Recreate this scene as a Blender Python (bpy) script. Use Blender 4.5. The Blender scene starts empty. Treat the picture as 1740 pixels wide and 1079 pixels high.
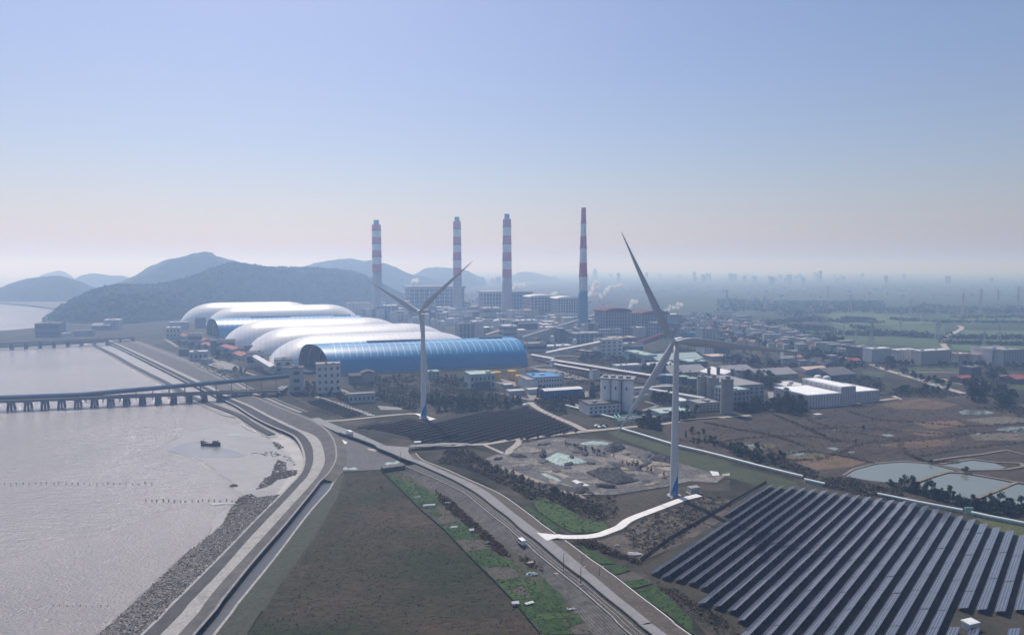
import bpy, math, random
import numpy as np
from mathutils import Vector, Matrix, noise
from mathutils.geometry import tessellate_polygon

S = bpy.context.scene
COL = S.collection
R = math.radians
# ------------------------------------------------------------------ camera, sky, sun, exposure
F, CX, CY, HOR, H = 1160.0, 870.0, 539.5, 455.0, 130.0
PITCH = math.atan((CY - HOR) / F)
CP, SP = math.cos(PITCH), math.sin(PITCH)
cam = bpy.data.objects.new("camera", bpy.data.cameras.new("camera"))
COL.objects.link(cam)
cam.data.lens, cam.data.sensor_width = 24.0, 36.0
cam.data.clip_start, cam.data.clip_end = 1.0, 80000.0
cam.location = (0, 0, H)
cam.rotation_euler = (R(90) - PITCH, 0, 0)
S.camera = cam
SUN_EL, SUN_AZ = R(51.0), R(-23.0)          # azimuth from +Y, clockwise
w = bpy.data.worlds.new("World")
S.world = w
w.use_nodes = True
nt = w.node_tree
sky = nt.nodes.new("ShaderNodeTexSky")
sky.sky_type = 'NISHITA'
sky.sun_disc = False
sky.sun_elevation, sky.sun_rotation = SUN_EL, SUN_AZ
sky.air_density, sky.dust_density, sky.ozone_density = 1.4, 1.2, 6.0
tint = nt.nodes.new("ShaderNodeMix")
tint.data_type, tint.blend_type = 'RGBA', 'MULTIPLY'
tint.inputs[0].default_value = 1.0
tint.inputs[7].default_value = (.99, .875, .965, 1)
nt.links.new(sky.outputs[0], tint.inputs[6])
nt.links.new(tint.outputs[2], nt.nodes["Background"].inputs[0])
nt.nodes["Background"].inputs[1].default_value = 0.084
sun = bpy.data.objects.new("sun", bpy.data.lights.new("sun", 'SUN'))
COL.objects.link(sun)
sun.data.energy, sun.data.angle, sun.data.color = 3.8, R(0.5), (1.0, 0.955, 0.925)
sd = Vector((math.sin(SUN_AZ) * math.cos(SUN_EL), math.cos(SUN_AZ) * math.cos(SUN_EL), math.sin(SUN_EL)))
sun.rotation_euler = sd.to_track_quat('Z', 'Y').to_euler()
S.view_settings.view_transform = 'Standard'
S.view_settings.look = 'None'
S.view_settings.exposure = 0.18
S.view_settings.gamma = 1.0
S.cycles.volume_bounces = 1
S.cycles.max_bounces = 5

# ------------------------------------------------------------------ photograph pixel -> place on the ground
FR = {'S': (0, 0, 1), 'Z1': (0, 420, .2594), 'Z2': (260, 420, .2594), 'Z3': (560, 340, .2038), 'Z4': (860, 340, .2038),
      'Z5': (480, 540, .2038), 'Z6': (780, 540, .2038), 'Z7': (1040, 540, .2131), 'Z8': (1380, 480, .2131),
      'Y1': (0, 680, .2594), 'Y2': (150, 800, .2585), 'Y3': (400, 660, .2131), 'Y4': (640, 760, .2956),
      'Y5': (740, 700, .2874), 'Y6': (960, 840, .2529), 'Y7': (1340, 760, .2956), 'Y8': (1150, 650, .3391),
      'a': (640, 760, .1297), 'b': (820, 880, .13905), 'c': (980, 960, .11494), 'd': (280, 560, .13905),
      'e': (560, 470, .13793), 'f': (780, 470, .14368), 'g': (980, 500, .14943), 'h': (1220, 480, .16092)}


def px(fr, x, y):
    a, b, s = FR[fr]
    return a + x * s, b + y * s


def ray(x, y):
    u, v = (x - CX) / F, (CY - y) / F
    return Vector((u, CP + v * SP, -SP + v * CP))


def G(fr, x, y, z=0.0):
    d = ray(*px(fr, x, y))
    t = (z - H) / d.z
    return Vector((d.x * t, d.y * t, z))


def at_depth(fr, x, y, Y):
    d = ray(*px(fr, x, y))
    t = Y / d.y
    return Vector((d.x * t, Y, H + d.z * t))


def zat(fr, y, Y):
    return at_depth(fr, 0, y, Y).z


def fwd(P):
    return P[1] * CP - (P[2] - H) * SP


def pts(s, z=0.0, more=None):
    """'Y3 510,1079 830,670 S 12,13' -> ground points."""
    out, fr = [], 'S'
    for t in s.split():
        if ',' in t:
            x, y = t.split(',')
            out.append(G(fr, float(x), float(y), z))
        else:
            fr = t
    return out


# ------------------------------------------------------------------ materials
def nodes_of(name):
    m = bpy.data.materials.new(name)
    m.use_nodes = True
    n = m.node_tree
    return m, n, n.nodes["Principled BSDF"]


def rgba(c):
    return (c[0], c[1], c[2], 1.0)


MC = {}
GROUND_TONE = {'brown_weeds': .55, 'dull_turf': .75, 'solar_floor_shaded': .5, 'solar_floor_far': .45, 'marsh': .62, 'marsh_tint': .9, 'scrub_ground': .7, 'scrub_bare': .8,
               'weed_dark': .6, 'weed_brown': .6, 'weed_green': .6, 'yard_paving': .75, 'ash_ground': 1.35, 'dry_verge': .8, 'plot_soil_m': .8, 'tilled_soil': .8, 'crop_green': .72, 'crop_light': .75,
               'veg_leaf': .75, 'veg_leaf_light': .6, 'terrace_soil': .8, 'field_green': .85, 'meadow': .7, 'green_bank': .7, 'hill_woods': .5}


def nmat(name, cols, scale=0.1, detail=6, rough=0.9, bump=0.0, bscale=None, stretch=(1, 1, 1), rot=0.0, fine=None,
         spec=0.3, metal=0.0, coord='pos', bdist=1.0):
    """Noise-coloured surface: cols spread over a ramp; fine = (scale, amount) adds a small darker/lighter mottling."""
    if name in MC:
        return MC[name]
    tone = GROUND_TONE.get(name.rstrip('_0123456789'), 1.0)       # soil and vegetation reflect less than their sunlit look; solar floors carry row shade
    cols = [tuple(q * tone for q in c) for c in cols]
    m, n, b = nodes_of(name)
    L = n.links.new
    if coord == 'pos':
        g = n.nodes.new("ShaderNodeNewGeometry").outputs["Position"]
    else:
        g = n.nodes.new("ShaderNodeTexCoord").outputs["Object"]
    mp = n.nodes.new("ShaderNodeMapping")
    mp.inputs["Rotation"].default_value = (0, 0, rot)
    mp.inputs["Scale"].default_value = stretch
    mp.vector_type = 'TEXTURE' if rot else 'POINT'
    if rot:
        mp.inputs["Scale"].default_value = tuple(1 / q for q in stretch)
    L(g, mp.inputs[0])
    nz = n.nodes.new("ShaderNodeTexNoise")
    nz.inputs["Scale"].default_value = scale
    nz.inputs["Detail"].default_value = detail
    nz.inputs["Roughness"].default_value = 0.62
    L(mp.outputs[0], nz.inputs["Vector"])
    cr = n.nodes.new("ShaderNodeValToRGB")
    el = cr.color_ramp.elements
    k = len(cols)
    for i, c in enumerate(cols):
        p = 0.5 if k == 1 else 0.3 + 0.4 * i / (k - 1)
        if i < 2:
            el[i].position, el[i].color = p, rgba(c)
        else:
            e = el.new(p)
            e.color = rgba(c)
    if k == 1:
        el[1].position, el[1].color = 0.9, rgba(cols[0])
    L(nz.outputs["Fac"], cr.inputs[0])
    out = cr.outputs[0]
    if fine:
        n2 = n.nodes.new("ShaderNodeTexNoise")
        n2.inputs["Scale"].default_value = fine[0]
        n2.inputs["Detail"].default_value = 4
        L(mp.outputs[0], n2.inputs["Vector"])
        mr = n.nodes.new("ShaderNodeMapRange")
        mr.inputs[1].default_value, mr.inputs[2].default_value = 0.3, 0.7
        mr.inputs[3].default_value, mr.inputs[4].default_value = 1 - fine[1], 1 + fine[1]
        L(n2.outputs["Fac"], mr.inputs[0])
        mx = n.nodes.new("ShaderNodeMix")
        mx.data_type, mx.blend_type = 'RGBA', 'MULTIPLY'
        mx.inputs[0].default_value = 1.0
        L(out, mx.inputs[6])
        L(mr.outputs[0], mx.inputs[7])
        out = mx.outputs[2]
    L(out, b.inputs["Base Color"])
    b.inputs["Roughness"].default_value = rough
    b.inputs["Metallic"].default_value = metal
    b.inputs["Specular IOR Level"].default_value = spec
    if bump:
        nb = n.nodes.new("ShaderNodeTexNoise")
        nb.inputs["Scale"].default_value = bscale or scale * 6
        nb.inputs["Detail"].default_value = 5
        L(mp.outputs[0], nb.inputs["Vector"])
        bp = n.nodes.new("ShaderNodeBump")
        bp.inputs["Strength"].default_value = bump
        bp.inputs["Distance"].default_value = bdist
        L(nb.outputs["Fac"], bp.inputs["Height"])
        L(bp.outputs[0], b.inputs["Normal"])
    MC[name] = m
    return m


def paint(name, c, rough=0.6, var=0.12, scale=0.15, spec=0.3, metal=0.0):
    lo = tuple(q * (1 - var) for q in c)
    hi = tuple(min(1, q * (1 + var)) for q in c)
    return nmat(name, [lo, c, hi], scale=scale, rough=rough, spec=spec, metal=metal, fine=(scale * 9, var * .5))


# ------------------------------------------------------------------ mesh helpers
class MB:
    def __init__(self):
        self.v, self.f, self.mi = [], [], []

    def add(self, vs, fs, mi=0):
        o = len(self.v)
        self.v += [tuple(q) for q in vs]
        self.f += [tuple(i + o for i in f) for f in fs]
        self.mi += [mi] * len(fs)

    def box(self, x0, x1, y0, y1, z0, z1, mi=0, top=True):
        v = [(x, y, z) for z in (z0, z1) for y in (y0, y1) for x in (x0, x1)]
        f = [(0, 2, 3, 1), (0, 1, 5, 4), (1, 3, 7, 5), (3, 2, 6, 7), (2, 0, 4, 6)]
        if top:
            f.append((4, 5, 7, 6))
        self.add(v, f, mi)
        return self

    def beam(self, p, q, wd, ht, mi=0):
        """rectangular bar from p to q (centre lines), wd sideways, ht upwards"""
        p, q = Vector(p), Vector(q)
        d = (q - p).normalized()
        s = d.cross(Vector((0, 0, 1)))
        s = Vector((1, 0, 0)) if s.length < 1e-4 else s.normalized()
        u = s.cross(d)
        c = [s * (a * wd / 2) + u * (b * ht / 2) for a, b in ((-1, -1), (1, -1), (1, 1), (-1, 1))]
        v = [p + k for k in c] + [q + k for k in c]
        self.add(v, [(0, 1, 2, 3), (7, 6, 5, 4)] + [(i, i + 4, (i + 1) % 4 + 4, (i + 1) % 4) for i in range(4)], mi)
        return self

    def cyl(self, p, q, r0, r1=None, n=12, mi=0, cap=True):
        r1 = r0 if r1 is None else r1
        p, q = Vector(p), Vector(q)
        d = (q - p).normalized()
        s = d.orthogonal().normalized()
        u = d.cross(s)
        v, f = [], []
        for c, r in ((p, r0), (q, r1)):
            for i in range(n):
                a = 2 * math.pi * i / n
                v.append(c + s * (r * math.cos(a)) + u * (r * math.sin(a)))
        for i in range(n):
            j = (i + 1) % n
            f.append((i, j, n + j, n + i))
        if cap:
            f += [tuple(range(n - 1, -1, -1)), tuple(range(n, 2 * n))]
        self.add(v, f, mi)
        return self

    def lathe(self, prof, n=24, c=(0, 0, 0), mi=0, cap=True):
        """prof: (radius, z) list from the bottom up"""
        v, f = [], []
        for r, z in prof:
            for i in range(n):
                a = 2 * math.pi * i / n
                v.append((c[0] + r * math.cos(a), c[1] + r * math.sin(a), c[2] + z))
        for k in range(len(prof) - 1):
            for i in range(n):
                j = (i + 1) % n
                f.append((k * n + i, k * n + j, k * n + n + j, k * n + n + i))
        if cap:
            f.append(tuple(range((len(prof) - 1) * n, len(prof) * n)))
        self.add(v, f, mi)
        return self

    def gable(self, x0, x1, y0, y1, z0, z1, axis='x', mi=0):
        """gable roof body: eaves at z0, ridge at z1, ridge along axis"""
        if axis == 'x':
            ym = (y0 + y1) / 2
            v = [(x0, y0, z0), (x1, y0, z0), (x1, y1, z0), (x0, y1, z0), (x0, ym, z1), (x1, ym, z1)]
            f = [(0, 1, 5, 4), (2, 3, 4, 5), (1, 2, 5), (3, 0, 4), (3, 2, 1, 0)]
        else:
            xm = (x0 + x1) / 2
            v = [(x0, y0, z0), (x1, y0, z0), (x1, y1, z0), (x0, y1, z0), (xm, y0, z1), (xm, y1, z1)]
            f = [(0, 1, 4), (1, 2, 5, 4), (2, 3, 5), (3, 0, 4, 5), (3, 2, 1, 0)]
        self.add(v, f, mi)
        return self

    def poly(self, P, mi=0):
        P = [Vector(p) for p in P]
        tri = tessellate_polygon([[Vector((p.x, p.y, 0)) for p in P]])
        ff = []
        for t in tri:
            a, b, c = (P[i] for i in t)
            if (b - a).cross(c - a).z < 0:
                t = (t[0], t[2], t[1])
            ff.append(tuple(t))
        self.add(P, ff, mi)
        return self

    def mesh(self, name, mats, smooth=False):
        me = bpy.data.meshes.new(name)
        me.from_pydata(self.v, [], self.f)
        mats = mats if isinstance(mats, (list, tuple)) else [mats]
        for m in mats:
            me.materials.append(m)
        if len(mats) > 1:
            me.polygons.foreach_set('material_index', self.mi)
        if smooth:
            me.polygons.foreach_set('use_smooth', [True] * len(me.polygons))
        me.update()
        return me

    def build(self, name, mats, parent=None, smooth=False, loc=None):
        o = bpy.data.objects.new(name, self.mesh(name, mats, smooth))
        COL.objects.link(o)
        if parent:
            o.parent = parent
        if loc is not None:
            o.location = loc
        return o


def tag(o, label=None, cat=None, group=None, kind=None):
    for k, v in (('label', label), ('category', cat), ('group', group), ('kind', kind)):
        if v:
            o[k] = v
    return o


def thing(name, label, cat, loc=(0, 0, 0), rz=0.0, group=None):
    o = bpy.data.objects.new(name, None)
    COL.objects.link(o)
    o.location, o.rotation_euler = loc, (0, 0, rz)
    o.empty_display_size = 0.1
    return tag(o, label, cat, group)


def copy_tree(o, parent=None):
    c = o.copy()
    COL.objects.link(c)
    c.parent = parent
    for ch in list(o.children):
        copy_tree(ch, c)
    return c


def resample(P, n, smooth=True):
    P = [Vector(p) for p in P]
    if smooth and len(P) > 2:
        Q = []
        for i in range(len(P) - 1):
            p0, p1, p2, p3 = P[max(i - 1, 0)], P[i], P[i + 1], P[min(i + 2, len(P) - 1)]
            for k in range(8):
                t = k / 8
                Q.append(0.5 * (2 * p1 + (p2 - p0) * t + (2 * p0 - 5 * p1 + 4 * p2 - p3) * t * t + (3 * p1 - p0 - 3 * p2 + p3) * t ** 3))
        P = Q + [P[-1]]
    d = [0.0]
    for a, b in zip(P, P[1:]):
        d.append(d[-1] + (b - a).length)
    out, k = [], 0
    for i in range(n):
        s = d[-1] * i / (n - 1)
        while k < len(d) - 2 and d[k + 1] < s:
            k += 1
        q = (s - d[k]) / max(1e-9, d[k + 1] - d[k])
        out.append(P[k].lerp(P[k + 1], min(1, q)))
    return out


def strip(name, A, B, m, n=60, mid=1, kind='structure', parent=None, thick=None):
    """sheet between two long lines (world points)"""
    a, b = resample(A, n), resample(B, n)
    mb = MB()
    v, f = [], []
    for p, q in zip(a, b):
        for k in range(mid + 1):
            v.append(p.lerp(q, k / mid))
    w_ = mid + 1
    for i in range(n - 1):
        for k in range(mid):
            f.append((i * w_ + k, i * w_ + k + 1, (i + 1) * w_ + k + 1, (i + 1) * w_ + k))
    P0, P1, P2 = Vector(v[f[0][0]]), Vector(v[f[0][1]]), Vector(v[f[0][2]])
    if (P1 - P0).cross(P2 - P1).z < 0:
        f = [t[::-1] for t in f]
    mb.add(v, f)
    o = mb.build(name, m, parent)
    if kind:
        o['kind'] = kind
    return o


def align(master, lines, n, limit=70.0):
    """re-sample long lines so that sample i of each lies on the normal of sample i of the master line"""
    m = resample(master, n)
    nrm = []
    for i in range(n):
        t = m[min(i + 1, n - 1)] - m[max(i - 1, 0)]
        nrm.append(Vector((-t.y, t.x, 0)).normalized())
    for _ in range(6):
        nrm = [(nrm[max(i - 1, 0)] + nrm[i] * 2 + nrm[min(i + 1, n - 1)]).normalized() for i in range(n)]
    out = []
    for L in lines:
        q = resample(L, 500)
        offs = []
        for p, v in zip(m, nrm):
            best = None
            for a, b in zip(q, q[1:]):
                da, db = (a - p), (b - p)
                ca, cb = da.x * v.y - da.y * v.x, db.x * v.y - db.y * v.x
                if ca * cb <= 0 and ca != cb:
                    k = ca / (ca - cb)
                    h_ = a.lerp(b, k)
                    t = (h_ - p).x * v.x + (h_ - p).y * v.y
                    if abs(t) < limit and (best is None or abs(t) < abs(best)):
                        best = t
            offs.append(best)
        ok = [i for i, t in enumerate(offs) if t is not None]
        lo, hi = ok[0], ok[-1]
        last = offs[lo]
        for i in range(n):
            if offs[i] is None:
                offs[i] = last
            last = offs[i]
        for _ in range(2):
            offs = [(offs[max(i - 1, 0)] + offs[i] * 2 + offs[min(i + 1, n - 1)]) / 4 for i in range(n)]
        z = L[-1].z
        out.append(([Vector((p.x + v.x * t, p.y + v.y * t, z)) for p, v, t in zip(m, nrm, offs)], lo, hi))
    return out


def loft(name, A, B, m, mid=1, kind='structure'):
    n = len(A)
    v, f = [], []
    for p, q in zip(A, B):
        for k in range(mid + 1):
            v.append(p.lerp(q, k / mid))
    w_ = mid + 1
    for i in range(n - 1):
        for k in range(mid):
            f.append((i * w_ + k, i * w_ + k + 1, (i + 1) * w_ + k + 1, (i + 1) * w_ + k))
    P0, P1, P2 = v[f[0][0]], v[f[0][1]], v[f[0][2]]
    if (P1 - P0).cross(P2 - P1).z < 0:
        f = [t[::-1] for t in f]
    mb = MB()
    mb.add(v, f)
    o = mb.build(name, m)
    if kind:
        o['kind'] = kind
    return o


def ribbon(name, C, width, m, z=None, n=80, kind='structure', smooth=True):
    c = resample(C, n, smooth)
    A, B = [], []
    for i, p in enumerate(c):
        t = (c[min(i + 1, n - 1)] - c[max(i - 1, 0)])
        t.z = 0
        t.normalize()
        s = Vector((-t.y, t.x, 0)) * (width / 2)
        A.append(p + s)
        B.append(p - s)
    mb = MB()
    v = []
    for p, q in zip(A, B):
        v += [p, q]
    if z is not None:
        RISE[0] += .0016
        v = [Vector((p.x, p.y, z + RISE[0])) for p in v]
    mb.add(v, [(2 * i, 2 * i + 1, 2 * i + 3, 2 * i + 2) for i in range(n - 1)])
    o = mb.build(name, m)
    if kind:
        o['kind'] = kind
    return o


LAYER = [0.14]
RISE = [0.0]          # every further sheet lies a little above the one before it


def patch(name, s, m, z=None, kind='structure'):
    if z is None:
        LAYER[0] += 0.006
        z = LAYER[0]
    else:
        RISE[0] += .0016
        z += RISE[0]
    mb = MB()
    P = pts(s) if isinstance(s, str) else s
    mb.poly([(p.x, p.y, z) for p in P])
    o = mb.build(name, m)
    o['kind'] = kind
    return o


def inside(P, x, y):
    c = False
    j = len(P) - 1
    for i in range(len(P)):
        xi, yi, xj, yj = P[i][0], P[i][1], P[j][0], P[j][1]
        if (yi > y) != (yj > y) and x < (xj - xi) * (y - yi) / (yj - yi) + xi:
            c = not c
        j = i
    return c


def scatter_in(P, n, rng):
    xs, ys = [p[0] for p in P], [p[1] for p in P]
    out, tries = [], 0
    while len(out) < n and tries < n * 40:
        tries += 1
        x, y = rng.uniform(min(xs), max(xs)), rng.uniform(min(ys), max(ys))
        if inside(P, x, y):
            out.append((x, y))
    return out


def clumps(name, P, n, r, h, mats, rng, leaf=0.5, per=14, z0=0.0, kind='stuff', label=None, cat=None):
    """low vegetation: n clumps of small tilted leaf faces scattered in the ground polygon P"""
    mb = MB()
    for x, y in (scatter_in(P, n, rng) if n else P):
        rr, hh = rng.uniform(*r), rng.uniform(*h)
        mi = rng.randrange(len(mats))
        for _ in range(per):
            a, q = rng.uniform(0, 6.283), math.sqrt(rng.random())
            c = Vector((x + math.cos(a) * q * rr, y + math.sin(a) * q * rr, z0 + hh * rng.uniform(.1, 1) * (1.15 - q * .7)))
            s = leaf * rng.uniform(.6, 1.3)
            u = Vector((rng.gauss(0, 1), rng.gauss(0, 1), rng.gauss(0, .6))).normalized() * s
            t = Vector((rng.gauss(0, 1), rng.gauss(0, 1), rng.gauss(0, .8))).normalized() * s
            mb.add([c - u, c - t, c + u, c + t], [(0, 1, 2, 3)], mi)
    o = mb.build(name, mats)
    o['kind'] = kind
    if label:
        o['label'] = label
    return o


rng = random.Random(7)


def lump(name, m, p, wx, wy, h, rz=0.0, parent=None, seed=0.0):
    """irregular low heap"""
    mb = MB()
    v, f, n, k = [], [], 12, 5
    for j in range(k + 1):
        a = math.pi / 2 * j / k
        for i in range(n):
            t = 2 * math.pi * i / n
            d = 1 + .55 * noise.noise(Vector((math.cos(t) * 1.3, math.sin(t) * 1.3, j * .5 + seed)))
            v.append((wx / 2 * math.cos(a) ** .8 * math.cos(t) * d, wy / 2 * math.cos(a) ** .8 * math.sin(t) * d, h * math.sin(a) * (.7 + .5 * d - .2) - .05))
    for j in range(k):
        for i in range(n):
            e = (i + 1) % n
            f.append((j * n + i, j * n + e, j * n + n + e, j * n + n + i))
    mb.add(v, f)
    o = mb.build(name, m, parent, loc=p)
    o.rotation_euler = (0, 0, rz)
    return o


HAZE_D, HAZE_COL = 3.2e-4, (.43, .645, 1.0, 1)
# ------------------------------------------------------------------ SETTING: sea, land, dike, hills
M = {}
M['land'] = nmat('land_soil', [(.03, .04, .022), (.055, .058, .035), (.085, .075, .055), (.05, .06, .03)], scale=.012, detail=10, fine=(.25, .35), bump=.6, bscale=.4)
M['field'] = nmat('brown_weeds', [(.020, .036, .008), (.034, .046, .013), (.062, .055, .025), (.09, .066, .04), (.13, .095, .06)], scale=.014, detail=13, fine=(.3, .3), bump=.6, bscale=.5, stretch=(.8, 1.4, 1), bdist=.6)
M['turf'] = nmat('dull_turf', [(.05, .057, .035), (.075, .08, .055), (.06, .065, .04)], scale=.08, detail=9, fine=(.7, .25), bump=.5, bscale=1.0)
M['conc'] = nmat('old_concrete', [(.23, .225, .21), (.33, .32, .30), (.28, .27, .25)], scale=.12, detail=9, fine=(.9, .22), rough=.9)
M['conc_shade'] = nmat('shaded_concrete', [(.085, .085, .085), (.13, .125, .12), (.105, .10, .10)], scale=.2, detail=9, fine=(1.2, .25), rough=.9)  # darker concrete: shade of parapet, back wall and bank is in the colour
M['asphalt'] = nmat('grey_asphalt', [(.17, .17, .175), (.235, .23, .23), (.20, .20, .20)], scale=.06, detail=8, fine=(.8, .12), rough=.9)
M['newconc'] = nmat('white_concrete', [(.62, .61, .58), (.72, .70, .67)], scale=.1, fine=(.6, .08), rough=.8)
M['dirtroad'] = nmat('pale_dirt', [(.22, .20, .17), (.36, .33, .29), (.29, .26, .22)], scale=.15, detail=8, fine=(1., .2))
M['mud'] = nmat('wet_mud', [(.165, .15, .138), (.24, .222, .205), (.20, .185, .17)], scale=.03, detail=9, rough=.34, spec=.5, fine=(.3, .15), bump=.15, bscale=.35, stretch=(.6, 1.6, 1))
M['rock'] = nmat('riprap', [(.05, .047, .045), (.17, .15, .13), (.25, .22, .2)], scale=.9, detail=3, fine=(2.5, .4), bump=1, bscale=1.2)

# steps: stripes along the dike are real ridges, so the material itself is plain
def water_mat(name, c, rough, b1, b2, s1, s2, stretch=(1, 1, 1), spec=.5):
    m, n, b = nodes_of(name)
    L = n.links.new
    g = n.nodes.new("ShaderNodeNewGeometry")
    mp = n.nodes.new("ShaderNodeMapping")
    mp.inputs["Scale"].default_value = stretch
    L(g.outputs["Position"], mp.inputs[0])
    nz = n.nodes.new("ShaderNodeTexNoise")
    nz.inputs["Scale"].default_value, nz.inputs["Detail"].default_value = .006, 6
    L(mp.outputs[0], nz.inputs["Vector"])
    cr = n.nodes.new("ShaderNodeValToRGB")
    cr.color_ramp.elements[0].position, cr.color_ramp.elements[0].color = .35, rgba([q * .85 for q in c])
    cr.color_ramp.elements[1].position, cr.color_ramp.elements[1].color = .65, rgba([min(1, q * 1.15) for q in c])
    L(nz.outputs["Fac"], cr.inputs[0])
    L(cr.outputs[0], b.inputs["Base Color"])
    b.inputs["Roughness"].default_value = rough
    b.inputs["Specular IOR Level"].default_value = spec
    prev = None
    for sc, st, di, sx in ((s1, b1, .8, (1, 2.2, 1)), (s2, b2, .8, (1, 1.5, 1))):
        m2 = n.nodes.new("ShaderNodeMapping")
        m2.inputs["Scale"].default_value = sx
        m2.inputs["Rotation"].default_value = (0, 0, .35)
        L(g.outputs["Position"], m2.inputs[0])
        t = n.nodes.new("ShaderNodeTexNoise")
        t.inputs["Scale"].default_value, t.inputs["Detail"].default_value = sc, 5
        L(m2.outputs[0], t.inputs["Vector"])
        bp = n.nodes.new("ShaderNodeBump")
        bp.inputs["Strength"].default_value, bp.inputs["Distance"].default_value = st, di
        L(t.outputs["Fac"], bp.inputs["Height"])
        if prev:
            L(prev, bp.inputs["Normal"])
        prev = bp.outputs[0]
    L(prev, b.inputs["Normal"])
    return m


M['sea'] = water_mat('muddy_sea', (.215, .196, .19), .16, .9, 1.0, .11, .8)
M['pond'] = water_mat('pond_water', (.15, .17, .14), .12, .05, .05, .1, .5)
M['ditch'] = water_mat('ditch_water', (.05, .055, .065), .3, .1, .1, .1, .5, spec=.22)

BIG = 26000
mb = MB()
mb.poly([(-BIG, -60, -3), (300, -60, -3), (300, 4000, -3), (300, BIG, -3), (-BIG, BIG, -3)])
mb.build('sea', M['sea'])['kind'] = 'structure'

# dike lines, near to far (L0 seaward toe ... L8 landward channel edge)
def line(s, z, near):
    return [Vector((near, 40, z))] + pts(s, z)


L0 = line('Y2 50,1079 210,940 430,740 640,540 820,400 900,330 1050,180', -3.0, -165)
L2 = line('Y2 360,1079 520,920 700,740 900,540 1100,330 1300,130 1400,20 Y3 540,660 560,560 540,470 500,400 455,362 330,310 200,250 80,180 Z1 1542,1032 1290,910 1100,815 900,715 730,635', -.6, -136)
L3 = line('Y2 470,1079 650,880 850,680 1050,450 1250,240 1400,80 Y3 560,720 610,620 622,540 610,460 570,395 510,345 380,285 250,220 100,140 Z1 1542,1007 1330,905 1130,810 930,715 745,628', 1.0, -129)
L4 = line('Y2 590,1079 800,820 1000,600 1200,380 1400,160 1500,50 Y3 660,690 710,600 705,500 670,410 600,355 530,335 395,270 262,208 110,128 Z1 1555,1000 1345,893 1145,800 945,708 755,624', 1.15, -121)
L5 = line('Y2 676,1079 876,835 1076,590 1286,350 1476,120 Y3 655,750 740,665 795,560 790,450 755,370 695,310 615,262 447,192 297,132 177,77 Z1 1608,958 1440,862 1250,772 1100,710 940,648 815,600', 2.4, -114.5)
L7 = line('Y2 708,1079 908,838 1108,589 1308,358 1502,112 Y3 708,743 771,660', .25, -110)
L8 = line('Y2 815,1079 1000,840 1220,570 1440,280 1600,100 Y3 770,745 835,670', .25, -100.5)
NA = 220
(A0, _, h0), (A2, _, _), (A3, _, _), (A4, _, _), (A7, _, h7), (A8, _, h8) = align(L5, [L0, L2, L3, L4, L7, L8], NA)
A5 = resample(L5, NA)
n5 = []
for i in range(NA):
    t_ = A5[min(i + 1, NA - 1)] - A5[max(i - 1, 0)]
    n5.append(Vector((t_.y, -t_.x, 0)).normalized())
L5b = [p + q * 1.1 for p, q in zip(A5, n5)]

# land
crest = [Vector((p.x, p.y, 0)) for p in L5b]
crest[0].y = 40
outl = crest + pts('S 195,578 95,583 0,588 -90,592 -90,568 15,561 60,557 78,548 75,538 85,533 105,528 91,524 39,518 0,515 -150,512 -150,504 0,504 95,503 125,494')
outl += [Vector((-1900, 3300, 0)), Vector((-1800, 7000, 0)), Vector((-2600, BIG, 0)), Vector((BIG, BIG, 0)), Vector((BIG, 40, 0))]


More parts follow.
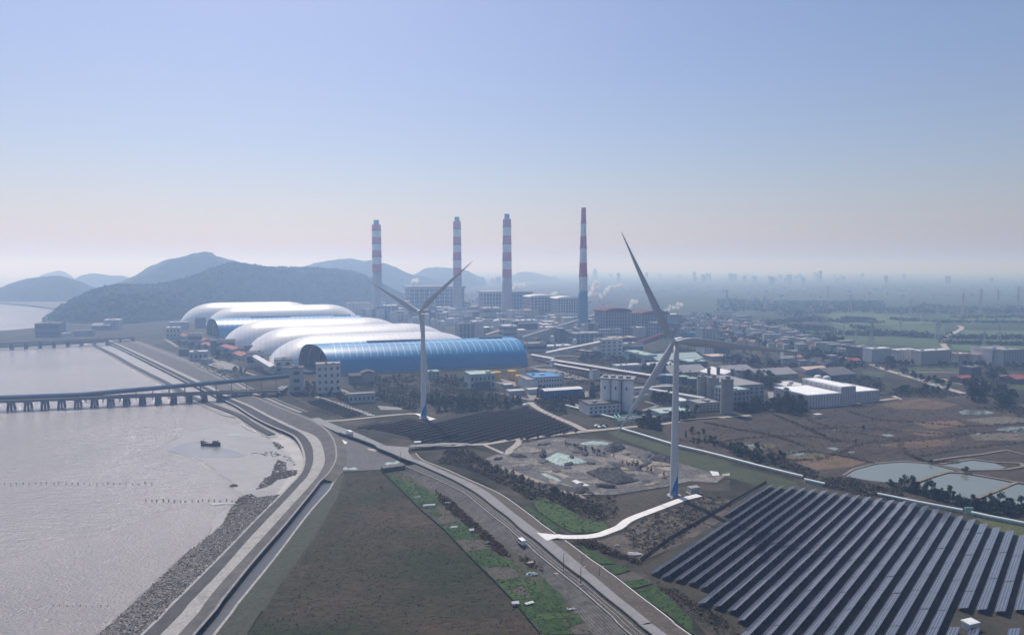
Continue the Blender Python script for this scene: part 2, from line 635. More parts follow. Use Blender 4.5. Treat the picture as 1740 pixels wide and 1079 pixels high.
def land_mat():
    """far fields: long parcels of differing green and brown; near: weedy soil"""
    m, n, b = nodes_of('farmland')
    L = n.links.new
    g = n.nodes.new("ShaderNodeNewGeometry")
    mp = n.nodes.new("ShaderNodeMapping")
    mp.inputs["Rotation"].default_value = (0, 0, R(-14))
    mp.inputs["Scale"].default_value = (.0035, .011, 1)
    L(g.outputs["Position"], mp.inputs[0])
    vo = n.nodes.new("ShaderNodeTexVoronoi")
    vo.voronoi_dimensions = '2D'
    vo.distance = 'CHEBYCHEV'
    vo.inputs["Scale"].default_value = 1.0
    L(mp.outputs[0], vo.inputs["Vector"])
    cr = n.nodes.new("ShaderNodeValToRGB")
    cr.color_ramp.interpolation = 'CONSTANT'
    cs = [(.032, .055, .02), (.03, .04, .02), (.038, .064, .023), (.045, .045, .027), (.032, .058, .022), (.023, .033, .017), (.042, .06, .025)]
    el = cr.color_ramp.elements
    for i, c in enumerate(cs):
        if i < 2:
            el[i].position, el[i].color = i / len(cs), rgba(c)
        else:
            el.new(i / len(cs)).color = rgba(c)
    sp = n.nodes.new("ShaderNodeSeparateColor")
    L(vo.outputs["Color"], sp.inputs[0])
    L(sp.outputs[0], cr.inputs[0])
    nz = n.nodes.new("ShaderNodeTexNoise")
    nz.inputs["Scale"].default_value, nz.inputs["Detail"].default_value = .02, 10
    L(g.outputs["Position"], nz.inputs["Vector"])
    c2 = n.nodes.new("ShaderNodeValToRGB")
    e = c2.color_ramp.elements
    e[0].position, e[0].color = .33, rgba((.02, .022, .014))
    e[1].position, e[1].color = .66, rgba((.07, .06, .047))
    e.new(.5).color = rgba((.038, .036, .025))
    L(nz.outputs["Fac"], c2.inputs[0])
    sx = n.nodes.new("ShaderNodeSeparateXYZ")
    L(g.outputs["Position"], sx.inputs[0])
    mr = n.nodes.new("ShaderNodeMapRange")
    mr.inputs[1].default_value, mr.inputs[2].default_value = 900, 1250
    L(sx.outputs[1], mr.inputs[0])
    mr2 = n.nodes.new("ShaderNodeMapRange")
    mr2.inputs[1].default_value, mr2.inputs[2].default_value = 350, 620
    L(sx.outputs[0], mr2.inputs[0])
    mu = n.nodes.new("ShaderNodeMath")
    mu.operation = 'MULTIPLY'
    L(mr.outputs[0], mu.inputs[0])
    L(mr2.outputs[0], mu.inputs[1])
    mx = n.nodes.new("ShaderNodeMix")
    mx.data_type = 'RGBA'
    L(mu.outputs[0], mx.inputs[0])
    L(c2.outputs[0], mx.inputs[6])
    L(cr.outputs[0], mx.inputs[7])
    n3 = n.nodes.new("ShaderNodeTexNoise")
    n3.inputs["Scale"].default_value, n3.inputs["Detail"].default_value = .12, 9
    L(g.outputs["Position"], n3.inputs["Vector"])
    m3 = n.nodes.new("ShaderNodeMapRange")
    m3.inputs[1].default_value, m3.inputs[2].default_value, m3.inputs[3].default_value, m3.inputs[4].default_value = .3, .7, .6, 1.4
    L(n3.outputs["Fac"], m3.inputs[0])
    my = n.nodes.new("ShaderNodeMix")
    my.data_type, my.blend_type = 'RGBA', 'MULTIPLY'
    my.inputs[0].default_value = 1
    L(mx.outputs[2], my.inputs[6])
    L(m3.outputs[0], my.inputs[7])
    L(my.outputs[2], b.inputs["Base Color"])
    b.inputs["Roughness"].default_value = .95
    b.inputs["Specular IOR Level"].default_value = .15
    return m


mb = MB()
mb.poly(outl)
mb.build('ground', land_mat())['kind'] = 'structure'

# mudflat in front of the sea wall
def ragged(P, n, amp, sc):
    P = [Vector(p) for p in P]
    q = resample(P + [P[0]], n)[:-1]
    return [p + Vector((noise.noise(p * sc), noise.noise(p * sc + Vector((9, 4, 2))), 0)) * amp for p in q]


mf = pts('Y1 1180,1040 1300,860 1420,720 1540,600 1500,500 1380,400 1150,330 1090,270 1250,180 1500,140 1640,190 Y3 0,230 180,330 300,380 450,380 530,450 552,550 540,640 460,740 330,880 200,980 Y2 800,500 600,690')
patch('mudflat', ragged(mf, 260, 9, .035), M['mud'], z=-2.93)
patch('mudflat', ragged(pts('Y1 1100,290 1250,250 1420,255 1500,300 1640,330 1500,350 1300,345 1180,330'), 120, 5, .06), nmat('wet_film', [(.19, .18, .17), (.27, .255, .24)], scale=.05, detail=8, rough=.22, spec=.6), z=-2.915)
patch('mudflat', 'Y3 0,165 130,230 330,330 440,375 500,430 540,500 545,560 520,650 430,750 330,860 280,880 440,640 480,560 400,470 280,375 150,300 0,215', nmat('pale_silt', [(.25, .24, .225), (.36, .34, .315)], scale=.06, detail=9, rough=.5, fine=(.4, .12), bump=.1), z=-2.9)
SHB = nmat('dark_shell_stone', [(.03, .026, .026), (.08, .066, .058), (.13, .11, .095)], scale=.4, detail=8, fine=(2, .4))
sp_ = []
for s_, n_ in (('Y3 340,570 400,590 410,640 370,690 290,760 220,800 170,800 230,720 290,690 310,620', 520), ('Y3 410,655 490,650 480,690 400,715 360,720 250,740 330,690', 330), ('Y3 290,425 340,430 380,470 350,490 310,455', 90), ('Y1 1505,560 1530,548 1555,555 1545,566 1515,568', 90), ('Y1 1560,640 1640,610 1690,640 1640,740 1560,790 1500,800 1450,840 1480,760', 520), ('Y3 100,520 300,500 460,560 480,620 400,560 250,540', 60)):
    sp_ += scatter_in([(p.x, p.y) for p in pts(s_, -2.9)], n_, rng)
mb = MB()
for x, y in sp_:
    s = rng.uniform(.3, .9)
    vv = [Vector((x, y, -2.9)) + Vector((a * s * rng.uniform(.7, 2.2), b * s * rng.uniform(.7, 1.4), c * s * .5)) for a, b, c in ((1, 0, 0), (-1, 0, 0), (0, 1, 0), (0, -1, 0), (0, 0, 1))]
    mb.add(vv, [(0, 2, 4), (2, 1, 4), (1, 3, 4), (3, 0, 4)])
mb.build('shell_bank_stones', SHB)['kind'] = 'stuff'

loft('rock_bank', A0[:h0 + 1], A2[:h0 + 1], M['rock'], mid=5)
# loose rocks on the bank
mb = MB()
a, b_ = A0[:h0 + 1], A2[:h0 + 1]
for _ in range(5200):
    i = min(h0 - 1, int(h0 * (.3 + .7 * rng.random() ** .8)))
    t = rng.random() ** .8
    k_ = rng.random()
    p = a[i].lerp(a[i + 1], k_).lerp(b_[i].lerp(b_[i + 1], k_), t * .93)
    s = rng.uniform(.3, .85)
    q = Matrix.Rotation(rng.uniform(0, 6.3), 3, Vector((rng.gauss(0, 1), rng.gauss(0, 1), rng.gauss(0, 1))).normalized())
    vv = [p + q @ Vector((x * s * rng.uniform(.6, 1.2), y * s * rng.uniform(.6, 1.2), z * s * .8)) for x, y, z in ((1, 0, 0), (-1, 0, 0), (0, 1, 0), (0, -1, 0), (0, 0, 1), (0, 0, -1))]
    mb.add(vv, [(0, 2, 4), (2, 1, 4), (1, 3, 4), (3, 0, 4), (2, 0, 5), (1, 2, 5), (3, 1, 5), (0, 3, 5)])
mb.build('riprap_rocks', nmat('riprap_stone', [(.07, .065, .06), (.24, .215, .19), (.50, .465, .43)], scale=.8, detail=2, rough=.95))['kind'] = 'stuff'


def stepped(name, A, B, m, n, steps, kind='structure', tread=.55):
    a, b = resample(A, n), resample(B, n)
    v, f = [], []
    prof = []
    for k in range(steps):
        prof.append((k / steps, k / steps))
        prof.append((k / steps + .02 / steps, (k + 1) / steps))
    prof.append((1, 1))
    for p, q in zip(a, b):
        for t, zt in prof:
            v.append((p.x + (q.x - p.x) * t, p.y + (q.y - p.y) * t, p.z + (q.z - p.z) * zt))
    w_ = len(prof)
    for i in range(n - 1):
        for k in range(w_ - 1):
            f.append((i * w_ + k, i * w_ + k + 1, (i + 1) * w_ + k + 1, (i + 1) * w_ + k))
    o = MB()
    o.add(v, f)
    ob = o.build(name, m)
    if kind:
        ob['kind'] = kind
    return ob


stepped('sea_wall_slope', A2, A3, nmat('wall_block', [(.05, .05, .05), (.085, .083, .08)], scale=.15, detail=9, fine=(1.5, .3)), NA, 6)
loft('pale_toe', [p - q * 1.6 - Vector((0, 0, .1)) for p, q in zip(A2, n5)], [p + q * .2 + Vector((0, 0, .05)) for p, q in zip(A2, n5)], M['conc'])
loft('dike_berm', A3, A4, M['conc'], mid=2)
stepped('dike_steps', A4, A5, nmat('step_block', [(.07, .066, .062), (.125, .118, .11)], scale=.15, detail=9, fine=(1.5, .3)), NA, 7)
loft('dike_crest', A5, L5b, nmat('crest_concrete', [(.2, .195, .185), (.27, .26, .25)], scale=.3, fine=(1, .2)))
loft('dike_back_wall', L5b[:h7 + 1], A7[:h7 + 1], M['conc_shade'])  # shaded back face of the dike, its shade put into the colour
hh_ = min(h7, h8) + 1
loft('channel_water', A7[:hh_], A8[:hh_], M['ditch'])
loft('channel_kerb', [p + Vector((0, 0, .15)) for p in A8[:hh_]], [p + q * 1.2 + Vector((0, 0, .25)) for p, q in zip(A8[:hh_], n5)], M['conc'])
# dark stone groyne along the water's edge beyond the jetty
gr = pts('Z1 630,650 750,710 850,768 1000,845 1090,890 1260,985 Y3 0,205 100,265 200,325 290,372', -2.6)
gq = resample(gr, 90)
mb = MB()
for p, q in zip(gq, gq[1:]):
    mb.beam(p + Vector((0, 0, .1)), q + Vector((0, 0, .1)), 5.5, 1.3)
tag(mb.build('stone_groyne', nmat('groyne_stone', [(.03, .03, .03), (.07, .066, .06)], scale=.5, detail=5, fine=(2, .4), bump=1, bscale=1)), 'long dark stone groyne at the water edge running out towards the far jetty', 'groyne')
fieldL = line('Y2 1040,1079 1150,930 1300,690 1500,420 1640,170 S 585,806', .3, -77)
strip('grass_bank', [p + q * 1.1 + Vector((0, 0, .2)) for p, q in zip(A8[:hh_], n5)], fieldL, M['turf'], n=60, mid=2)
FIELD = [Vector((-77, 40, .3))] + fieldL[1:] + pts('S 644,798 678,831 755,902 814,964 876,1026 918,1079') + [Vector((45, 40, .3))]
patch('weed_field', FIELD, M['field'], z=.3)
# inland slope of the dike beyond the channel's end
i0 = h7 - 3
loft('dike_back_slope', [p - Vector((0, 0, .05)) for p in L5b[i0:]], [p + q * 7 - Vector((0, 0, 2.2)) for p, q in zip(L5b[i0:], n5[i0:])], nmat('weedy_slope', [(.07, .07, .055), (.13, .12, .10)], scale=.1, detail=9, fine=(1, .3)))

for o0, o1, m_, nm in ((8.5, 12.5, M['asphalt'], 'dike_road'), (15.5, 16.6, M['conc'], 'dike_kerb')):
    k_ = [i for i in range(i0 + 34, NA - 6)]
    loft(nm, [Vector((A5[i].x + n5[i].x * o0, A5[i].y + n5[i].y * o0, .42)) for i in k_], [Vector((A5[i].x + n5[i].x * o1, A5[i].y + n5[i].y * o1, .42)) for i in k_], m_)

# hills
hill_m = nmat('hill_woods', [(.018, .028, .014), (.032, .045, .02), (.05, .055, .026)], scale=.03, detail=10, fine=(.12, .5), bump=1.0, bscale=.12, bdist=6, rough=1, spec=.05)


def hill(name, sil, d0, d1, rf, rb, bumpy=4.0, step=9.0, base=-4.0):
    """sil: silhouette pixels left to right; ridge depth runs d0..d1; rf, rb: width of the slope to the front and back"""
    q = [tuple(map(float, t.split(','))) for t in sil.split()]
    x0, x1 = q[0][0], q[-1][0]
    ridge = []
    for x, y in q:
        t = (x - x0) / (x1 - x0)
        ridge.append(at_depth('S', x, y, d0 + (d1 - d0) * t))
    nr = max(24, int((ridge[-1] - ridge[0]).length / step))
    rr = resample(ridge, nr)
    nf, nb = int(rf / step), int(rb / step)
    v, f = [], []
    for i, p in enumerate(rr):
        hh = max(p.z, .5)
        for j in range(-nf, nb + 1):
            t = -j / nf if j < 0 else j / nb
            e_ = min(1.0, max(.12, 5 * i / nr, 0) if i < nr / 2 else max(.12, 5 * (nr - 1 - i) / nr)) ** .6
            y = p.y + (j / nf * rf if j < 0 else j / nb * rb) * e_
            x = p.x + (p.x / p.y) * (y - p.y)
            nzv = noise.fractal(Vector((x, y, 3.1)) * .004, 1, 2, 4)
            prof = (1 - t * t) ** (.85 if j < 0 else 1.3) if t < 1 else 0
            z = base + (hh - base) * prof * (1 + .38 * nzv * min(1, 3 * t))
            z += bumpy * noise.fractal(Vector((x, y, 0)) * .045, .7, 2, 3) * min(1, prof * 4) * (.35 + .65 * min(1, 4 * t))
            v.append((x, y, z))
    w_ = nf + nb + 1
    for i in range(nr - 1):
        for j in range(w_ - 1):
            f.append((i * w_ + j, (i + 1) * w_ + j, (i + 1) * w_ + j + 1, i * w_ + j + 1))
    o = MB()
    o.add(v, f)
    ob = o.build(name, hill_m)
    ob['kind'] = 'structure'
    return ob


hill('hill', '72,549 90,533 104,521 135,505 152,497 185,488 225,486 260,486 300,479 340,467 365,458 400,452 440,454 480,454 520,455 555,457 585,462 615,471 640,481 665,492 700,507 745,535', 1720, 2950, 430, 500)
hill('hill', '130,502 180,490 215,475 240,464 265,452 290,442 320,436 350,435 375,439 400,448 430,462 465,480', 3150, 3300, 700, 500, step=14)
hill('hill', '470,480 500,462 520,453 545,446 580,441 610,442 640,448 670,457 700,467 725,473 760,482', 4300, 4300, 600, 500, step=22)
hill('hill', '690,475 715,462 735,457 760,456 790,460 825,475', 5200, 5200, 600, 500, step=25)
hill('hill', '850,477 868,470 880,464 895,462 920,467 965,478', 7000, 7000, 600, 500, step=30)
hill('hill', '-60,502 0,489 20,481 50,473 90,469 110,471 130,477 165,492', 3000, 3050, 420, 300, step=14)
hill('hill', '60,476 70,468 85,463 100,462 115,467 130,476', 5600, 5600, 300, 300, step=20)
hill('hill', '118,480 128,474 140,468 160,466 185,469 215,472 250,486', 4600, 4600, 400, 300, step=20)
patch('sand_toe', ragged(pts('Z1 640,648 750,712 850,770 1000,848 1090,893 1260,988 1450,1079 Y3 0,205 100,265 200,325 290,372 330,330 200,255 80,185 0,132 Z1 1542,1032 1290,914 1100,819 900,719 735,640'), 200, 1.0, .05), M['mud'], z=-2.6)
# low spit across the bay
patch('mud_spit', 'S -200,506 0,505.5 60,506 100,509 130,516 105,527 60,519 0,514.5 -200,512', nmat('spit_mud', [(.08, .08, .07), (.13, .12, .10)], scale=.02, detail=8, fine=(.1, .3)), z=.1)
# ------------------------------------------------------------------ roads, old dike, plots, yard, marsh, ponds
ASPH = M['asphalt']
# old dike carrying the road: crest 2.6 m up, stepped slope towards the plots
RL = [Vector((130, 40, 2.4))][:0] + pts('c 1115,1035 930,885 700,690 500,535 300,370 120,215 0,135 b 985,560 800,400 640,265 480,150 330,10 a 1560,800 1330,620 1130,500 950,405 760,320 560,230 410,175 300,130 160,70 20,15 Z5 760,1060 600,1000 450,950 300,880 230,840', 2.4)
RR = pts('c 1345,1030 1100,845 870,660 640,480 480,345 330,220 170,90 70,0 b 1215,580 1000,400 800,240 640,130 470,0 a 1690,770 1480,600 1250,470 1000,360 790,270 640,200 540,165 460,140 Z5 870,1070 740,1010 600,950 460,900 340,850 270,812', 2.4)
RL = [Vector((89, 150, 2.4))] + RL
RR = [Vector((96.5, 150, 2.4))] + RR
# junction apron and side track along the solar field
patch('road', 'a 410,175 160,70 20,15 430,40 700,30 1000,5 1180,8 1180,-14 900,-20 650,-5 440,15 430,30 410,90 440,150 470,175 520,190', ASPH, z=2.42)
TRK = M['dirtroad']
ribbon('track', pts('Y5 0,215 150,195 300,190 450,165 560,155 700,137 860,118 960,108 1070,97 1200,85 1350,70 1500,50 1700,35 Y8 0,195 130,182 260,172 370,165'), 5.0, TRK, z=.2)
ribbon('track', pts('Z6 590,705 640,745 720,790 830,840 930,880 1010,920 1060,940 1160,935'), 6.0, TRK, z=.21)
ribbon('track', pts('Y5 500,165 480,195 440,225 430,250'), 5, TRK, z=.22)
ribbon('track', pts('Y5 290,195 320,210 400,245'), 3, TRK, z=.22)
ribbon('track', pts('Y3 700,262 850,255 1000,240 1200,218 1400,203 1480,206'), 4.5, TRK, z=.2)
patch('turbine_pad', 'Z5 1100,800 1165,803 1215,825 1280,845 1230,858 1160,830', M['newconc'], z=.28)
patch('turbine_pad', 'Y5 1380,490 1440,492 1450,508 1390,512', M['newconc'], z=.28)
# parapet, terrace, kerb and steps on the plot side
T2_ = [Vector((80, 150, 2.0))] + pts('c 800,1035 560,800 330,600 140,430 0,315 b 850,590 640,420 540,320 450,250 300,115 150,0 a 1390,800 1210,650 1090,570 920,490 800,430 640,360 520,310 380,250', 2.0)
B2 = [Vector((66, 150, .35))] + pts('S 1010,1079 c 100,900 b 1010,960 900,870 740,720 610,600 480,480 330,360 170,270 50,170 a 1290,960 1150,830 1000,720 840,640 700,560 560,470 450,380 370,300', .35)
VK = [Vector((107, 150, .5))] + pts('c 1680,1035 1430,840 1180,645 1000,510 850,395 700,275 540,155 330,0 b 1350,530 1110,350 900,200 720,75 640,10 a 1690,655 1450,530 1200,420 960,310 770,235 640,185 570,140 510,75', .5)
NR = 240
(rr_, _, _), (t2a, _, ht), (b2a, _, hb), (vka, _, hv) = align(RL, [RR, T2_, B2, VK], NR, 45)
rla = resample(RL, NR)
loft('road', rla, rr_, ASPH, mid=2)
nr5 = []
for i in range(NR):
    t_ = rla[min(i + 1, NR - 1)] - rla[max(i - 1, 0)]
    nr5.append(Vector((-t_.y, t_.x, 0)).normalized())       # towards the plots (left)
if (t2a[20] - rla[20]).dot(nr5[20]) < 0:
    nr5 = [-q for q in nr5]
mb = MB()
k0 = hb + 14
pp = [p + q * .35 for p, q in zip(rla, nr5)][:k0 + 40]
for p, q in zip(pp, pp[1:]):
    mb.beam(p + Vector((0, 0, .35)), q + Vector((0, 0, .35)), .35, .8)  # dark tone is the parapet's shadow put into its colour
tag(mb.build('parapet_wall', M['conc_shade']), 'long concrete parapet wall coloured dark for its shadow along the left edge of the coast road', 'wall')
terr = nmat('terrace_soil', [(.07, .065, .055), (.12, .11, .095), (.095, .085, .07)], scale=.25, detail=8, fine=(1.2, .35), bump=.8, bscale=1.5)
loft('terrace', [p + q * .5 - Vector((0, 0, .3)) for p, q in zip(rla[:ht + 1], nr5)], t2a[:ht + 1], terr, mid=2)
mb = MB()
for p, q in zip(t2a[:ht], t2a[1:ht + 1]):
    mb.beam(p + Vector((0, 0, .1)), q + Vector((0, 0, .1)), .5, .6)
tag(mb.build('kerb_wall', M['conc']), 'low pale kerb wall above the stepped stone slope', 'wall')
mb = MB()
for k in range(2):
    g_ = [rla[i].lerp(t2a[i], .35 + .3 * k) for i in range(ht + 1)]
    for p, q in zip(g_, g_[1:]):
        mb.beam(Vector((p.x, p.y, 2.12)), Vector((q.x, q.y, 2.12)), .25, .3)
tag(mb.build('planting_kerbs', M['conc']), 'pair of low kerbs running along the terrace beside the coast road', 'kerb')
stepped('stone_slope', [p + q * .35 for p, q in zip(t2a[:hb + 1], nr5)], b2a[:hb + 1], nmat('stone_steps', [(.05, .047, .043), (.10, .094, .087), (.14, .13, .12)], scale=.35, detail=9, fine=(1.8, .4)), NR, 9)
verge = nmat('dry_verge', [(.075, .065, .052), (.13, .112, .09), (.10, .09, .065)], scale=.12, detail=9, fine=(.9, .3), bump=.5, bscale=1)
loft('road_verge', [p - Vector((0, 0, .04)) for p in rr_[:hv + 1]], vka[:hv + 1], verge, mid=2)
mb = MB()
for p, q in zip(vka[:hv], vka[1:hv + 1]):
    mb.beam(p + Vector((0, 0, .1)), q + Vector((0, 0, .1)), .38, .35)
tag(mb.build('drain_kerb', M['newconc']), 'thin white concrete drain kerb running along the coast road verge', 'kerb')
# white access road to the near turbine
AR = pts('b 900,215 1000,228 1150,228 1300,222 1430,200 Y5 1020,705 1085,680 1130,645 1180,620 1260,590 1340,560 1400,537 1470,512 1560,490', 1.2)
ribbon('access_road', AR, 4.6, M['newconc'], z=None, n=80)
patch('access_road', [Vector((p.x, p.y, 2.46)) for p in pts('b 660,178 800,190 905,203 960,222 905,243 850,255 790,278 730,235', 2.46)], M['newconc'], z=2.46)
mb = MB()
a_ = resample(AR, 60)
for p, q in zip(a_, a_[1:]):
    for sgn in (-1, 1):
        t = (q - p).normalized()
        s = Vector((-t.y, t.x, 0)) * sgn
        mb.add([p + s * 2.3, q + s * 2.3, q + s * 4.2 - Vector((0, 0, 1.25)), p + s * 4.2 - Vector((0, 0, 1.25))], [(0, 1, 2, 3)])
mb.build('access_road_bank', verge)['kind'] = 'structure'

# paved yard between sea wall and road, with tarpaulins
YARDM = nmat('yard_paving', [(.10, .10, .105), (.15, .148, .15), (.12, .12, .122)], scale=.05, detail=9, fine=(.6, .25))
patch('yard', [p for p in pts('Y3 830,665 815,560 810,450 775,365 715,300 690,290 760,325 900,395 1100,480 1250,550 1340,600 1360,640 1150,650 1000,660')], YARDM, z=.35)
patch('sand_patch', 'Y3 805,418 850,412 895,432 880,445 830,438', M['newconc'], z=.37)
patch('sand_patch', 'Y3 1050,480 1110,485 1150,500 1110,505 1060,495', M['dirtroad'], z=.37)
TEAL = nmat('teal_tarp', [(.16, .24, .22), (.25, .35, .32), (.38, .46, .44)], scale=.3, detail=7, rough=.55, fine=(1.2, .2), bump=.6, bscale=.6)
WHT = nmat('white_sheet', [(.55, .56, .56), (.7, .7, .7)], scale=.4, rough=.6, bump=.5)


def mound(name, s, m, h, label, cat, bumpy=.35, res=26, z=0.3, group=None, kind=None):
    """irregular heap or crumpled sheet over a ground polygon"""
    P = pts(s) if isinstance(s, str) else s
    P = [(p.x, p.y) for p in P]
    xs, ys = [p[0] for p in P], [p[1] for p in P]
    x0, x1, y0, y1 = min(xs), max(xs), min(ys), max(ys)
    idx, v, f = {}, [], []
    for i in range(res + 1):
        for j in range(res + 1):
            x, y = x0 + (x1 - x0) * i / res, y0 + (y1 - y0) * j / res
            if inside(P, x, y):
                e = min(min(abs((bx - ax) * (ay - y) - (ax - x) * (by - ay)) / max(1e-6, math.hypot(bx - ax, by - ay)) for (ax, ay), (bx, by) in zip(P, P[1:] + P[:1])) / (.22 * min(x1 - x0, y1 - y0)), 1)
                zz = z + h * (e ** .7) * (.7 + .3 * noise.noise(Vector((x, y, 0)) * .12)) + bumpy * noise.noise(Vector((x, y, 5)) * .5) * e
                idx[i, j] = len(v)
                v.append((x, y, max(zz, z + .03)))
    for (i, j), k in idx.items():
        if (i + 1, j) in idx and (i, j + 1) in idx and (i + 1, j + 1) in idx:
            f.append((k, idx[i + 1, j], idx[i + 1, j + 1], idx[i, j + 1]))
    mb = MB()
    mb.add(v, f)
    o = mb.build(name, m, smooth=False)
    if kind:
        o['kind'] = kind
        return o
    return tag(o, label, cat, group)


mound('tarpaulin', 'Y3 1180,606 1215,590 1260,592 1290,577 1318,594 1295,610 1240,608 1215,622', TEAL, 1.2, 'teal tarpaulin draped over a heap beside the road junction', 'tarpaulin', bumpy=.6)
mound('tarpaulin', 'Y3 848,640 880,628 900,640 950,630 985,642 960,655 900,650 860,656', TEAL, .8, 'crumpled teal tarpaulin lying at the head of the water channel', 'tarpaulin', bumpy=.4)
# bank at the end of the plots, its shadow put into the dark colour
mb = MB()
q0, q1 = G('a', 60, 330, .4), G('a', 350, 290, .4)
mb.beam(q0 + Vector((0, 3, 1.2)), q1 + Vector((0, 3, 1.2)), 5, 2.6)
tag(mb.build('retaining_wall', M['conc_shade']), 'retaining wall coloured dark for its shade below the teal tarpaulin at the end of the vegetable plots', 'wall')

# vegetable plots between the weed field and the stone slope
GR = [nmat('crop_green', [(.022, .055, .014), (.04, .09, .02), (.06, .11, .028)], scale=.25, detail=7, fine=(1.6, .35), bump=.7, bscale=1.5),
      nmat('crop_light', [(.04, .075, .02), (.065, .12, .03), (.05, .09, .025)], scale=.3, detail=7, fine=(1.6, .3), bump=.7, bscale=1.5),
      nmat('tilled_soil', [(.07, .06, .045), (.115, .10, .08), (.09, .08, .06)], scale=.3, detail=7, fine=(1.6, .25), bump=.6, bscale=1.5)]
strip('plot_soil', [p + Vector((0, 0, -.02)) for p in pts('S 644,798 678,831 755,902 814,964 876,1026 918,1079', .3)], [p - Vector((0, 0, .06)) for p in B2[::-1][:-1]], nmat('plot_soil_m', [(.03, .05, .018), (.075, .07, .045), (.04, .065, .024)], scale=.2, detail=9, fine=(1, .35)), n=60, mid=2)
leafm = [nmat('veg_leaf', [(.02, .06, .012), (.045, .10, .022)], scale=.5), nmat('veg_leaf_light', [(.05, .11, .025), (.08, .15, .04)], scale=.5), nmat('veg_leaf_dark', [(.014, .035, .012), (.03, .055, .018)], scale=.5)]
PLOTS = [('Y4 45,165 100,165 190,215 260,260 300,330 250,335 170,280 90,210', 0), ('Y4 210,215 290,240 390,330 420,335 330,335 260,300', 0),
         ('Y4 350,345 440,335 460,380 370,390', 2), ('Y4 330,400 440,395 455,430 380,445', 2), ('Y4 390,475 500,450 560,500 600,530 450,540', 0),
         ('Y4 480,560 600,550 640,585 510,605', 2), ('Y4 520,610 640,590 680,620 560,640', 0), ('Y4 560,650 690,625 770,655 770,685 610,690', 0),
         ('Y4 615,700 780,690 830,750 680,770', 2), ('Y4 690,785 800,765 830,800 730,825', 1), ('Y4 810,760 920,770 960,830 880,840', 1),
         ('Y4 740,835 850,815 900,870 780,880', 1), ('Y4 870,840 1000,830 1090,920 1110,950 930,950', 0), ('Y4 800,885 900,880 940,960 870,990', 0),
         ('Y4 900,1000 1070,985 1100,1050 950,1070', 0), ('Y4 1090,990 1170,975 1200,1010 1120,1030', 0), ('Y4 1100,1035 1218,1010 1218,1079 1130,1079', 2)]
PLOTS += [('Y4 130,180 190,200 300,310 330,335 300,345 230,280', 1), ('Y4 330,345 350,390 375,400 340,410 310,360', 0), ('Y4 420,455 500,445 520,455 400,475', 1), ('Y4 450,540 600,532 620,550 480,560', 2), ('Y4 640,640 690,625 780,660 840,730 790,700', 1), ('Y4 690,770 800,752 830,752 810,765 700,785', 0), ('Y4 830,800 880,845 870,870 780,830', 2),
          ('Y4 960,760 1000,800 1080,880 1060,900 960,830', 0), ('Y4 930,955 1110,955 1100,985 900,998', 1), ('Y4 1110,955 1218,960 1218,1005 1175,975', 1), ('Y4 950,1070 1100,1055 1130,1079 970,1079', 0)]
crop_pts = {0: scatter_in([(p.x, p.y) for p in pts('S 644,798 678,831 755,902 814,964 876,1026 918,1079 1000,1079 960,1030 900,985 850,930 800,900 740,850 690,805')], 700, rng), 1: [], 2: []}
for s, k in PLOTS:
    patch('vegetable_plot', s, GR[k], z=.38)
    P = [(p.x, p.y) for p in pts(s)]
    ar = abs(sum(P[i - 1][0] * P[i][1] - P[i][0] * P[i - 1][1] for i in range(len(P)))) / 2
    crop_pts[k] += scatter_in(P, int(ar * (.22 if k < 2 else .02)), rng)
# plots on the landward side
PL2 = [('b 1140,350 1230,345 1290,400 1420,450 1560,520 1620,560 1480,570 1420,560 1280,470', 0), ('c 370,10 480,0 640,20 760,50 800,90 560,150', 0), ('c 580,165 830,100 1000,200 1130,270 770,300 700,260', 2),
       ('c 690,250 1000,210 1120,280 860,350 800,340', 0), ('c 870,375 1180,340 1330,460 1440,560 1560,680 1380,770 1180,620 1000,500', 0), ('c 1290,690 1500,660 1700,790 1740,1035 1690,1020 1480,840', 0),
       ('Y5 580,540 640,510 750,560 830,600 870,640 1010,660 1020,690 960,710 830,720 760,690 680,640 610,590', 1), ('Y5 560,570 640,620 760,715 700,715 600,640 500,560', 0)]
for s, k in PL2:
    patch('vegetable_plot', s, GR[k], z=.3)
    P = [(p.x, p.y) for p in pts(s)]
    ar = abs(sum(P[i - 1][0] * P[i][1] - P[i][0] * P[i - 1][1] for i in range(len(P)))) / 2
    crop_pts[k] += scatter_in(P, int(ar * (.2 if k < 2 else .02)), rng)
clumps('crops', [p for k in (0, 2) for p in crop_pts[k]], 0, (.5, 1.0), (.1, .35), [leafm[0], leafm[0], leafm[1]], rng, leaf=.2, per=8, z0=.36)
clumps('crops', crop_pts[1], 0, (.5, 1.0), (.12, .4), [leafm[1], leafm[0]], rng, leaf=.26, per=8, z0=.33)

# construction / ash yard
patch('ash_yard', 'Y5 285,280 330,262 420,240 500,190 700,150 1000,165 1200,215 1390,290 1560,310 1740,360 1660,420 1500,410 1370,440 1060,490 850,490 700,450 440,370 300,300', nmat('ash_ground', [(.035, .034, .034), (.10, .097, .095), (.06, .057, .053), (.15, .14, .125), (.075, .066, .055)], scale=.045, detail=10, fine=(.5, .35), bump=.9, bscale=.5), z=.12)
for s in ('Y5 600,350 700,345 790,380 760,395 690,360', 'Y5 1030,250 1200,280 1390,330 1385,350 1200,310 1050,270', 'Y5 300,300 440,340 600,400 720,440 860,490 900,520 850,510 700,455 540,395 400,340'):
    patch('sand_track', s, nmat('sandy', [(.18, .15, .12), (.30, .26, .21)], scale=.1, detail=8, fine=(.8, .25)), z=.17)
mound('tarpaulin', 'Y5 640,280 720,238 790,255 850,275 912,300 830,312 730,322 680,300', TEAL, 1.5, 'large pale teal tarpaulin spread over the middle of the ash yard', 'tarpaulin', bumpy=.5, z=.15)
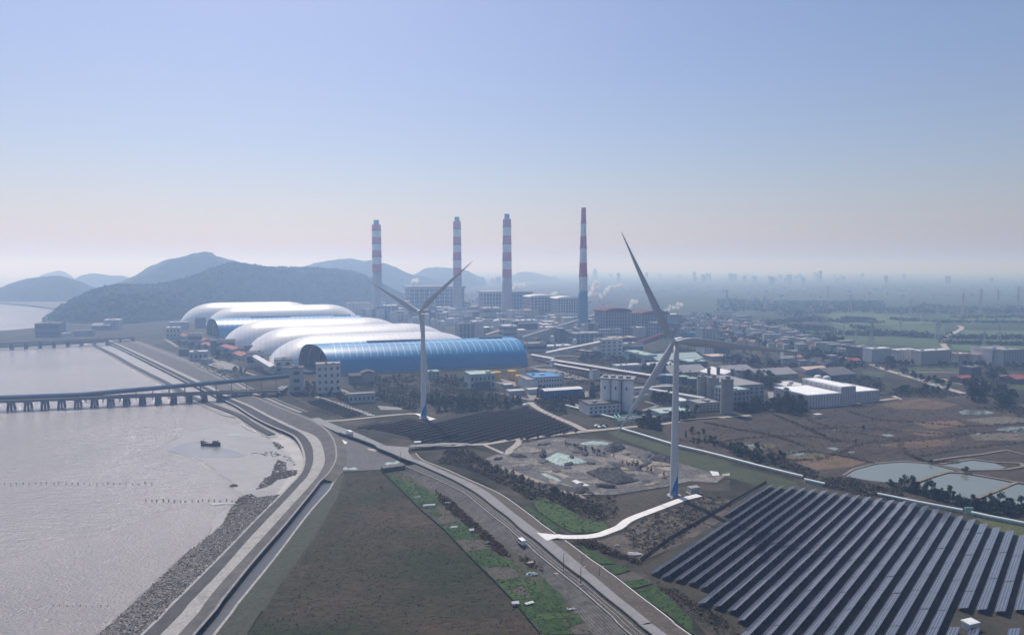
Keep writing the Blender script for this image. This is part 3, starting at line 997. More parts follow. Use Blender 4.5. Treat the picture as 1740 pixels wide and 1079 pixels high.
mound('tarpaulin', 'Y5 615,365 650,362 720,390 752,412 710,415 650,385', TEAL, .8, 'narrow teal tarpaulin strip beside the sand track in ash yard', 'tarpaulin', z=.15)
mound('tarpaulin', 'Y5 850,185 930,172 1030,183 1025,197 940,195 870,197', TEAL, .9, 'teal tarpaulin at the far back edge of the ash yard', 'tarpaulin', z=.15)
mound('tarpaulin', 'Y5 803,408 830,400 918,434 880,442 830,425', WHT, .5, 'white sheet lying in front of the long dark ash heap', 'sheet', z=.15)
DK = nmat('dark_ash', [(.02, .02, .022), (.05, .05, .052), (.09, .088, .088)], scale=.25, detail=9, fine=(1.2, .35), bump=.8, bscale=.8)
mound('ash_heap', 'Y5 880,360 960,330 1100,345 1200,405 1180,420 1070,435 960,400', DK, 4.0, 'long dark ash heap behind the white sheet in the yard', 'ash heap', bumpy=1.2, z=.15)
mound('ash_heap', 'Y5 990,220 1030,195 1100,200 1130,215 1070,240 1010,238', DK, 4, 'dark ash heap at the rear of the yard by the hedge row', 'ash heap', bumpy=1, z=.15)
mound('ash_heap', 'Y5 1260,280 1310,255 1390,270 1400,310 1330,305', DK, 3.5, 'dark ash heap close to the near turbine tower, yard side', 'ash heap', bumpy=1, z=.15)
mound('ash_heap', 'Y5 608,262 625,238 655,240 658,265 635,280', DK, 4, 'small steep dark ash heap touching the large teal tarpaulin', 'ash heap', bumpy=1, z=.15)
mound('ash_heap', 'Y5 790,275 805,268 822,280 808,288', DK, 2.5, 'tiny dark ash heap on top of the large teal tarpaulin', 'ash heap', z=.8)
mound('ash_heap', 'Y5 440,330 520,300 590,315 560,345 470,350', nmat('grey_ash', [(.07, .07, .075), (.12, .12, .125)], scale=.2, detail=8, fine=(1, .3)), 1.6, 'low grey ash heap at the left end of the yard', 'ash heap', z=.15)
mound('ash_heap', 'Y5 600,420 760,425 860,470 800,480 700,455', DK, 1.2, 'low dark ash heap along the front fence of the yard', 'ash heap', z=.15)
patch('puddle', 'Y5 1620,350 1670,355 1680,375 1640,378', WHT, z=.2)
patch('puddle', 'Y5 1690,370 1740,362 1740,378 1700,380', M['dirtroad'], z=.2)

YP = [(p.x, p.y) for p in pts('Y5 300,290 420,245 500,200 700,160 1000,175 1200,222 1380,300 1370,420 1060,480 850,480 700,440 440,365')]
for i, (x, y) in enumerate(scatter_in(YP, 46, rng)):
    a_, b_ = rng.uniform(3, 9), rng.uniform(2, 5)
    an = rng.uniform(0, 3)
    P_ = []
    for k in range(9):
        th = 2 * math.pi * k / 9
        u_, v_ = a_ * math.cos(th) * rng.uniform(.75, 1.15), b_ * math.sin(th) * rng.uniform(.75, 1.15)
        P_.append(Vector((x + u_ * math.cos(an) - v_ * math.sin(an), y + u_ * math.sin(an) + v_ * math.cos(an), 0)))
    k = i % 3
    mound('spoil_heap', P_, [DK, nmat('grey_ash', [(0, 0, 0)]), nmat('sandy', [(0, 0, 0)])][k], rng.uniform(.7, 2.2), ['small black spoil heap scattered over the ash yard', 'small grey spoil heap scattered over the ash yard', 'small sandy spoil heap scattered over the ash yard'][k], 'spoil heap', bumpy=.6, res=14, z=.15, group=['black', 'grey', 'sandy'][k] + ' spoil heaps of the ash yard')
# land between: darker scrub ground, solar field floors, marsh
SCRUB = nmat('scrub_ground', [(.03, .027, .018), (.06, .05, .036), (.09, .07, .05), (.05, .048, .028)], scale=.06, detail=10, fine=(.6, .4), bump=.8, bscale=.6)
patch('scrub_ground', 'Y5 0,270 60,225 200,220 300,290 440,370 700,455 850,495 1060,500 1370,450 1660,430 1740,400 1740,470 1560,470 1430,520 1260,590 1130,640 1060,690 700,530 520,470 380,390 160,310 0,280', SCRUB, z=.08)
patch('scrub_ground', 'Y5 1085,690 1180,640 1400,550 1560,500 1740,520 1740,610 1500,760 1210,890 1215,910 1000,800 930,760 1030,735', nmat('scrub_bare', [(.035, .03, .022), (.075, .062, .046), (.13, .11, .085), (.055, .048, .032)], scale=.07, detail=10, fine=(.6, .4), bump=.8, bscale=.6), z=.1)
SOLG = nmat('solar_floor_shaded', [(.05, .048, .03), (.085, .075, .05), (.11, .09, .065)], scale=.08, detail=9, fine=(.7, .3))  # floor darkened: shadows between the panel rows are in its colour
patch('solar_ground', 'S 1090,966 1300,822 1350,824 1440,836 1560,852 1660,885 1760,910 1900,960 1900,1200 1300,1200 1200,1079 1160,1030 1110,985', SOLG, z=.09)
patch('solar_ground', 'S 585,728 640,718 700,712 745,713 820,697 893,690 935,703 990,733 960,740 890,748 780,758 717,762 690,745 630,735', nmat('solar_floor_far', [(.04, .038, .028), (.07, .06, .045)], scale=.08, detail=9, fine=(.7, .3)), z=.09)
patch('solar_ground', 'Z5 290,665 520,730 730,815 520,840 330,790 190,700', SOLG, z=.09)
patch('solar_ground', 'Z6 790,735 880,785 1150,890 1110,915 950,860 820,790', SOLG, z=.09)
patch('grass_bank', 'Y5 1020,120 1070,112 1200,150 1390,210 1500,240 1740,300 1740,340 1560,300 1390,265 1200,200 1060,150', nmat('green_bank', [(.035, .05, .02), (.06, .08, .03), (.075, .075, .04)], scale=.08, detail=9, fine=(.7, .3)), z=.1)
patch('grass_bank', 'Y8 0,360 200,400 420,450 600,500 620,540 400,520 200,460 0,400', nmat('green_bank', [(0, 0, 0)]), z=.11)
patch('grass_bank', 'Y7 1050,400 1353,460 1353,520 1200,480', nmat('mustard_bank', [(.05, .06, .018), (.09, .095, .025)], scale=.15, detail=8, fine=(1, .3)), z=.12)

MR = nmat('marsh', [(.04, .03, .02), (.068, .05, .034), (.088, .066, .046), (.05, .042, .028)], scale=.022, detail=13, fine=(.3, .45), bump=.8, bscale=.5, stretch=(.6, 1.7, 1), rot=.35)
patch('marsh', 'Y8 -100,215 130,190 380,172 520,150 660,140 900,100 1080,85 1180,60 1400,75 1560,120 1740,170 1850,200 1850,420 1740,520 1400,610 1000,570 760,530 640,470 330,390 0,320', MR, z=.06)
tints = [[(.095, .065, .038), (.14, .095, .055)], [(.03, .025, .02), (.05, .042, .032)], [(.12, .078, .045), (.16, .105, .062)], [(.08, .072, .04), (.12, .105, .06)], [(.11, .095, .07), (.15, .13, .10)]]
mpatch = ['Y8 60,260 200,250 330,250 400,275 330,295 150,290', 'Y8 400,215 520,205 640,225 620,260 470,265', 'Y8 520,185 640,175 850,230 800,240 640,215', 'Y8 650,240 800,235 760,280 640,270', 'Y8 800,280 930,258 1060,270 1000,300 860,305', 'Y8 1000,315 1240,285 1400,285 1360,315 1180,330', 'Y8 1190,370 1430,335 1560,335 1500,360 1280,390', 'Y8 600,400 800,365 960,395 880,420 700,440', 'Y8 420,360 620,345 780,350 760,375 560,385', 'Y8 1430,185 1640,170 1740,180 1740,200 1560,215', 'Y8 1000,110 1230,80 1420,110 1300,135 1100,130', 'Y8 700,170 860,145 1100,150 1000,180 820,195', 'Y8 1180,200 1400,190 1450,215 1280,235', 'Y8 250,310 400,300 520,315 420,345 330,340', 'Y8 1450,250 1740,255 1740,290 1500,290', 'Y8 1100,235 1300,245 1400,262 1230,270']
for i, s in enumerate(mpatch):
    patch('marsh_parcel', s, nmat('marsh_tint_%d' % (i % 5), tints[i % 5], scale=.05, detail=11, fine=(.5, .35), stretch=(.6, 1.7, 1), rot=.35))
for s in ('Y7 315,165 370,129 500,95 650,84 800,94 960,135 740,200 600,207 450,190', 'Y7 745,215 830,180 920,152 1000,155 1180,185 1285,207 1180,260 1080,300 960,290 860,280', 'Y7 1100,305 1310,212 1380,225 1480,300 1480,420 1353,350 1200,330', 'Y7 870,102 960,85 1050,75 1180,92 1250,118 1200,130 1120,135 1000,128'):
    patch('pond', s, M['pond'])
for s in ('Y8 1410,148 1450,137 1560,142 1595,155 1500,163 1430,160', 'Y8 1590,237 1680,222 1780,222 1780,248 1680,250', 'Y8 545,352 590,342 640,352 635,367 580,365', 'Y8 750,328 790,325 815,335 790,343', 'Y8 855,348 885,345 895,352 870,356', 'Y8 1010,262 1060,258 1095,268 1060,273', 'Y8 780,238 810,236 815,242 790,244', 'Y8 330,315 400,310 390,322 340,322', 'Y8 1450,257 1540,255 1530,262 1460,264'):
    patch('pond', s, M['pond'])
patch('pond_rim', 'Y8 745,402 780,396 830,405 800,412', nmat('mustard_bank', [(0, 0, 0)]), z=.2)
BUND = nmat('bund_soil', [(.15, .13, .10), (.22, .19, .15)], scale=.2, detail=8, fine=(.9, .25))
for s, wd in (('Y7 315,165 370,130 500,95 650,83 800,93 960,132 1000,150', 1.6), ('Y7 740,200 830,170 920,145 1000,150 1180,180 1310,205 1353,210 1450,225', 2.2), ('Y7 1075,300 1190,255 1310,205', 2), ('Y7 830,80 960,60 1100,45 1250,20 1353,45', 2), ('Y7 870,100 1050,72 1200,90 1340,95 1345,115 1250,132 1000,135', 2)):
    ribbon('bund', pts(s), wd, BUND, z=LAYER[0] + .25, smooth=False)
# paved yards and lanes inside the works
CONCY = nmat('works_paving', [(.14, .135, .125), (.24, .23, .215), (.19, .18, .17)], scale=.06, detail=9, fine=(.5, .2))
for s in ('d 520,430 700,385 860,430 1000,500 800,490 640,485', 'Z5 490,590 570,625 560,650 490,630', 'Z5 790,735 990,750 1000,770 820,770', 'Z6 560,620 700,650 690,680 590,690', 'Z6 1030,610 1110,620 1110,665 1035,660', 'Z6 970,720 1080,745 1080,770 960,750', 'Z7 1240,590 1330,600 1370,640 1300,680 1250,650', 'Z6 290,500 480,540 560,560 420,575 300,540', 'Z6 600,420 800,430 1110,520 1000,520 780,480'):
    patch('works_yard', s, CONCY)
for s, wd in (('Z6 1480,800 1560,815 1668,835', 5), ('Z7 190,765 300,790 400,805 640,770', 5), ('Z7 260,670 360,700 250,740 200,765', 4), ('d 0,120 80,165 160,215', 5), ('d 500,330 640,390 760,430 900,480 1000,530 1110,560', 5), ('Z6 560,215 900,250 1180,300', 6), ('Z6 600,330 900,320 1180,335 1400,320', 6), ('Z6 570,420 700,400 790,405', 5), ('Z7 170,560 330,545 470,530', 6), ('Z7 170,640 330,600 480,620 680,660', 5), ('Z5 1490,580 1668,620 Z6 100,600 380,640 600,690', 4), ('g 0,715 280,715 520,690 900,680', 8), ('Z7 1130,430 1300,400 1500,420', 7)):
    ribbon('works_lane', pts(s), wd, CONCY, z=.28)
# far roads
for s, wd in (('Z8 470,655 560,690 640,715 760,750 880,785 960,815 1050,840 1210,888', 9), ('Z8 1165,345 1195,365 1140,400 1075,440 1060,460 1085,490 1060,485', 9), ('Z8 1040,490 1080,540 1125,580', 9), ('Z8 640,720 900,718 1180,722 1270,735', 4), ('Z8 0,1005 200,985 420,960 640,930 700,935 640,905', 5), ('Z8 1040,770 1120,795 1200,815', 4), ('Z8 1200,735 1280,780 1300,830', 4), ('Z8 130,315 280,345 420,385 560,410', 6), ('Z8 560,412 800,430 1000,445', 4)):
    ribbon('road', pts(s), wd, TRK, z=.3)
GRASS = nmat('meadow', [(.04, .07, .024), (.06, .095, .035), (.075, .095, .04)], scale=.02, detail=9, fine=(.2, .25))
for s in ('Z8 640,680 900,672 1260,690 1270,715 900,710 640,705', 'Z8 640,740 760,745 900,780 1150,790 1200,815 1050,830 880,780', 'Z8 380,705 600,720 560,760 420,740', 'Z8 1560,820 1740,810 1740,860 1600,865'):
    patch('meadow', s, GRASS, z=.25)
for s in ('Z8 60,250 400,245 760,265 1000,330 620,345 300,335', 'Z8 0,430 420,425 700,440 1040,455 1060,540 640,500 300,490', 'Z8 1090,455 1740,460 1740,575 1130,540', 'Z8 620,350 1050,345 1060,430 700,420', 'Z8 1200,380 1740,390 1740,430 1180,430', 'Z8 60,350 300,345 420,390 100,400', 'h 550,460 830,450 830,500 1000,560 700,530', 'Z8 1000,260 1740,275 1740,320 1250,330'):
    patch('field_parcel', s, nmat('field_green_%d' % (len(s) % 3), [[(.05, .095, .03), (.075, .125, .045)], [(.045, .08, .03), (.07, .105, .04)], [(.065, .115, .04), (.085, .13, .05)]][len(s) % 3], scale=.008, detail=9, fine=(.05, .2)), z=.2)
# ------------------------------------------------------------------ wind turbines
TW = paint('turbine_white', (.62, .63, .63), rough=.45, var=.04)
TBL = paint('turbine_blue', (.01, .17, .44), rough=.45, var=.1)
BLADE = paint('blade_grey', (.52, .54, .55), rough=.4, var=.04)
DARKM = paint('dark_metal', (.06, .06, .065), rough=.6)
STEEL = paint('galvanised_steel', (.35, .36, .37), rough=.5, metal=.3)
PSI = R(34.3)


def blade_mesh():
    mb = MB()
    secs = [(0, 1.15, 1.0, 0), (2.5, 1.15, .98, 0), (6, 1.9, .62, 18), (11, 2.55, .38, 15), (18, 2.3, .28, 10), (30, 1.75, .23, 6), (45, 1.2, .2, 3), (58, .62, .16, 1), (66, .36, .15, 0), (70, .12, .2, 0), (70.8, .03, .3, 0)]
    n = 16
    v, f = [], []
    for z, c, t, tw in secs:
        for i in range(n):
            a = 2 * math.pi * i / n
            x, y = c * math.cos(a) * 1.0, c * t * math.sin(a) * (1 if math.cos(a) < 0.2 else max(.15, 1 - .75 * math.cos(a)) if t < .9 else 1)
            if t < .9:
                x += c * .35
            q = R(tw)
            v.append((x * math.cos(q) - y * math.sin(q), x * math.sin(q) + y * math.cos(q) - z * z * .0004, z))
    for k in range(len(secs) - 1):
        for i in range(n):
            j = (i + 1) % n
            f.append((k * n + i, k * n + j, k * n + n + j, k * n + n + i))
    f.append(tuple(range((len(secs) - 1) * n, len(secs) * n)))
    mb.add(v, f)
    return mb.mesh('blade', BLADE, smooth=True)


BL = blade_mesh()


def turbine(base, hub_z, phi, label, r0, r1):
    t = thing('wind_turbine', label, 'wind turbine', base)
    mb = MB()
    mb.lathe([(r0 * (1 - .0 * k), z) if False else (r0 + (r1 - r0) * k, z) for k, z in ((i / 12, (hub_z - 2.2) * i / 12) for i in range(13))], n=28)
    mb.build('tower', TW, t, smooth=True)
    # blue flame-shaped paint on the lower camera side of the shaft, following its surface
    mb = MB()
    v, f = [], []
    rows = 26
    for i in range(rows + 1):
        z = .35 + 17.0 * i / rows
        rr = r0 + (r1 - r0) * z / (hub_z - 2.2) + .03
        k = i / rows
        a0, a1 = -188 + 170 * k ** .75 + 5 * math.sin(k * 11), 14 + 3 * k
        for j in range(11):
            a = R(a0 + (a1 - a0) * j / 10)
            v.append((rr * math.cos(a), rr * math.sin(a), z))
    for i in range(rows):
        for j in range(10):
            f.append((i * 11 + j, i * 11 + j + 1, (i + 1) * 11 + j + 1, (i + 1) * 11 + j))
    mb.add(v, f)
    mb.build('painted_flame', TBL, t)
    mb = MB()
    mb.cyl((0, 0, -.3), (0, 0, .35), r0 + 1.6, n=28)
    mb.build('foundation', M['conc'], t)
    mb = MB()
    mb.box(-.45, .45, -r0 - .12, -r0 + .3, .9, 3.0)
    for k in range(5):
        mb.box(-.6, .6, -r0 - .5 - .3 * k, -r0 - .2 - .3 * k, .3, .9 - .13 * k)
    mb.build('door', STEEL, t)
    # nacelle: axis points (-sin psi, -cos psi)
    nz = bpy.data.objects.new('nacelle', None)
    ax = Vector((-math.sin(PSI), -math.cos(PSI), 0))
    mb = MB()
    secs = [(-2.2, 1.35, 1.4), (-1.5, 1.75, 1.75), (2, 2.0, 2.0), (7, 1.95, 1.9), (9.2, 1.6, 1.5), (9.8, 1.1, 1.1)]
    v, f, n = [], [], 16
    for y, hw, hh in secs:
        for i in range(n):
            a = 2 * math.pi * i / n
            ca, sa = math.cos(a), math.sin(a)
            s = 1 / max(abs(ca), abs(sa)) ** .6
            v.append((hw * ca * s * .9, y, hub_z + hh * sa * s * .9))
    for k in range(len(secs) - 1):
        for i in range(n):
            j = (i + 1) % n
            f.append((k * n + i, k * n + n + i, k * n + n + j, k * n + j))
    f += [tuple(range(n)), tuple(range(len(v) - 1, len(v) - n - 1, -1))]
    mb.add(v, f)
    nac = mb.build('nacelle', TW, t, smooth=True)
    nac.rotation_euler = (0, 0, -PSI)
    mb = MB()
    mb.cyl((-.8, 8, hub_z + 1.7), (-.8, 8, hub_z + 3.2), .06, n=6).cyl((.8, 8, hub_z + 1.7), (.8, 8, hub_z + 3.2), .06, n=6).box(-1, 1, 7.9, 8.1, hub_z + 3.1, hub_z + 3.25)
    w_ = mb.build('weather_mast', DARKM, nac)
    mb = MB()
    prof = [(1.75, -2.2), (1.8, -3.2), (1.75, -4.6), (1.4, -5.6), (.8, -6.3), (.1, -6.6)]
    v, f, n = [], [], 20
    for r, y in prof:
        for i in range(n):
            a = 2 * math.pi * i / n
            v.append((r * math.cos(a), y, hub_z + r * math.sin(a)))
    for k in range(len(prof) - 1):
        for i in range(n):
            j = (i + 1) % n
            f.append((k * n + i, k * n + j, k * n + n + j, k * n + n + i))
    mb.add(v, f)
    hubo = mb.build('hub', TW, t, smooth=True)
    hubo.rotation_euler = (0, 0, -PSI)
    e1, e2 = Vector((math.cos(PSI), -math.sin(PSI), 0)), Vector((0, 0, 1))
    for k in range(3):
        a = phi + k * 2 * math.pi / 3
        zd = e1 * math.cos(a) + e2 * math.sin(a)
        xd = e1 * -math.sin(a) + e2 * math.cos(a)
        yd = zd.cross(xd)
        bo = bpy.data.objects.new('blade', BL)
        COL.objects.link(bo)
        bo.parent = t
        m4 = Matrix((xd, yd, zd)).transposed().to_4x4()
        m4.translation = ax * 4.0 + Vector((0, 0, hub_z))
        bo.matrix_local = m4
    return t


turbine((92.4, 381.3, 0.3), 88.6, R(-1.5), 'near white wind turbine with blue flame base beside the ash yard', 2.35, 1.45)
turbine((-76.4, 582.7, 0.3), 92.3, R(37.4), 'farther white wind turbine standing between the solar field and domes', 2.6, 1.6)

# ------------------------------------------------------------------ chimneys
CH_W, CH_R = paint('chimney_white', (.62, .62, .62), var=.08, scale=.08), paint('chimney_red', (.42, .035, .055), var=.15, scale=.08)
CH_G, CH_B = paint('chimney_grey', (.34, .33, .335), var=.08, scale=.05), paint('chimney_blue', (.09, .24, .37), var=.08, scale=.05)


def chimney(x, D, ytops, colours, rb, rt, label, flue=None, base_m=CH_G):
    """ytops: photo rows of the band edges from the top downward"""
    t_ = at_depth('S', x, 455, D)
    t = thing('chimney', label, 'chimney', (t_.x, D, 0))
    zs = [zat('S', y, D) for y in ytops]
    top = zs[0]

    def rad(z):
        return rb + (rt - rb) * max(0, min(1, z / top))
    mb = MB()
    mb.lathe([(rad(zs[-1] * i / 8), zs[-1] * i / 8) for i in range(9)], n=32)
    mb.build('shaft', base_m, t, smooth=True)
    for k, c in enumerate(colours):
        mb = MB()
        mb.lathe([(rad(zs[k + 1]), zs[k + 1]), (rad(zs[k]), zs[k])], n=32, cap=True)
        mb.build('painted_band', CH_R if c == 'r' else CH_W, t, smooth=False)
    if flue:
        zf = zat('S', flue[0], D)
        mb = MB()
        mb.cyl((0, 0, top - 1), (0, 0, zf), flue[1], n=24)
        mb.build('flue', CH_B, t, smooth=False)
    for k in (1, 3, 5):
        if k < len(zs):
            mb = MB()
            r = rad(zs[k])
            mb.lathe([(r, zs[k] - .6), (r + 1.3, zs[k] - .5), (r + 1.3, zs[k] + .9), (r + 1.1, zs[k] + .9), (r + 1.1, zs[k] - .3), (r, zs[k] - .3)], n=24, cap=False)
            mb.build('gallery', DARKM if c != 'w' else STEEL, t)
    return t


def z3(*a):
    return [340 + .2038 * y for y in a]


chimney(640.5, 1774, z3(207, 255, 310, 365, 420, 475, 535, 597), 'rwrwrwr', 13.0, 11.6, 'leftmost tall striped chimney, in front of the wooded hill', (374.3, 7))
chimney(777, 1800, z3(180, 243, 308, 373, 436, 500, 565, 628), 'rwrwrwr', 12.6, 10.0, 'red and white striped chimney behind the far wind turbine blade', (369, 6.5))
chimney(861.5, 1676, z3(160, 228, 298, 367, 437, 507, 577, 647), 'rwrwrwr', 13.2, 9.9, 'thick red and white chimney with grey lower shaft, third from the hill', (363.9, 6.3))
chimney(991, 1335, [340 + .2038 * y for y in (65, 198, 300, 405, 523, 638, 755)], 'rwrwrw', 11.3, 4.4, 'slender tapered chimney with blue grey base, rightmost and tallest in view', None, CH_B)

# ------------------------------------------------------------------ coal storage: vaults and air domes
O0 = Vector((-205.1, 819.0, 0))
AX, NX = Vector((.948, .319, 0)), Vector((-.319, .948, 0))
YW = math.atan2(.319, .948)
DOME = nmat('dome_membrane', [(.60, .61, .62), (.68, .69, .70)], scale=.03, detail=6, rough=.36, spec=.5, fine=(.15, .05))
n_ = DOME.node_tree
b_ = n_.nodes["Principled BSDF"]
src_ = b_.inputs["Base Color"].links[0].from_socket
tc_ = n_.nodes.new("ShaderNodeTexCoord")
br_ = n_.nodes.new("ShaderNodeTexBrick")
br_.offset = 0
for k_, v_ in (("Scale", 1.0), ("Brick Width", 7.5), ("Row Height", 30.0), ("Mortar Size", .32), ("Mortar Smooth", .6)):
    br_.inputs[k_].default_value = v_
br_.inputs["Color1"].default_value = (1, 1, 1, 1)
br_.inputs["Color2"].default_value = (.955, .955, .955, 1)
br_.inputs["Mortar"].default_value = (.62, .63, .66, 1)
mx_ = n_.nodes.new("ShaderNodeMix")
mx_.data_type, mx_.blend_type = 'RGBA', 'MULTIPLY'
mx_.inputs[0].default_value = 1
n_.links.new(tc_.outputs["Object"], br_.inputs[0])
n_.links.new(src_, mx_.inputs[6])
n_.links.new(br_.outputs["Color"], mx_.inputs[7])
n_.links.new(mx_.outputs[2], b_.inputs["Base Color"])
VBL = nmat('vault_blue', [(.006, .165, .36), (.008, .195, .42), (.01, .21, .45)], scale=.03, detail=6, rough=.4, spec=.3, fine=(.3, .08))
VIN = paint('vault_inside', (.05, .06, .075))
SKYL_GLINT = paint('skylight_and_glint', (.40, .60, .80), rough=.35, var=.05)  # shared by the skylights and the painted ridge reflection


def dome(s0, s1, n0, wid, h, label):
    c = O0 + AX * ((s0 + s1) / 2) + NX * n0
    t = thing('air_dome', label, 'air dome', (c.x, c.y, 0), YW)
    hl, hw = (s1 - s0) / 2, wid / 2
    nu, nv = 90, 40
    v, f = [], []
    for i in range(nu + 1):
        u = -1 + 2 * i / nu
        for j in range(nv + 1):
            w_ = -1 + 2 * j / nv
            # square -> rounded plan: ends taper
            us = math.sin(u * math.pi / 2)
            ws = math.sin(w_ * math.pi / 2)
            e = min(1, (hl * (1 - abs(us))) / (hw * 1.35))
            ez = (1 - (1 - e) ** 2.3) ** .62
            zz = h * ez * (max(0, 1 - abs(ws) ** 2.25)) ** .72
            pw = .72 + .28 * (1 - (1 - e) ** 2) ** .5
            v.append((us * hl, ws * hw * pw, zz - .3))
    for i in range(nu):
        for j in range(nv):
            a = i * (nv + 1) + j
            f.append((a, a + nv + 1, a + nv + 2, a + 1))
    mb = MB()
    mb.add(v, f)
    mb.build('membrane', DOME, t, smooth=True)
    mb = MB()
    rim = [(-hl, -hw * .72), (-hl + hw * 1.35, -hw), (hl - hw * 1.35, -hw), (hl, -hw * .72), (hl, hw * .72), (hl - hw * 1.35, hw), (-hl + hw * 1.35, hw), (-hl, hw * .72)]
    for p, q in zip(rim, rim[1:] + rim[:1]):
        mb.beam((p[0], p[1], .5), (q[0], q[1], .5), 1.2, 1.6)
    mb.build('ring_wall', M['conc'], t)
    return t


dome(-86, 214, 171, 118, 34, 'front white air dome directly behind the near blue vault')
dome(-120, 205, 298, 124, 37, 'middle white air dome between the two front group neighbours')
dome(-165, 150, 424, 124, 39.5, 'white air dome at the rear of the front group, touching the far blue vault')
dome(-235, 112, 905, 128, 40, 'white air dome of the far pair, nearer one, right behind far blue vault')
dome(-305, 20, 1040, 128, 42, 'farthest white air dome at the foot of the wooded hill')


def vault(s0, s1, n0, wid, h, label, ribs=True):
    c = O0 + AX * s0 + NX * n0
    L_ = s1 - s0
    t = thing('coal_vault', label, 'storage shed', (c.x, c.y, 0), YW)
    hw = wid / 2
    ns = 36

    def arc(k, off=0.0):
        a = math.pi * k / ns
        return (hw - hw * math.cos(a) * (1 + off / hw) if False else hw - (hw + off) * math.copysign(abs(math.cos(a)) ** .82, math.cos(a)), (h + off) * math.sin(a) ** .86)
    out = [arc(k) for k in range(ns + 1)]
    inn = [arc(k, -1.6) for k in range(ns + 1)]
    # the open end is oblique: the far foot lies further back
    sk = [-(y / wid) * 33 for y, z in out]
    v, f = [], []
    nseg = 2
    for k, (y, z) in enumerate(out):
        v += [(sk[k], y, z), (L_, y, z)]
    for k in range(ns):
        f.append((2 * k, 2 * k + 1, 2 * k + 3, 2 * k + 2))
    mb = MB()
    mb.add(v, f)
    mb.build('roof_shell', VBL, t, smooth=True)
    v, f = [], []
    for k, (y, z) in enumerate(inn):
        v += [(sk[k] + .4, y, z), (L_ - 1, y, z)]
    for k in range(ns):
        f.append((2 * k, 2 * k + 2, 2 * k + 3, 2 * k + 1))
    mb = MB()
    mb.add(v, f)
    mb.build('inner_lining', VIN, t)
    mb = MB()
    fr = [(sk[k], out[k][0], out[k][1]) for k in range(ns + 1)] + [(sk[k] + .4, inn[k][0], inn[k][1]) for k in range(ns + 1)]
    mb.add(fr, [(k, k + 1, ns + 2 + k, ns + 1 + k) for k in range(ns)])
    mb.build('end_rim', paint('rim_blue', (.06, .16, .32)), t)
    mb = MB()
    mb.add([(L_ - .3, y, z) for y, z in out], [tuple(range(ns + 1))])
    mb.build('end_wall', VBL, t)
    for q in (12, 26, 42, 60):
        mb = MB()
        for k in range(ns):
            (y0, z0), (y1, z1) = inn[k], inn[k + 1]
            mb.beam((sk[k] + q, y0, z0 - .8 if z0 > 2 else z0), (sk[k + 1] + q, y1, z1 - .8), .9, 1.4)
        mb.build('arch_rib', paint('rib_white', (.55, .57, .6)), t)
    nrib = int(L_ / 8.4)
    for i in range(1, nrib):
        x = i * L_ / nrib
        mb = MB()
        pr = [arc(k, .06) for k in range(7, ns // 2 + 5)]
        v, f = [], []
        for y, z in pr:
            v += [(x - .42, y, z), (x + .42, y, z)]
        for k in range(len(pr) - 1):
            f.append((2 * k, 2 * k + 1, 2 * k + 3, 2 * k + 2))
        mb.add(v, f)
        mb.build('skylight', SKYL_GLINT, t)
    mb = MB()  # pale strip: reflected light along the ridge put into colour
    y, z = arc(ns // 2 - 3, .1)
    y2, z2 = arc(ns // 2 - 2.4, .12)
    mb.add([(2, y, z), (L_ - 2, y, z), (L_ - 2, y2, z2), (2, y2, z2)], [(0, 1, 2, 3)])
    mb.build('ridge_glint', SKYL_GLINT, t)
    for a_, b_ in ((.2, .48), (.8, .93)):
        mb = MB()
        y, z = arc(ns // 2)
        mb.box(L_ * a_, L_ * b_, y - 2, y + 2, z - .5, z + 2.2)
        mb.build('ridge_vent', paint('vent_blue', (.05, .13, .24)), t)
    mb = MB()
    mb.box(-2, L_, -1.0, .1, 0, 1.6)
    mb.build('plinth', M['conc'], t)
    return t


vault(-15, 238, 0, 112, 33, 'long near blue barrel vault coal shed with open dark end')
vault(-178, 82, 515, 112, 33, 'far blue barrel vault coal shed wedged between the white domes')

# ------------------------------------------------------------------ solar fields
RD, QD = Vector((.656, .755, 0)), Vector((.755, -.656, 0))
RZ = math.atan2(.755, .656)


def panel_mat():
    m, n, b = nodes_of('solar_panel')
    L = n.links.new
    tc = n.nodes.new("ShaderNodeTexCoord")
    br = n.nodes.new("ShaderNodeTexBrick")
    br.offset = 0
    br.inputs["Scale"].default_value = 1
    br.inputs["Brick Width"].default_value = 1.0
    br.inputs["Row Height"].default_value = 1.0
    br.inputs["Mortar Size"].default_value = .045
    br.inputs["Mortar Smooth"].default_value = .4
    br.inputs["Color1"].default_value = (.020, .026, .05, 1)
    br.inputs["Color2"].default_value = (.03, .036, .065, 1)
    br.inputs["Mortar"].default_value = (.33, .35, .38, 1)
    mp = n.nodes.new("ShaderNodeMapping")
    mp.inputs["Scale"].default_value = (1, 1, 1)
    L(tc.outputs["Object"], mp.inputs[0])
    L(mp.outputs[0], br.inputs[0])
    L(br.outputs["Color"], b.inputs["Base Color"])
    b.inputs["Roughness"].default_value = .16
    b.inputs["Specular IOR Level"].default_value = .6
    return m


PAN = panel_mat()
PLEG = paint('panel_steel', (.22, .23, .24), rough=.5)


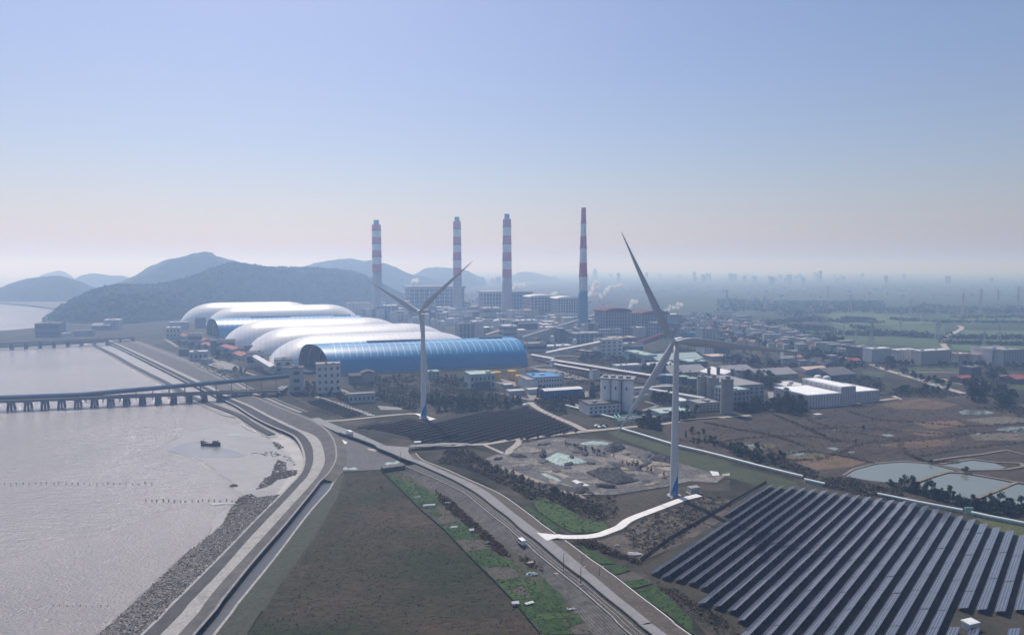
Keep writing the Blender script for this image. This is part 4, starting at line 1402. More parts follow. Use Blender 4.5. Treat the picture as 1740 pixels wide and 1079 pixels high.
def table_meshes(L_, wd=4.0, tilt=18):
    """slab of modules, high edge at -y (local y points away from the camera side); legs and rails"""
    ct, st = math.cos(R(tilt)), math.sin(R(tilt))
    z0 = 1.0
    mb = MB()
    y0, y1 = -wd * ct / 2, wd * ct / 2
    zh, zl = z0 + wd * st, z0
    v = [(0, y0, zh), (L_, y0, zh), (L_, y1, zl), (0, y1, zl)]
    dn = Vector((0, -st, -ct)) * .06
    v += [tuple(Vector(p) + dn) for p in v]
    mb.add(v, [(0, 1, 2, 3), (7, 6, 5, 4), (0, 4, 5, 1), (1, 5, 6, 2), (2, 6, 7, 3), (3, 7, 4, 0)])
    a = mb.mesh('panel_table', PAN)
    mb = MB()
    k = max(2, int(L_ / 4.5))
    for i in range(k):
        x = L_ * (i + .5) / k
        mb.beam((x, y0 + .8, 0), (x, y0 + .8, zh - .8 * st - .1), .12, .12)
        mb.beam((x, y1 - .8, 0), (x, y1 - .8, zl + .8 * st - .1), .12, .12)
    mb.beam((0, y0 + .8, zh - .8 * st / ct - .15), (L_, y0 + .8, zh - .8 * st / ct - .15), .1, .12)
    b = mb.mesh('rack', PLEG)
    return a, b


_tm = {}


def solar_field(P, pitch, off0, tab, gap, wd, tilt, labeller, group, split=True, holes=(), jit=0.0):
    P2 = [(p.dot(RD), p.dot(QD)) for p in P]
    q0, q1 = min(p[1] for p in P2), max(p[1] for p in P2)
    rows = []
    k = 0
    q = q0 + off0
    while q < q1:
        cuts = []
        for (r0, s0), (r1, s1) in zip(P2, P2[1:] + P2[:1]):
            if (s0 > q) != (s1 > q):
                cuts.append(r0 + (r1 - r0) * (q - s0) / (s1 - s0))
        cuts.sort()
        for a, b in zip(cuts[::2], cuts[1::2]):
            if b - a > 12:
                rows.append((q, a, b))
        q += pitch
    for i, (q, a, b) in enumerate(rows):
        lab, grp = labeller(i, len(rows))
        c = RD * a + QD * q
        t = thing('solar_panel_row', lab, 'solar panels', (c.x, c.y, .1), RZ, grp)
        n = max(1, round((b - a) / (tab + gap)))
        L_ = round((b - a - gap * n) / n, 1)
        if not split:
            n, L_ = 1, round(b - a, 1)
        key = (L_, wd, tilt)
        if key not in _tm:
            _tm[key] = table_meshes(*key)
        me, rk = _tm[key]
        for j in range(n):
            w0 = c + RD * (j * (L_ + gap))
            if any((w0 + RD * L_ / 2 - h_).length < rr for h_, rr in holes):
                continue
            for me_, nm in ((me, 'panel_table'), (rk, 'rack')):
                if nm == 'rack' and not split and i % 1:
                    continue
                o = bpy.data.objects.new(nm, me_)
                COL.objects.link(o)
                o.parent = t
                o.location = (j * (L_ + gap), 0, (rng.uniform(-.12, .12)))
    return rows


ORD = ['first', 'second', 'third', 'fourth', 'fifth', 'sixth', 'seventh', 'eighth', 'ninth', 'tenth', 'eleventh', 'twelfth', 'thirteenth', 'fourteenth', 'fifteenth', 'sixteenth', 'seventeenth', 'eighteenth', 'nineteenth', 'twentieth']


def ordinal(i):
    if i < 20:
        return ORD[i]
    return {20: 'twenty', 30: 'thirty', 40: 'forty'}[(i + 1) // 10 * 10] + '-' + ORD[(i + 1) % 10 - 1] if (i + 1) % 10 else {30: 'thirtieth', 40: 'fortieth', 50: 'fiftieth'}[i + 1]


E1 = pts('S 1103,967 1309,828 1345,831 1400,838 1500,852 1560,860 1650,888 1690,900 1745,915 1765,925 1770,1110 1270,1105 1238,1071 1258,1062 1240,1042 1180,1030 1171,1022 1195,1005 1170,995 1112,983')
hole = [(G('Y7', 350, 775), 6), (G('Y7', 1250, 715), 5), (G('Y7', 1060, 1050), 9), (G('Y7', 1330, 1040), 7)]
solar_field(E1, 5.45, .6, 17.0, .35, 3.7, 22, lambda i, n: ('blue grey solar panel row, %s from the fence in the large near field' % ordinal(i), 'solar panel rows of the near field'), '', holes=hole)
E2 = pts('S 590,727 640,721 698,713 728,720 745,715 820,700 890,693 928,704 980,731 955,738 890,745 780,755 718,760 690,742 640,731')
solar_field(E2, 7.2, 1.5, 500, 0, 4.4, 22, lambda i, n: ('dark solar panel row, %s from turbine end of middle field' % ordinal(i), 'solar panel rows of the middle field'), '', split=False)
E3 = pts('Z5 300,672 520,740 720,815 520,830 340,790 200,705')
solar_field(E3, 6.5, 1.5, 500, 0, 4.2, 22, lambda i, n: ('dark solar panel row, %s from the white lit gap strip in the small field' % ordinal(i), 'solar panel rows of the small field'), '', split=False)
E4 = pts('Z6 800,740 880,790 1145,888 1110,908 950,852 830,785')
solar_field(E4, 7, 1.5, 500, 0, 4.2, 22, lambda i, n: ('dark solar panel row, %s in the narrow strip beside the pale track' % ordinal(i), 'solar panel rows of the narrow strip'), '', split=False)
# ------------------------------------------------------------------ buildings
def pal(name, c, rough=.8, var=.08, scale=.12):
    return paint(name, c, rough=rough, var=var, scale=scale)


PW = pal('wall_white', (.54, .54, .53), var=.14)
PG = pal('wall_grey', (.36, .365, .37))
PB_ = pal('wall_beige', (.46, .42, .36))
PCON = pal('wall_concrete', (.27, .265, .25), var=.15)
PDK = pal('wall_dark', (.10, .11, .125))
PGRN = pal('wall_green', (.28, .40, .385))
PBLU = pal('wall_blue', (.02, .10, .27), rough=.5)
PSTEEL = pal('wall_steel_blue', (.085, .115, .16))
RW = pal('roof_white', (.60, .60, .60), rough=.6, var=.15)
RBW = pal('roof_bright', (.80, .80, .80), rough=.5)
RG = pal('roof_grey', (.25, .25, .255), var=.18)
RR_ = pal('roof_red', (.27, .085, .07), var=.2)
RBR = pal('roof_maroon', (.10, .022, .028))
RPL = pal('roof_pale', (.5, .5, .5))
RDB = pal('roof_dark_brown', (.075, .045, .04))
RTAN = pal('roof_tan', (.55, .42, .34))
RBL = pal('roof_blue', (.08, .22, .42))
RDK = pal('roof_dark', (.12, .12, .12))
RGRN = pal('roof_green', (.34, .43, .41))
GLASS = pal('window_glass', (.04, .05, .065), rough=.15, var=.2)
YEL = pal('tank_yellow', (.62, .36, .07), var=.1)
TANKW = pal('tank_white', (.6, .62, .62))
ROOFS = {'w': RW, 'g': RG, 'r': RR_, 'm': RBR, 't': RTAN, 'b': RBL, 'd': RDK, 'n': RGRN, 'k': RDB, 'W': RBW}
WALLS = {'w': PW, 'g': PG, 'e': PB_, 'c': PCON, 'd': PDK, 'n': PGRN, 'b': PBLU, 's': PSTEEL}


def front(fr, x0, x1, yb, yaw):
    A = G(fr, x0, yb)
    X1, _ = px(fr, x1, yb)
    u = (X1 - CX) / F
    dx, dy = math.cos(yaw), math.sin(yaw)
    w_ = (u * (A.y * CP + H * SP) - A.x) / (dx - u * dy * CP)
    return A, abs(w_)


def windows(t, w_, z0, z1, cols, rows, face='front', dep=0, ww=None, wh=None, glass=None, parent=None):
    bw, bh = w_ / cols, (z1 - z0) / rows
    ww, wh = ww or bw * .42, wh or bh * .45
    for r in range(rows):
        for c in range(cols):
            x, z = bw * (c + .5), z0 + bh * (r + .5)
            mb = MB()
            if face == 'front':
                mb.box(x - ww / 2, x + ww / 2, -.06, .1, z - wh / 2, z + wh / 2)
            else:
                mb.box(-.06, .1, x - ww / 2, x + ww / 2, z - wh / 2, z + wh / 2)
            o = mb.build('window', glass or GLASS, t)


def blk(fr, x0, x1, yb, yt, dep, label, cat='building', name='building', wall='w', roof='g', win=None, side=None, rt='flat', yaw=YW,
        group=None, band=0, frame=None, extra=0, h=None, z=0.0, door=False, roofrise=None, ribs=0):
    A, w_ = front(fr, x0, x1, yb, yaw)
    hh = h or max(2.5, zat(fr, yt, A.y))
    t = thing(name, label, cat, A, yaw, group)
    W_ = WALLS[wall] if isinstance(wall, str) else wall
    R_ = ROOFS[roof] if isinstance(roof, str) else roof
    if rt == 'gable' or rt == 'gabley':
        rise = roofrise or min(w_, dep) * .16
        hw = max(2, hh - rise)
        mb = MB()
        mb.box(0, w_, 0, dep, 0, hw, top=False)
        mb.build('wall', W_, t)
        mb = MB()
        o_ = .4
        mb.gable(-o_, w_ + o_, -o_, dep + o_, hw, hw + rise, 'x' if rt == 'gable' else 'y')
        mb.build('roof', R_, t)
        hh = hw
    else:
        mb = MB()
        mb.box(0, w_, 0, dep, 0, hh, top=False)
        mb.build('wall', W_, t)
        mb = MB()
        mb.box(-.25, w_ + .25, -.25, dep + .25, hh, hh + .5)
        mb.box(.2, w_ - .2, .2, dep - .2, hh + .5, hh + .54)
        if min(w_, dep) > 8:
            for (a, b, c, d) in ((-.25, w_ + .25, -.25, .15), (-.25, w_ + .25, dep - .15, dep + .25), (-.25, .15, .15, dep - .15), (w_ - .15, w_ + .25, .15, dep - .15)):
                mb.box(a, b, c, d, hh + .502, hh + 1.1)
        mb.build('roof', R_, t)
    if win:
        windows(t, w_, 1.0, hh - .8, win[0], win[1])
    if side:
        windows(t, dep, 1.0, hh - .8, side[0], side[1], face='side')
    for k in range(band):
        zz = hh * (k + .55) / band
        mb = MB()
        mb.box(.6, w_ - .6, -.05, .1, zz - hh / band * .2, zz + hh / band * .2)
        mb.box(-.05, .1, .6, dep - .6, zz - hh / band * .2, zz + hh / band * .2)
        mb.build('window_band', GLASS, t)
    if frame:
        nx, nzz, fm = frame
        mb = MB()
        for i in range(nx + 1):
            x = w_ * i / nx
            mb.box(x - .8, x + .8, -.9, -.05, 0, hh)
        ny = max(2, int(nx * dep / w_))
        for i in range(ny + 1):
            y = dep * i / ny
            mb.box(-.9, -.05, y - .8, y + .8, 0, hh)
        for k in range(1, nzz + 1):
            zz = hh * k / nzz - .5
            mb.box(-.85, w_ + .4, -.8, -.1, zz - .6, zz + .6)
            mb.box(-.8, -.1, -.1, dep, zz - .6, zz + .6)
        mb.build('frame', fm, t)
    if ribs:
        mb = MB()
        for i in range(ribs + 1):
            x = w_ * i / ribs
            mb.box(x - .35, x + .35, -.16, .05, 0, hh - .6)
            y = dep * i / ribs
            mb.box(-.16, .05, y - .35, y + .35, 0, hh - .6)
        mb.build('wall_ribs', RG, t)['kind'] = 'stuff'
    if rt == 'flat' and min(w_, dep) > 12 and not ribs:
        extra = max(extra, 2)
    for k in range(extra):
        a, b = rng.uniform(.05, .75) * w_, rng.uniform(.1, .6) * dep
        mb = MB()
        s = min(min(w_, dep) * rng.uniform(.08, .2), rng.uniform(2.0, 3.6))
        mb.box(a, a + s * 1.5, b, b + s, hh + .55, hh + .6 + s * rng.uniform(.3, .9))
        mb.build('roof_unit', rng.choice([PW, PG, RG]), t)
    if door:
        mb = MB()
        mb.box(w_ * .5, w_ * .5 + 3.2, -.08, .1, 0, 3.4)
        mb.build('door', PDK, t)
    return t, w_, hh


def tank(fr, x, yb, yt, wpx, label, m, cat='tank', name='storage_tank', top='cone', group=None, bands=0, m2=None):
    A = G(fr, x, yb)
    s = FR[fr][2]
    r = wpx * s / 2 / F * fwd(A)
    A = A + Vector((A.x, A.y, 0)).normalized() * r
    hh = zat(fr, yt, A.y)
    t = thing(name, label, cat, A, 0, group)
    mb = MB()
    mb.cyl((0, 0, 0), (0, 0, hh), r, n=32, cap=False)
    mb.build('shell', m, t, smooth=True)
    mb = MB()
    if top == 'dome':
        mb.lathe([(r * math.cos(a), hh + r * .75 * math.sin(a)) for a in [math.pi / 2 * k / 8 for k in range(9)]][:-1] + [(.05, hh + r * .75)], n=32)
    elif top == 'flat':
        mb.lathe([(r + .3, hh), (r + .3, hh + .8), (r - .2, hh + .8), (r - .2, hh + .5), (.05, hh + .5)], n=32)
    else:
        mb.lathe([(r + .1, hh), (r + .1, hh + .25), (.05, hh + r * .22)], n=32)
    mb.build('roof', m2 or m, t)
    mb = MB()
    mb.beam((-r * .72, -r * .72 - .3, 0), (-r * .72, -r * .72 - .3, hh), .5, .25)
    for k in range(9):
        a = R(225 + 11 * k)
    mb.build('ladder', STEEL, t)
    mb = MB()
    n = 24
    for k in range(n):
        a0, a1 = 2 * math.pi * k / n, 2 * math.pi * (k + 1) / n
        rr = r + .15
        mb.beam((rr * math.cos(a0), rr * math.sin(a0), hh + 1.0), (rr * math.cos(a1), rr * math.sin(a1), hh + 1.0), .1, .12)
    mb.build('railing', STEEL, t)
    return t, r, hh


def gallery(P, Q, w_, h_, label, cat='conveyor', name='conveyor_gallery', side=PG, top=RW, sup=14, supm=STEEL, legs=True, group=None):
    """enclosed belt gallery between two points (world, underside); trestle legs down to the ground"""
    P, Q = Vector(P), Vector(Q)
    t = thing(name, label, cat, (P.x, P.y, 0), 0, group)
    o = Vector((P.x, P.y, 0))
    p, q = P - o, Q - o
    u = Vector((0, 0, 1))
    mb = MB()
    mb.beam(p + u * h_ / 2, q + u * h_ / 2, w_, h_)
    mb.build('gallery_wall', side, t)
    mb = MB()
    d = (q - p).normalized()
    s = Vector((d.y, -d.x, 0)).normalized()
    v = []
    for c in (p, q):
        v += [c + u * h_ + s * (w_ / 2 + .25) + u * .02, c + u * (h_ + w_ * .22), c + u * h_ - s * (w_ / 2 + .25) + u * .02]
    mb.add(v, [(0, 3, 4, 1), (1, 4, 5, 2), (0, 1, 2), (5, 4, 3)])
    mb.build('roof', top, t)
    if legs:
        n = max(1, int((q - p).length / sup))
        for i in range(n + 1):
            c = p.lerp(q, (i + .3) / (n + .6))
            if c.z < 2:
                continue
            mb = MB()
            for sg in (-1, 1):
                mb.beam(c + s * sg * w_ * .4, Vector((c.x, c.y, 0)) + s * sg * w_ * .6, .45, .45)
            k = int(c.z / 7)
            for j in range(k):
                za = c.z * (j + .5) / k
                mb.beam(Vector((c.x, c.y, za)) + s * w_ * .5, Vector((c.x, c.y, za)) - s * w_ * .5, .3, .3)
            mb.build('trestle', supm, t)
    return t


def gp(fr, x, yfoot, ytop):
    A = G(fr, x, yfoot)
    return Vector((A.x, A.y, max(.5, zat(fr, ytop, A.y))))


# --- power station: boiler houses and turbine halls
FRW, FRG = pal('frame_white', (.55, .56, .57)), pal('frame_grey', (.32, .34, .37))
t, w_, h_ = blk('e', 985, 1660, 480, 150, 60, 'large boiler house with wide overhanging roof deck behind the second chimney', 'power plant', 'boiler_house', 's', 'g', frame=(11, 7, FRW), extra=3)
mb = MB(); mb.box(-7, w_ + 4, -5, 66, h_ + .6, h_ + 6.5); mb.build('roof_deck', PG, t)
mb = MB()
for k in range(16):
    mb.cyl((3 + k * w_ / 16, 20, h_ + 6.5), (3 + k * w_ / 16, 20, h_ + 9 + (k % 3)), .7, n=8)
mb.build('vent_stacks', PG, t)['kind'] = 'stuff'
t, w_, h_ = blk('f', 290, 500, 470, 200, 45, 'boiler house left of the third chimney with pale lower wing', 'power plant', 'boiler_house', 's', 'g', frame=(6, 6, FRW), extra=2)
mb = MB(); mb.box(-5, w_ + 3, -4, 50, h_ + .6, h_ + 5); mb.build('roof_deck', PG, t)
t, w_, h_ = blk('f', 610, 845, 480, 205, 45, 'boiler house right behind the third chimney with dark roof plant', 'power plant', 'boiler_house', 's', 'g', frame=(7, 6, FRG), extra=5)
mb = MB(); mb.box(-4, w_ + 5, -4, 50, h_ + .6, h_ + 5); mb.build('roof_deck', PDK, t)
for x0, x1, yb, yt, lab in ((845, 1170, 545, 245, 'rounded boiler house with pale curved roof, left one of the twin pair'), (1170, 1410, 560, 265, 'rounded boiler house with pale curved roof, right one of the twin pair')):
    t, w_, h_ = blk('f', x0, x1, yb, yt, 46, lab, 'power plant', 'boiler_house', 's', 'g', frame=(8, 9, FRW), extra=2)
    mb = MB()
    v = []
    n = 14
    for k in range(n + 1):
        a = math.pi * k / n
        for y in (-3, 49):
            v.append((w_ / 2 - (w_ / 2 + 3) * math.cos(a), y, h_ + .6 + 4.5 * math.sin(a)))
    mb.add(v, [(2 * k, 2 * k + 2, 2 * k + 3, 2 * k + 1) for k in range(n)] + [tuple(range(0, 2 * n + 2, 2)), tuple(range(2 * n + 1, 0, -2))])
    mb.build('curved_roof', RW, t)
for x0, x1, yb, yt, lab in ((325, 600, 490, 210, 'dark boiler house under a maroon arched roof, left of two'), (730, 1030, 470, 240, 'dark boiler house under a maroon arched roof, right of two')):
    t, w_, h_ = blk('g', x0, x1, yb, yt, 44, lab, 'power plant', 'boiler_house', 'd', 'd', frame=(9, 7, FRG), extra=1)
    mb = MB()
    v = []
    n = 16
    for k in range(n + 1):
        a = math.pi * k / n
        for y in (-4, 48):
            v.append((w_ / 2 - (w_ / 2 + 3) * math.cos(a), y, h_ + .6 + 7.5 * math.sin(a) ** .8))
    mb.add(v, [(2 * k, 2 * k + 2, 2 * k + 3, 2 * k + 1) for k in range(n)] + [tuple(range(0, 2 * n + 2, 2)), tuple(range(2 * n + 1, 0, -2))])
    mb.build('arched_roof', RBR, t)
B = [  # frame, x0, x1, ybase, ytop, depth, wall, roof, label, kwargs
    ('e', 230, 520, 480, 330, 40, 'e', 'g', 'open steel framed plant block at the foot of the leftmost chimney', dict(frame=(7, 4, FRW))),
    ('e', 580, 850, 520, 365, 40, 's', 'w', 'pale topped plant block right of the leftmost chimney', dict(frame=(6, 3, FRG))),
    ('e', 850, 1000, 500, 310, 30, 'e', 't', 'tall beige plant block left of the large boiler house', dict(frame=(4, 3, FRW))),
    ('e', 1330, 1500, 500, 380, 30, 'g', 'w', 'plant annex with arched dark window left of the second chimney', dict(band=2)),
    ('e', 1640, 1740, 470, 320, 24, 'd', 'g', 'dark plant block right of the second chimney', {}),
    ('f', 230, 300, 420, 250, 22, 'w', 'w', 'narrow white stair tower beside the boiler house', {}),
    ('f', 100, 300, 460, 360, 34, 'e', 't', 'low beige hall left of the third chimney', dict(band=2)),
    ('f', 290, 500, 530, 375, 34, 'e', 'w', 'beige plant hall with dark opening beneath the third chimney', dict(band=2, extra=1)),
    ('f', 620, 940, 560, 405, 34, 'e', 't', 'cream filter house with tan roof in front of the third chimney', dict(frame=(7, 4, FRW), extra=2)),
    ('f', 1040, 1280, 555, 435, 28, 'e', 'w', 'small cream filter house before the twin boiler houses', dict(frame=(6, 3, FRW), extra=1)),
    ('f', 80, 270, 550, 470, 26, 'g', 'g', 'grey plant block above the vault roof', dict(band=1)),
    ('f', 0, 180, 760, 560, 26, 'd', 'd', 'dark roofed absorber building behind the vault ridge', dict(frame=(4, 2, FRG))),
    ('f', 180, 290, 740, 540, 26, 'w', 'w', 'white block beside the dark absorber building', {}),
    ('f', 530, 690, 720, 590, 30, 'g', 'w', 'grey two level control block in front of the cream filter house', dict(band=2)),
    ('f', 700, 935, 690, 525, 30, 'w', 'w', 'white topped plant hall with dark recessed lower floors', dict(band=1)),
    ('f', 710, 850, 560, 478, 20, 'd', 'w', 'dark louvre block with pale roof on the plant hall', {}),
    ('f', 960, 1200, 650, 560, 30, 'e', 't', 'long cream pipe house below the twin boiler houses', dict(band=2)),
    ('f', 1000, 1370, 760, 655, 40, 's', 'g', 'blue grey desulphurisation block left of the slender chimney base', dict(frame=(6, 2, FRG), extra=3)),
    ('f', 780, 890, 800, 740, 20, 'e', 'g', 'small beige hut behind the blue vault end', {}),
    ('f', 800, 1040, 900, 800, 22, 'g', 'g', 'grey flat roofed workshop right of the blue vault end', dict(band=1)),
    ('f', 1040, 1340, 880, 830, 20, 'w', 'w', 'white low workshop below the conveyor', dict(win=(8, 1))),
    ('f', 1380, 1700, 790, 680, 34, 's', 'g', 'blue grey block behind the slender chimney base', dict(frame=(6, 2, FRG), extra=3)),
    ('g', 130, 330, 440, 340, 34, 'd', 'd', 'dark plant block between the slender chimney and maroon roof', dict(extra=1)),
    ('g', 240, 370, 480, 350, 18, 'g', 'w', 'small white roofed tower before the left maroon boiler house', {}),
    ('g', 640, 790, 490, 385, 20, 'w', 'w', 'white cubic bunker building between the maroon boiler houses', {}),
    ('g', 640, 720, 330, 180, 20, 'g', 'g', 'narrow pale tower between the two maroon roofs', dict(frame=(2, 5, FRW))),
    ('g', 20, 130, 470, 400, 30, 's', 'g', 'blue grey block hiding the right foot of the slender chimney', dict(frame=(3, 2, FRG))),
    ('g', 900, 1060, 500, 330, 26, 'd', 'g', 'dark tall annex in front of the right maroon boiler house', dict(frame=(4, 4, FRG))),
    ('g', 370, 520, 500, 400, 24, 's', 'g', 'blue grey annex in front of the left maroon boiler house', dict(frame=(4, 3, FRG))),
    ('e', 520, 600, 520, 400, 24, 's', 'g', 'slim blue grey tower right of the open steel framed block', dict(frame=(2, 4, FRG))),
    ('f', 500, 620, 540, 440, 24, 's', 'g', 'blue grey base block around the third chimney foot', dict(frame=(3, 2, FRG))),
    ('g', 275, 520, 710, 525, 26, 'w', 'g', 'white transfer tower with dark windows where the conveyors meet', dict(win=(4, 4))),
    ('g', 410, 690, 560, 505, 30, 'd', 't', 'dark hall with tan orange roof behind the transfer tower', {}),
    ('g', 520, 760, 690, 575, 26, 'w', 'g', 'white low wing right of the transfer tower', dict(band=1)),
    ('g', 1050, 1200, 330, 235, 30, 'd', 'w', 'dark hall with bright flat roof right of the maroon boiler houses', {}),
    ('g', 1100, 1180, 480, 340, 20, 'd', 'd', 'dark head house at the top of the maroon conveyor', {}),
    ('g', 1180, 1290, 490, 400, 24, 'g', 'g', 'grey block left of the bright blue building', dict(win=(3, 3))),
    ('g', 1280, 1425, 500, 445, 24, 'b', 'b', 'bright blue walled building behind the near turbine hub', {}),
    ('g', 1430, 1580, 520, 400, 22, 'g', 'g', 'grey multi storey block right of the bright blue building', dict(win=(4, 4))),
    ('g', 1450, 1560, 700, 600, 22, 'w', 'w', 'white apartment block under the horizontal turbine blade', dict(win=(4, 4))),
    ('g', 1560, 1740, 690, 610, 26, 'd', 'd', 'dark apartment block under the horizontal turbine blade', dict(win=(5, 3))),
    ('g', 770, 910, 780, 700, 60, 'n', 'n', 'pale green end building of the long green sheds', dict(win=(4, 2))),
    ('g', 915, 1440, 790, 700, 40, 'n', 'n', 'long pale green shed behind the near turbine tower', dict(rt='gable')),
    ('g', 1280, 1490, 830, 775, 30, 'd', 'n', 'shed with bright aqua roof right of the turbine tower', {}),
    ('g', 800, 1110, 840, 790, 20, 'g', 'w', 'row of low white roofed stores left of the turbine tower', dict(rt='gable')),
    ('g', 1075, 1500, 920, 840, 40, 'g', 'g', 'long pale factory shed behind the concrete silos', dict(rt='gable', band=1)),
    ('g', 1620, 1740, 960, 880, 30, 'w', 'w', 'white gabled factory end behind the concrete silos', dict(rt='gabley')),
    ('g', 460, 740, 880, 820, 14, 'w', 'w', 'row of small white switchyard huts among the trees', dict(win=(10, 1))),
    ('g', 1540, 1740, 760, 715, 26, 'g', 't', 'low shed with pale tan roof under the blade tip', {}),
    ('Z7', 860, 1050, 500, 430, 40, 'w', 'w', 'white roofed shed end between the two dark vents', dict(rt='gabley')),
    ('Z7', 910, 1130, 440, 395, 30, 'g', 'g', 'grey long shed with light ridge behind the tree belt', dict(rt='gable')),
    ('Z7', 1170, 1480, 500, 425, 34, 'c', 'g', 'long grey industrial shed left of the small water tanks', dict(rt='gable')),
    ('Z7', 965, 1210, 700, 550, 60, 'g', 'g', 'large grey mill building behind the concrete silos', dict(win=(6, 4), extra=2)),
    ('Z7', 960, 1090, 740, 585, 26, 'd', 'n', 'dark open steel structure beside the rightmost concrete silo', dict(frame=(4, 4, FRG))),
    ('Z7', 690, 860, 750, 690, 20, 'g', 'g', 'small grey office at the foot of the concrete silos', dict(win=(6, 2))),
    ('Z7', 390, 640, 805, 770, 22, 'g', 'n', 'low shed with pale aqua roof left of the turbine tower base', {}),
    ('Z7', 545, 620, 720, 672, 18, 'g', 'w', 'small white roofed store behind the turbine tower', {}),
    ('Y8', 655, 822, 127, 68, 46, 'w', 'W', 'big white warehouse front block with bright flat roof', dict(ribs=12)),
    ('Z7', 1405, 1570, 590, 555, 30, 'w', 'w', 'white store behind the big white warehouse', {}),
    ('Y8', 823, 893, 111, 26, 52, 'w', 'W', 'taller middle block of the white warehouse group', dict(ribs=8)),
    ('Y8', 894, 1012, 101, 50, 42, 'w', 'W', 'right wing of the white warehouse group', dict(ribs=14)),
    ('Z8', 365, 470, 620, 520, 22, 'd', 'g', 'tall dark slab block at the left end of the apartment row', dict(win=(5, 6))),
    ('Z8', 475, 630, 640, 535, 16, 'w', 'w', 'long white apartment block with pale roof, second in the row', dict(win=(8, 5))),
    ('Z8', 672, 838, 632, 545, 16, 'w', 'w', 'long white apartment block with pale roof, third in the row', dict(win=(8, 5))),
    ('Z8', 865, 1110, 655, 552, 16, 'e', 'w', 'longest beige apartment block in the row before the meadow', dict(win=(12, 5))),
    ('Z8', 1165, 1265, 640, 575, 14, 'e', 't', 'small pinkish apartment block right of the longest one', dict(win=(5, 4))),
    ('Z8', 1320, 1410, 645, 582, 14, 'e', 't', 'small pinkish apartment block left of the large grey office', dict(win=(5, 4))),
    ('Z8', 1520, 1689, 665, 545, 40, 'g', 'g', 'large grey office building at the right edge', dict(win=(8, 6), extra=1)),
    ('Z8', 1430, 1520, 655, 540, 30, 'w', 'w', 'white wing of the large grey office building', dict(win=(4, 5))),
    ('Z8', 295, 390, 665, 610, 14, 'e', 'r', 'small house with brick red roof left of the dark slab block', dict(rt='gable')),
    ('Z8', 0, 180, 740, 690, 40, 'g', 't', 'long factory shed with pale orange roof near white warehouse', dict(rt='gable')),
    ('Z8', 150, 350, 780, 700, 40, 's', 'd', 'blue grey factory shed behind the white warehouse group', dict(rt='gable')),
    ('Z8', 1270, 1350, 760, 685, 16, 'd', 'd', 'small dark block standing alone on the meadow', dict(win=(3, 3))),
    ('Z8', 1630, 1740, 810, 750, 20, 'd', 'r', 'brown farmhouse at the right edge beside the small canal', dict(rt='gable')),
    ('Z8', 1530, 1590, 790, 745, 12, 'g', 'g', 'small grey farmhouse left of the brown farmhouse', dict(rt='gable')),
    ('Z8', 1190, 1290, 810, 750, 14, 'd', 'r', 'dark farmhouse with dull red roof beside the right road', dict(rt='gable')),
    ('Z8', 1340, 1410, 870, 800, 12, 'd', 't', 'brown roofed house among the big trees by the road', dict(rt='gable')),
    ('Y8', 700, 728, 178, 168, 4, 'w', 'w', 'tiny white hut on the edge of the marsh', {}),
    ('Z6', 95, 300, 600, 480, 26, 'n', 'n', 'pale green two storey building left of the yellow tanks', dict(win=(6, 2))),
    ('Z6', 90, 180, 575, 462, 16, 'n', 'n', 'pale green tower at the left end of the green building', dict(win=(2, 3))),
    ('Z6', 140, 262, 605, 545, 8, 'd', 'd', 'dark lean-to in front of the green building', {}),
    ('Z6', 630, 860, 600, 505, 34, 'w', 'b', 'white two storey office with a light blue roof', dict(win=(10, 2))),
    ('Z6', 570, 650, 605, 525, 30, 'w', 'g', 'plain white wing at the left of the two storey office', {}),
    ('Z6', 580, 700, 640, 605, 10, 'w', 'w', 'low white boundary store before the two storey office', {}),
    ('Z6', 715, 1030, 678, 600, 14, 'b', 'w', 'deep blue shed with a white front roof edge', dict(rt='gable', roofrise=1.2)),
    ('Z6', 420, 550, 650, 618, 10, 'g', 'w', 'small shelter with pale roof behind the tree row', {}),
    ('Z6', 380, 450, 585, 565, 10, 'g', 'w', 'tiny white roofed shelter below the yellow tanks', {}),
    ('Z6', 1085, 1345, 815, 730, 22, 'w', 'd', 'low white annex with windows at the foot of the white silos', dict(win=(7, 2))),
    ('Z5', 288, 488, 632, 395, 18, 'w', 'g', 'white five storey building with square windows beside the blue vault', dict(win=(4, 4), side=(2, 4), door=True)),
    ('Z5', 62, 180, 632, 425, 14, 'g', 'd', 'grey transfer tower where the jetty gallery ends', dict(win=(1, 3))),
    ('Z5', 555, 770, 715, 645, 10, 'g', 'g', 'long low pale block with pilasters behind the small solar field', dict(win=(6, 1))),
    ('Z5', 555, 655, 555, 470, 14, 'd', 'k', 'dark house with brown red roof against the blue vault', dict(rt='gable')),
    ('Z5', 658, 775, 545, 445, 14, 'c', 'k', 'grey house with brown red roof against the blue vault', dict(rt='gabley')),
    ('Z5', 1215, 1310, 510, 455, 14, 'n', 'n', 'pale green house behind the far turbine tower', dict(win=(3, 2))),
    ('d', 300, 520, 385, 280, 16, 'g', 'w', 'pale flat roofed block beside the dike top', dict(win=(4, 1))),
    ('d', 445, 580, 415, 370, 10, 'g', 'g', 'low lean-to joined to the pale block beside the dike', {}),
    ('d', 170, 290, 320, 250, 12, 'd', 'd', 'dark low shed next to the pale block by the dike', {}),
    ('d', 1000, 1210, 470, 290, 18, 'w', 'd', 'white transfer building with dark upper cabin before the domes', dict(band=1)),
    ('d', 975, 1165, 290, 205, 14, 'd', 'd', 'dark upper machinery house near the dome valley', {}),
    ('d', 1340, 1560, 540, 380, 18, 'w', 'd', 'white block with dark flat roof before the front dome', dict(win=(2, 2))),
    ('d', 1440, 1620, 550, 465, 8, 'g', 'g', 'small grey annex behind the transfer tower', {}),
    ('d', 620, 860, 240, 140, 16, 'e', 'd', 'beige conveyor house with dark roof before the middle dome', dict(band=1)),
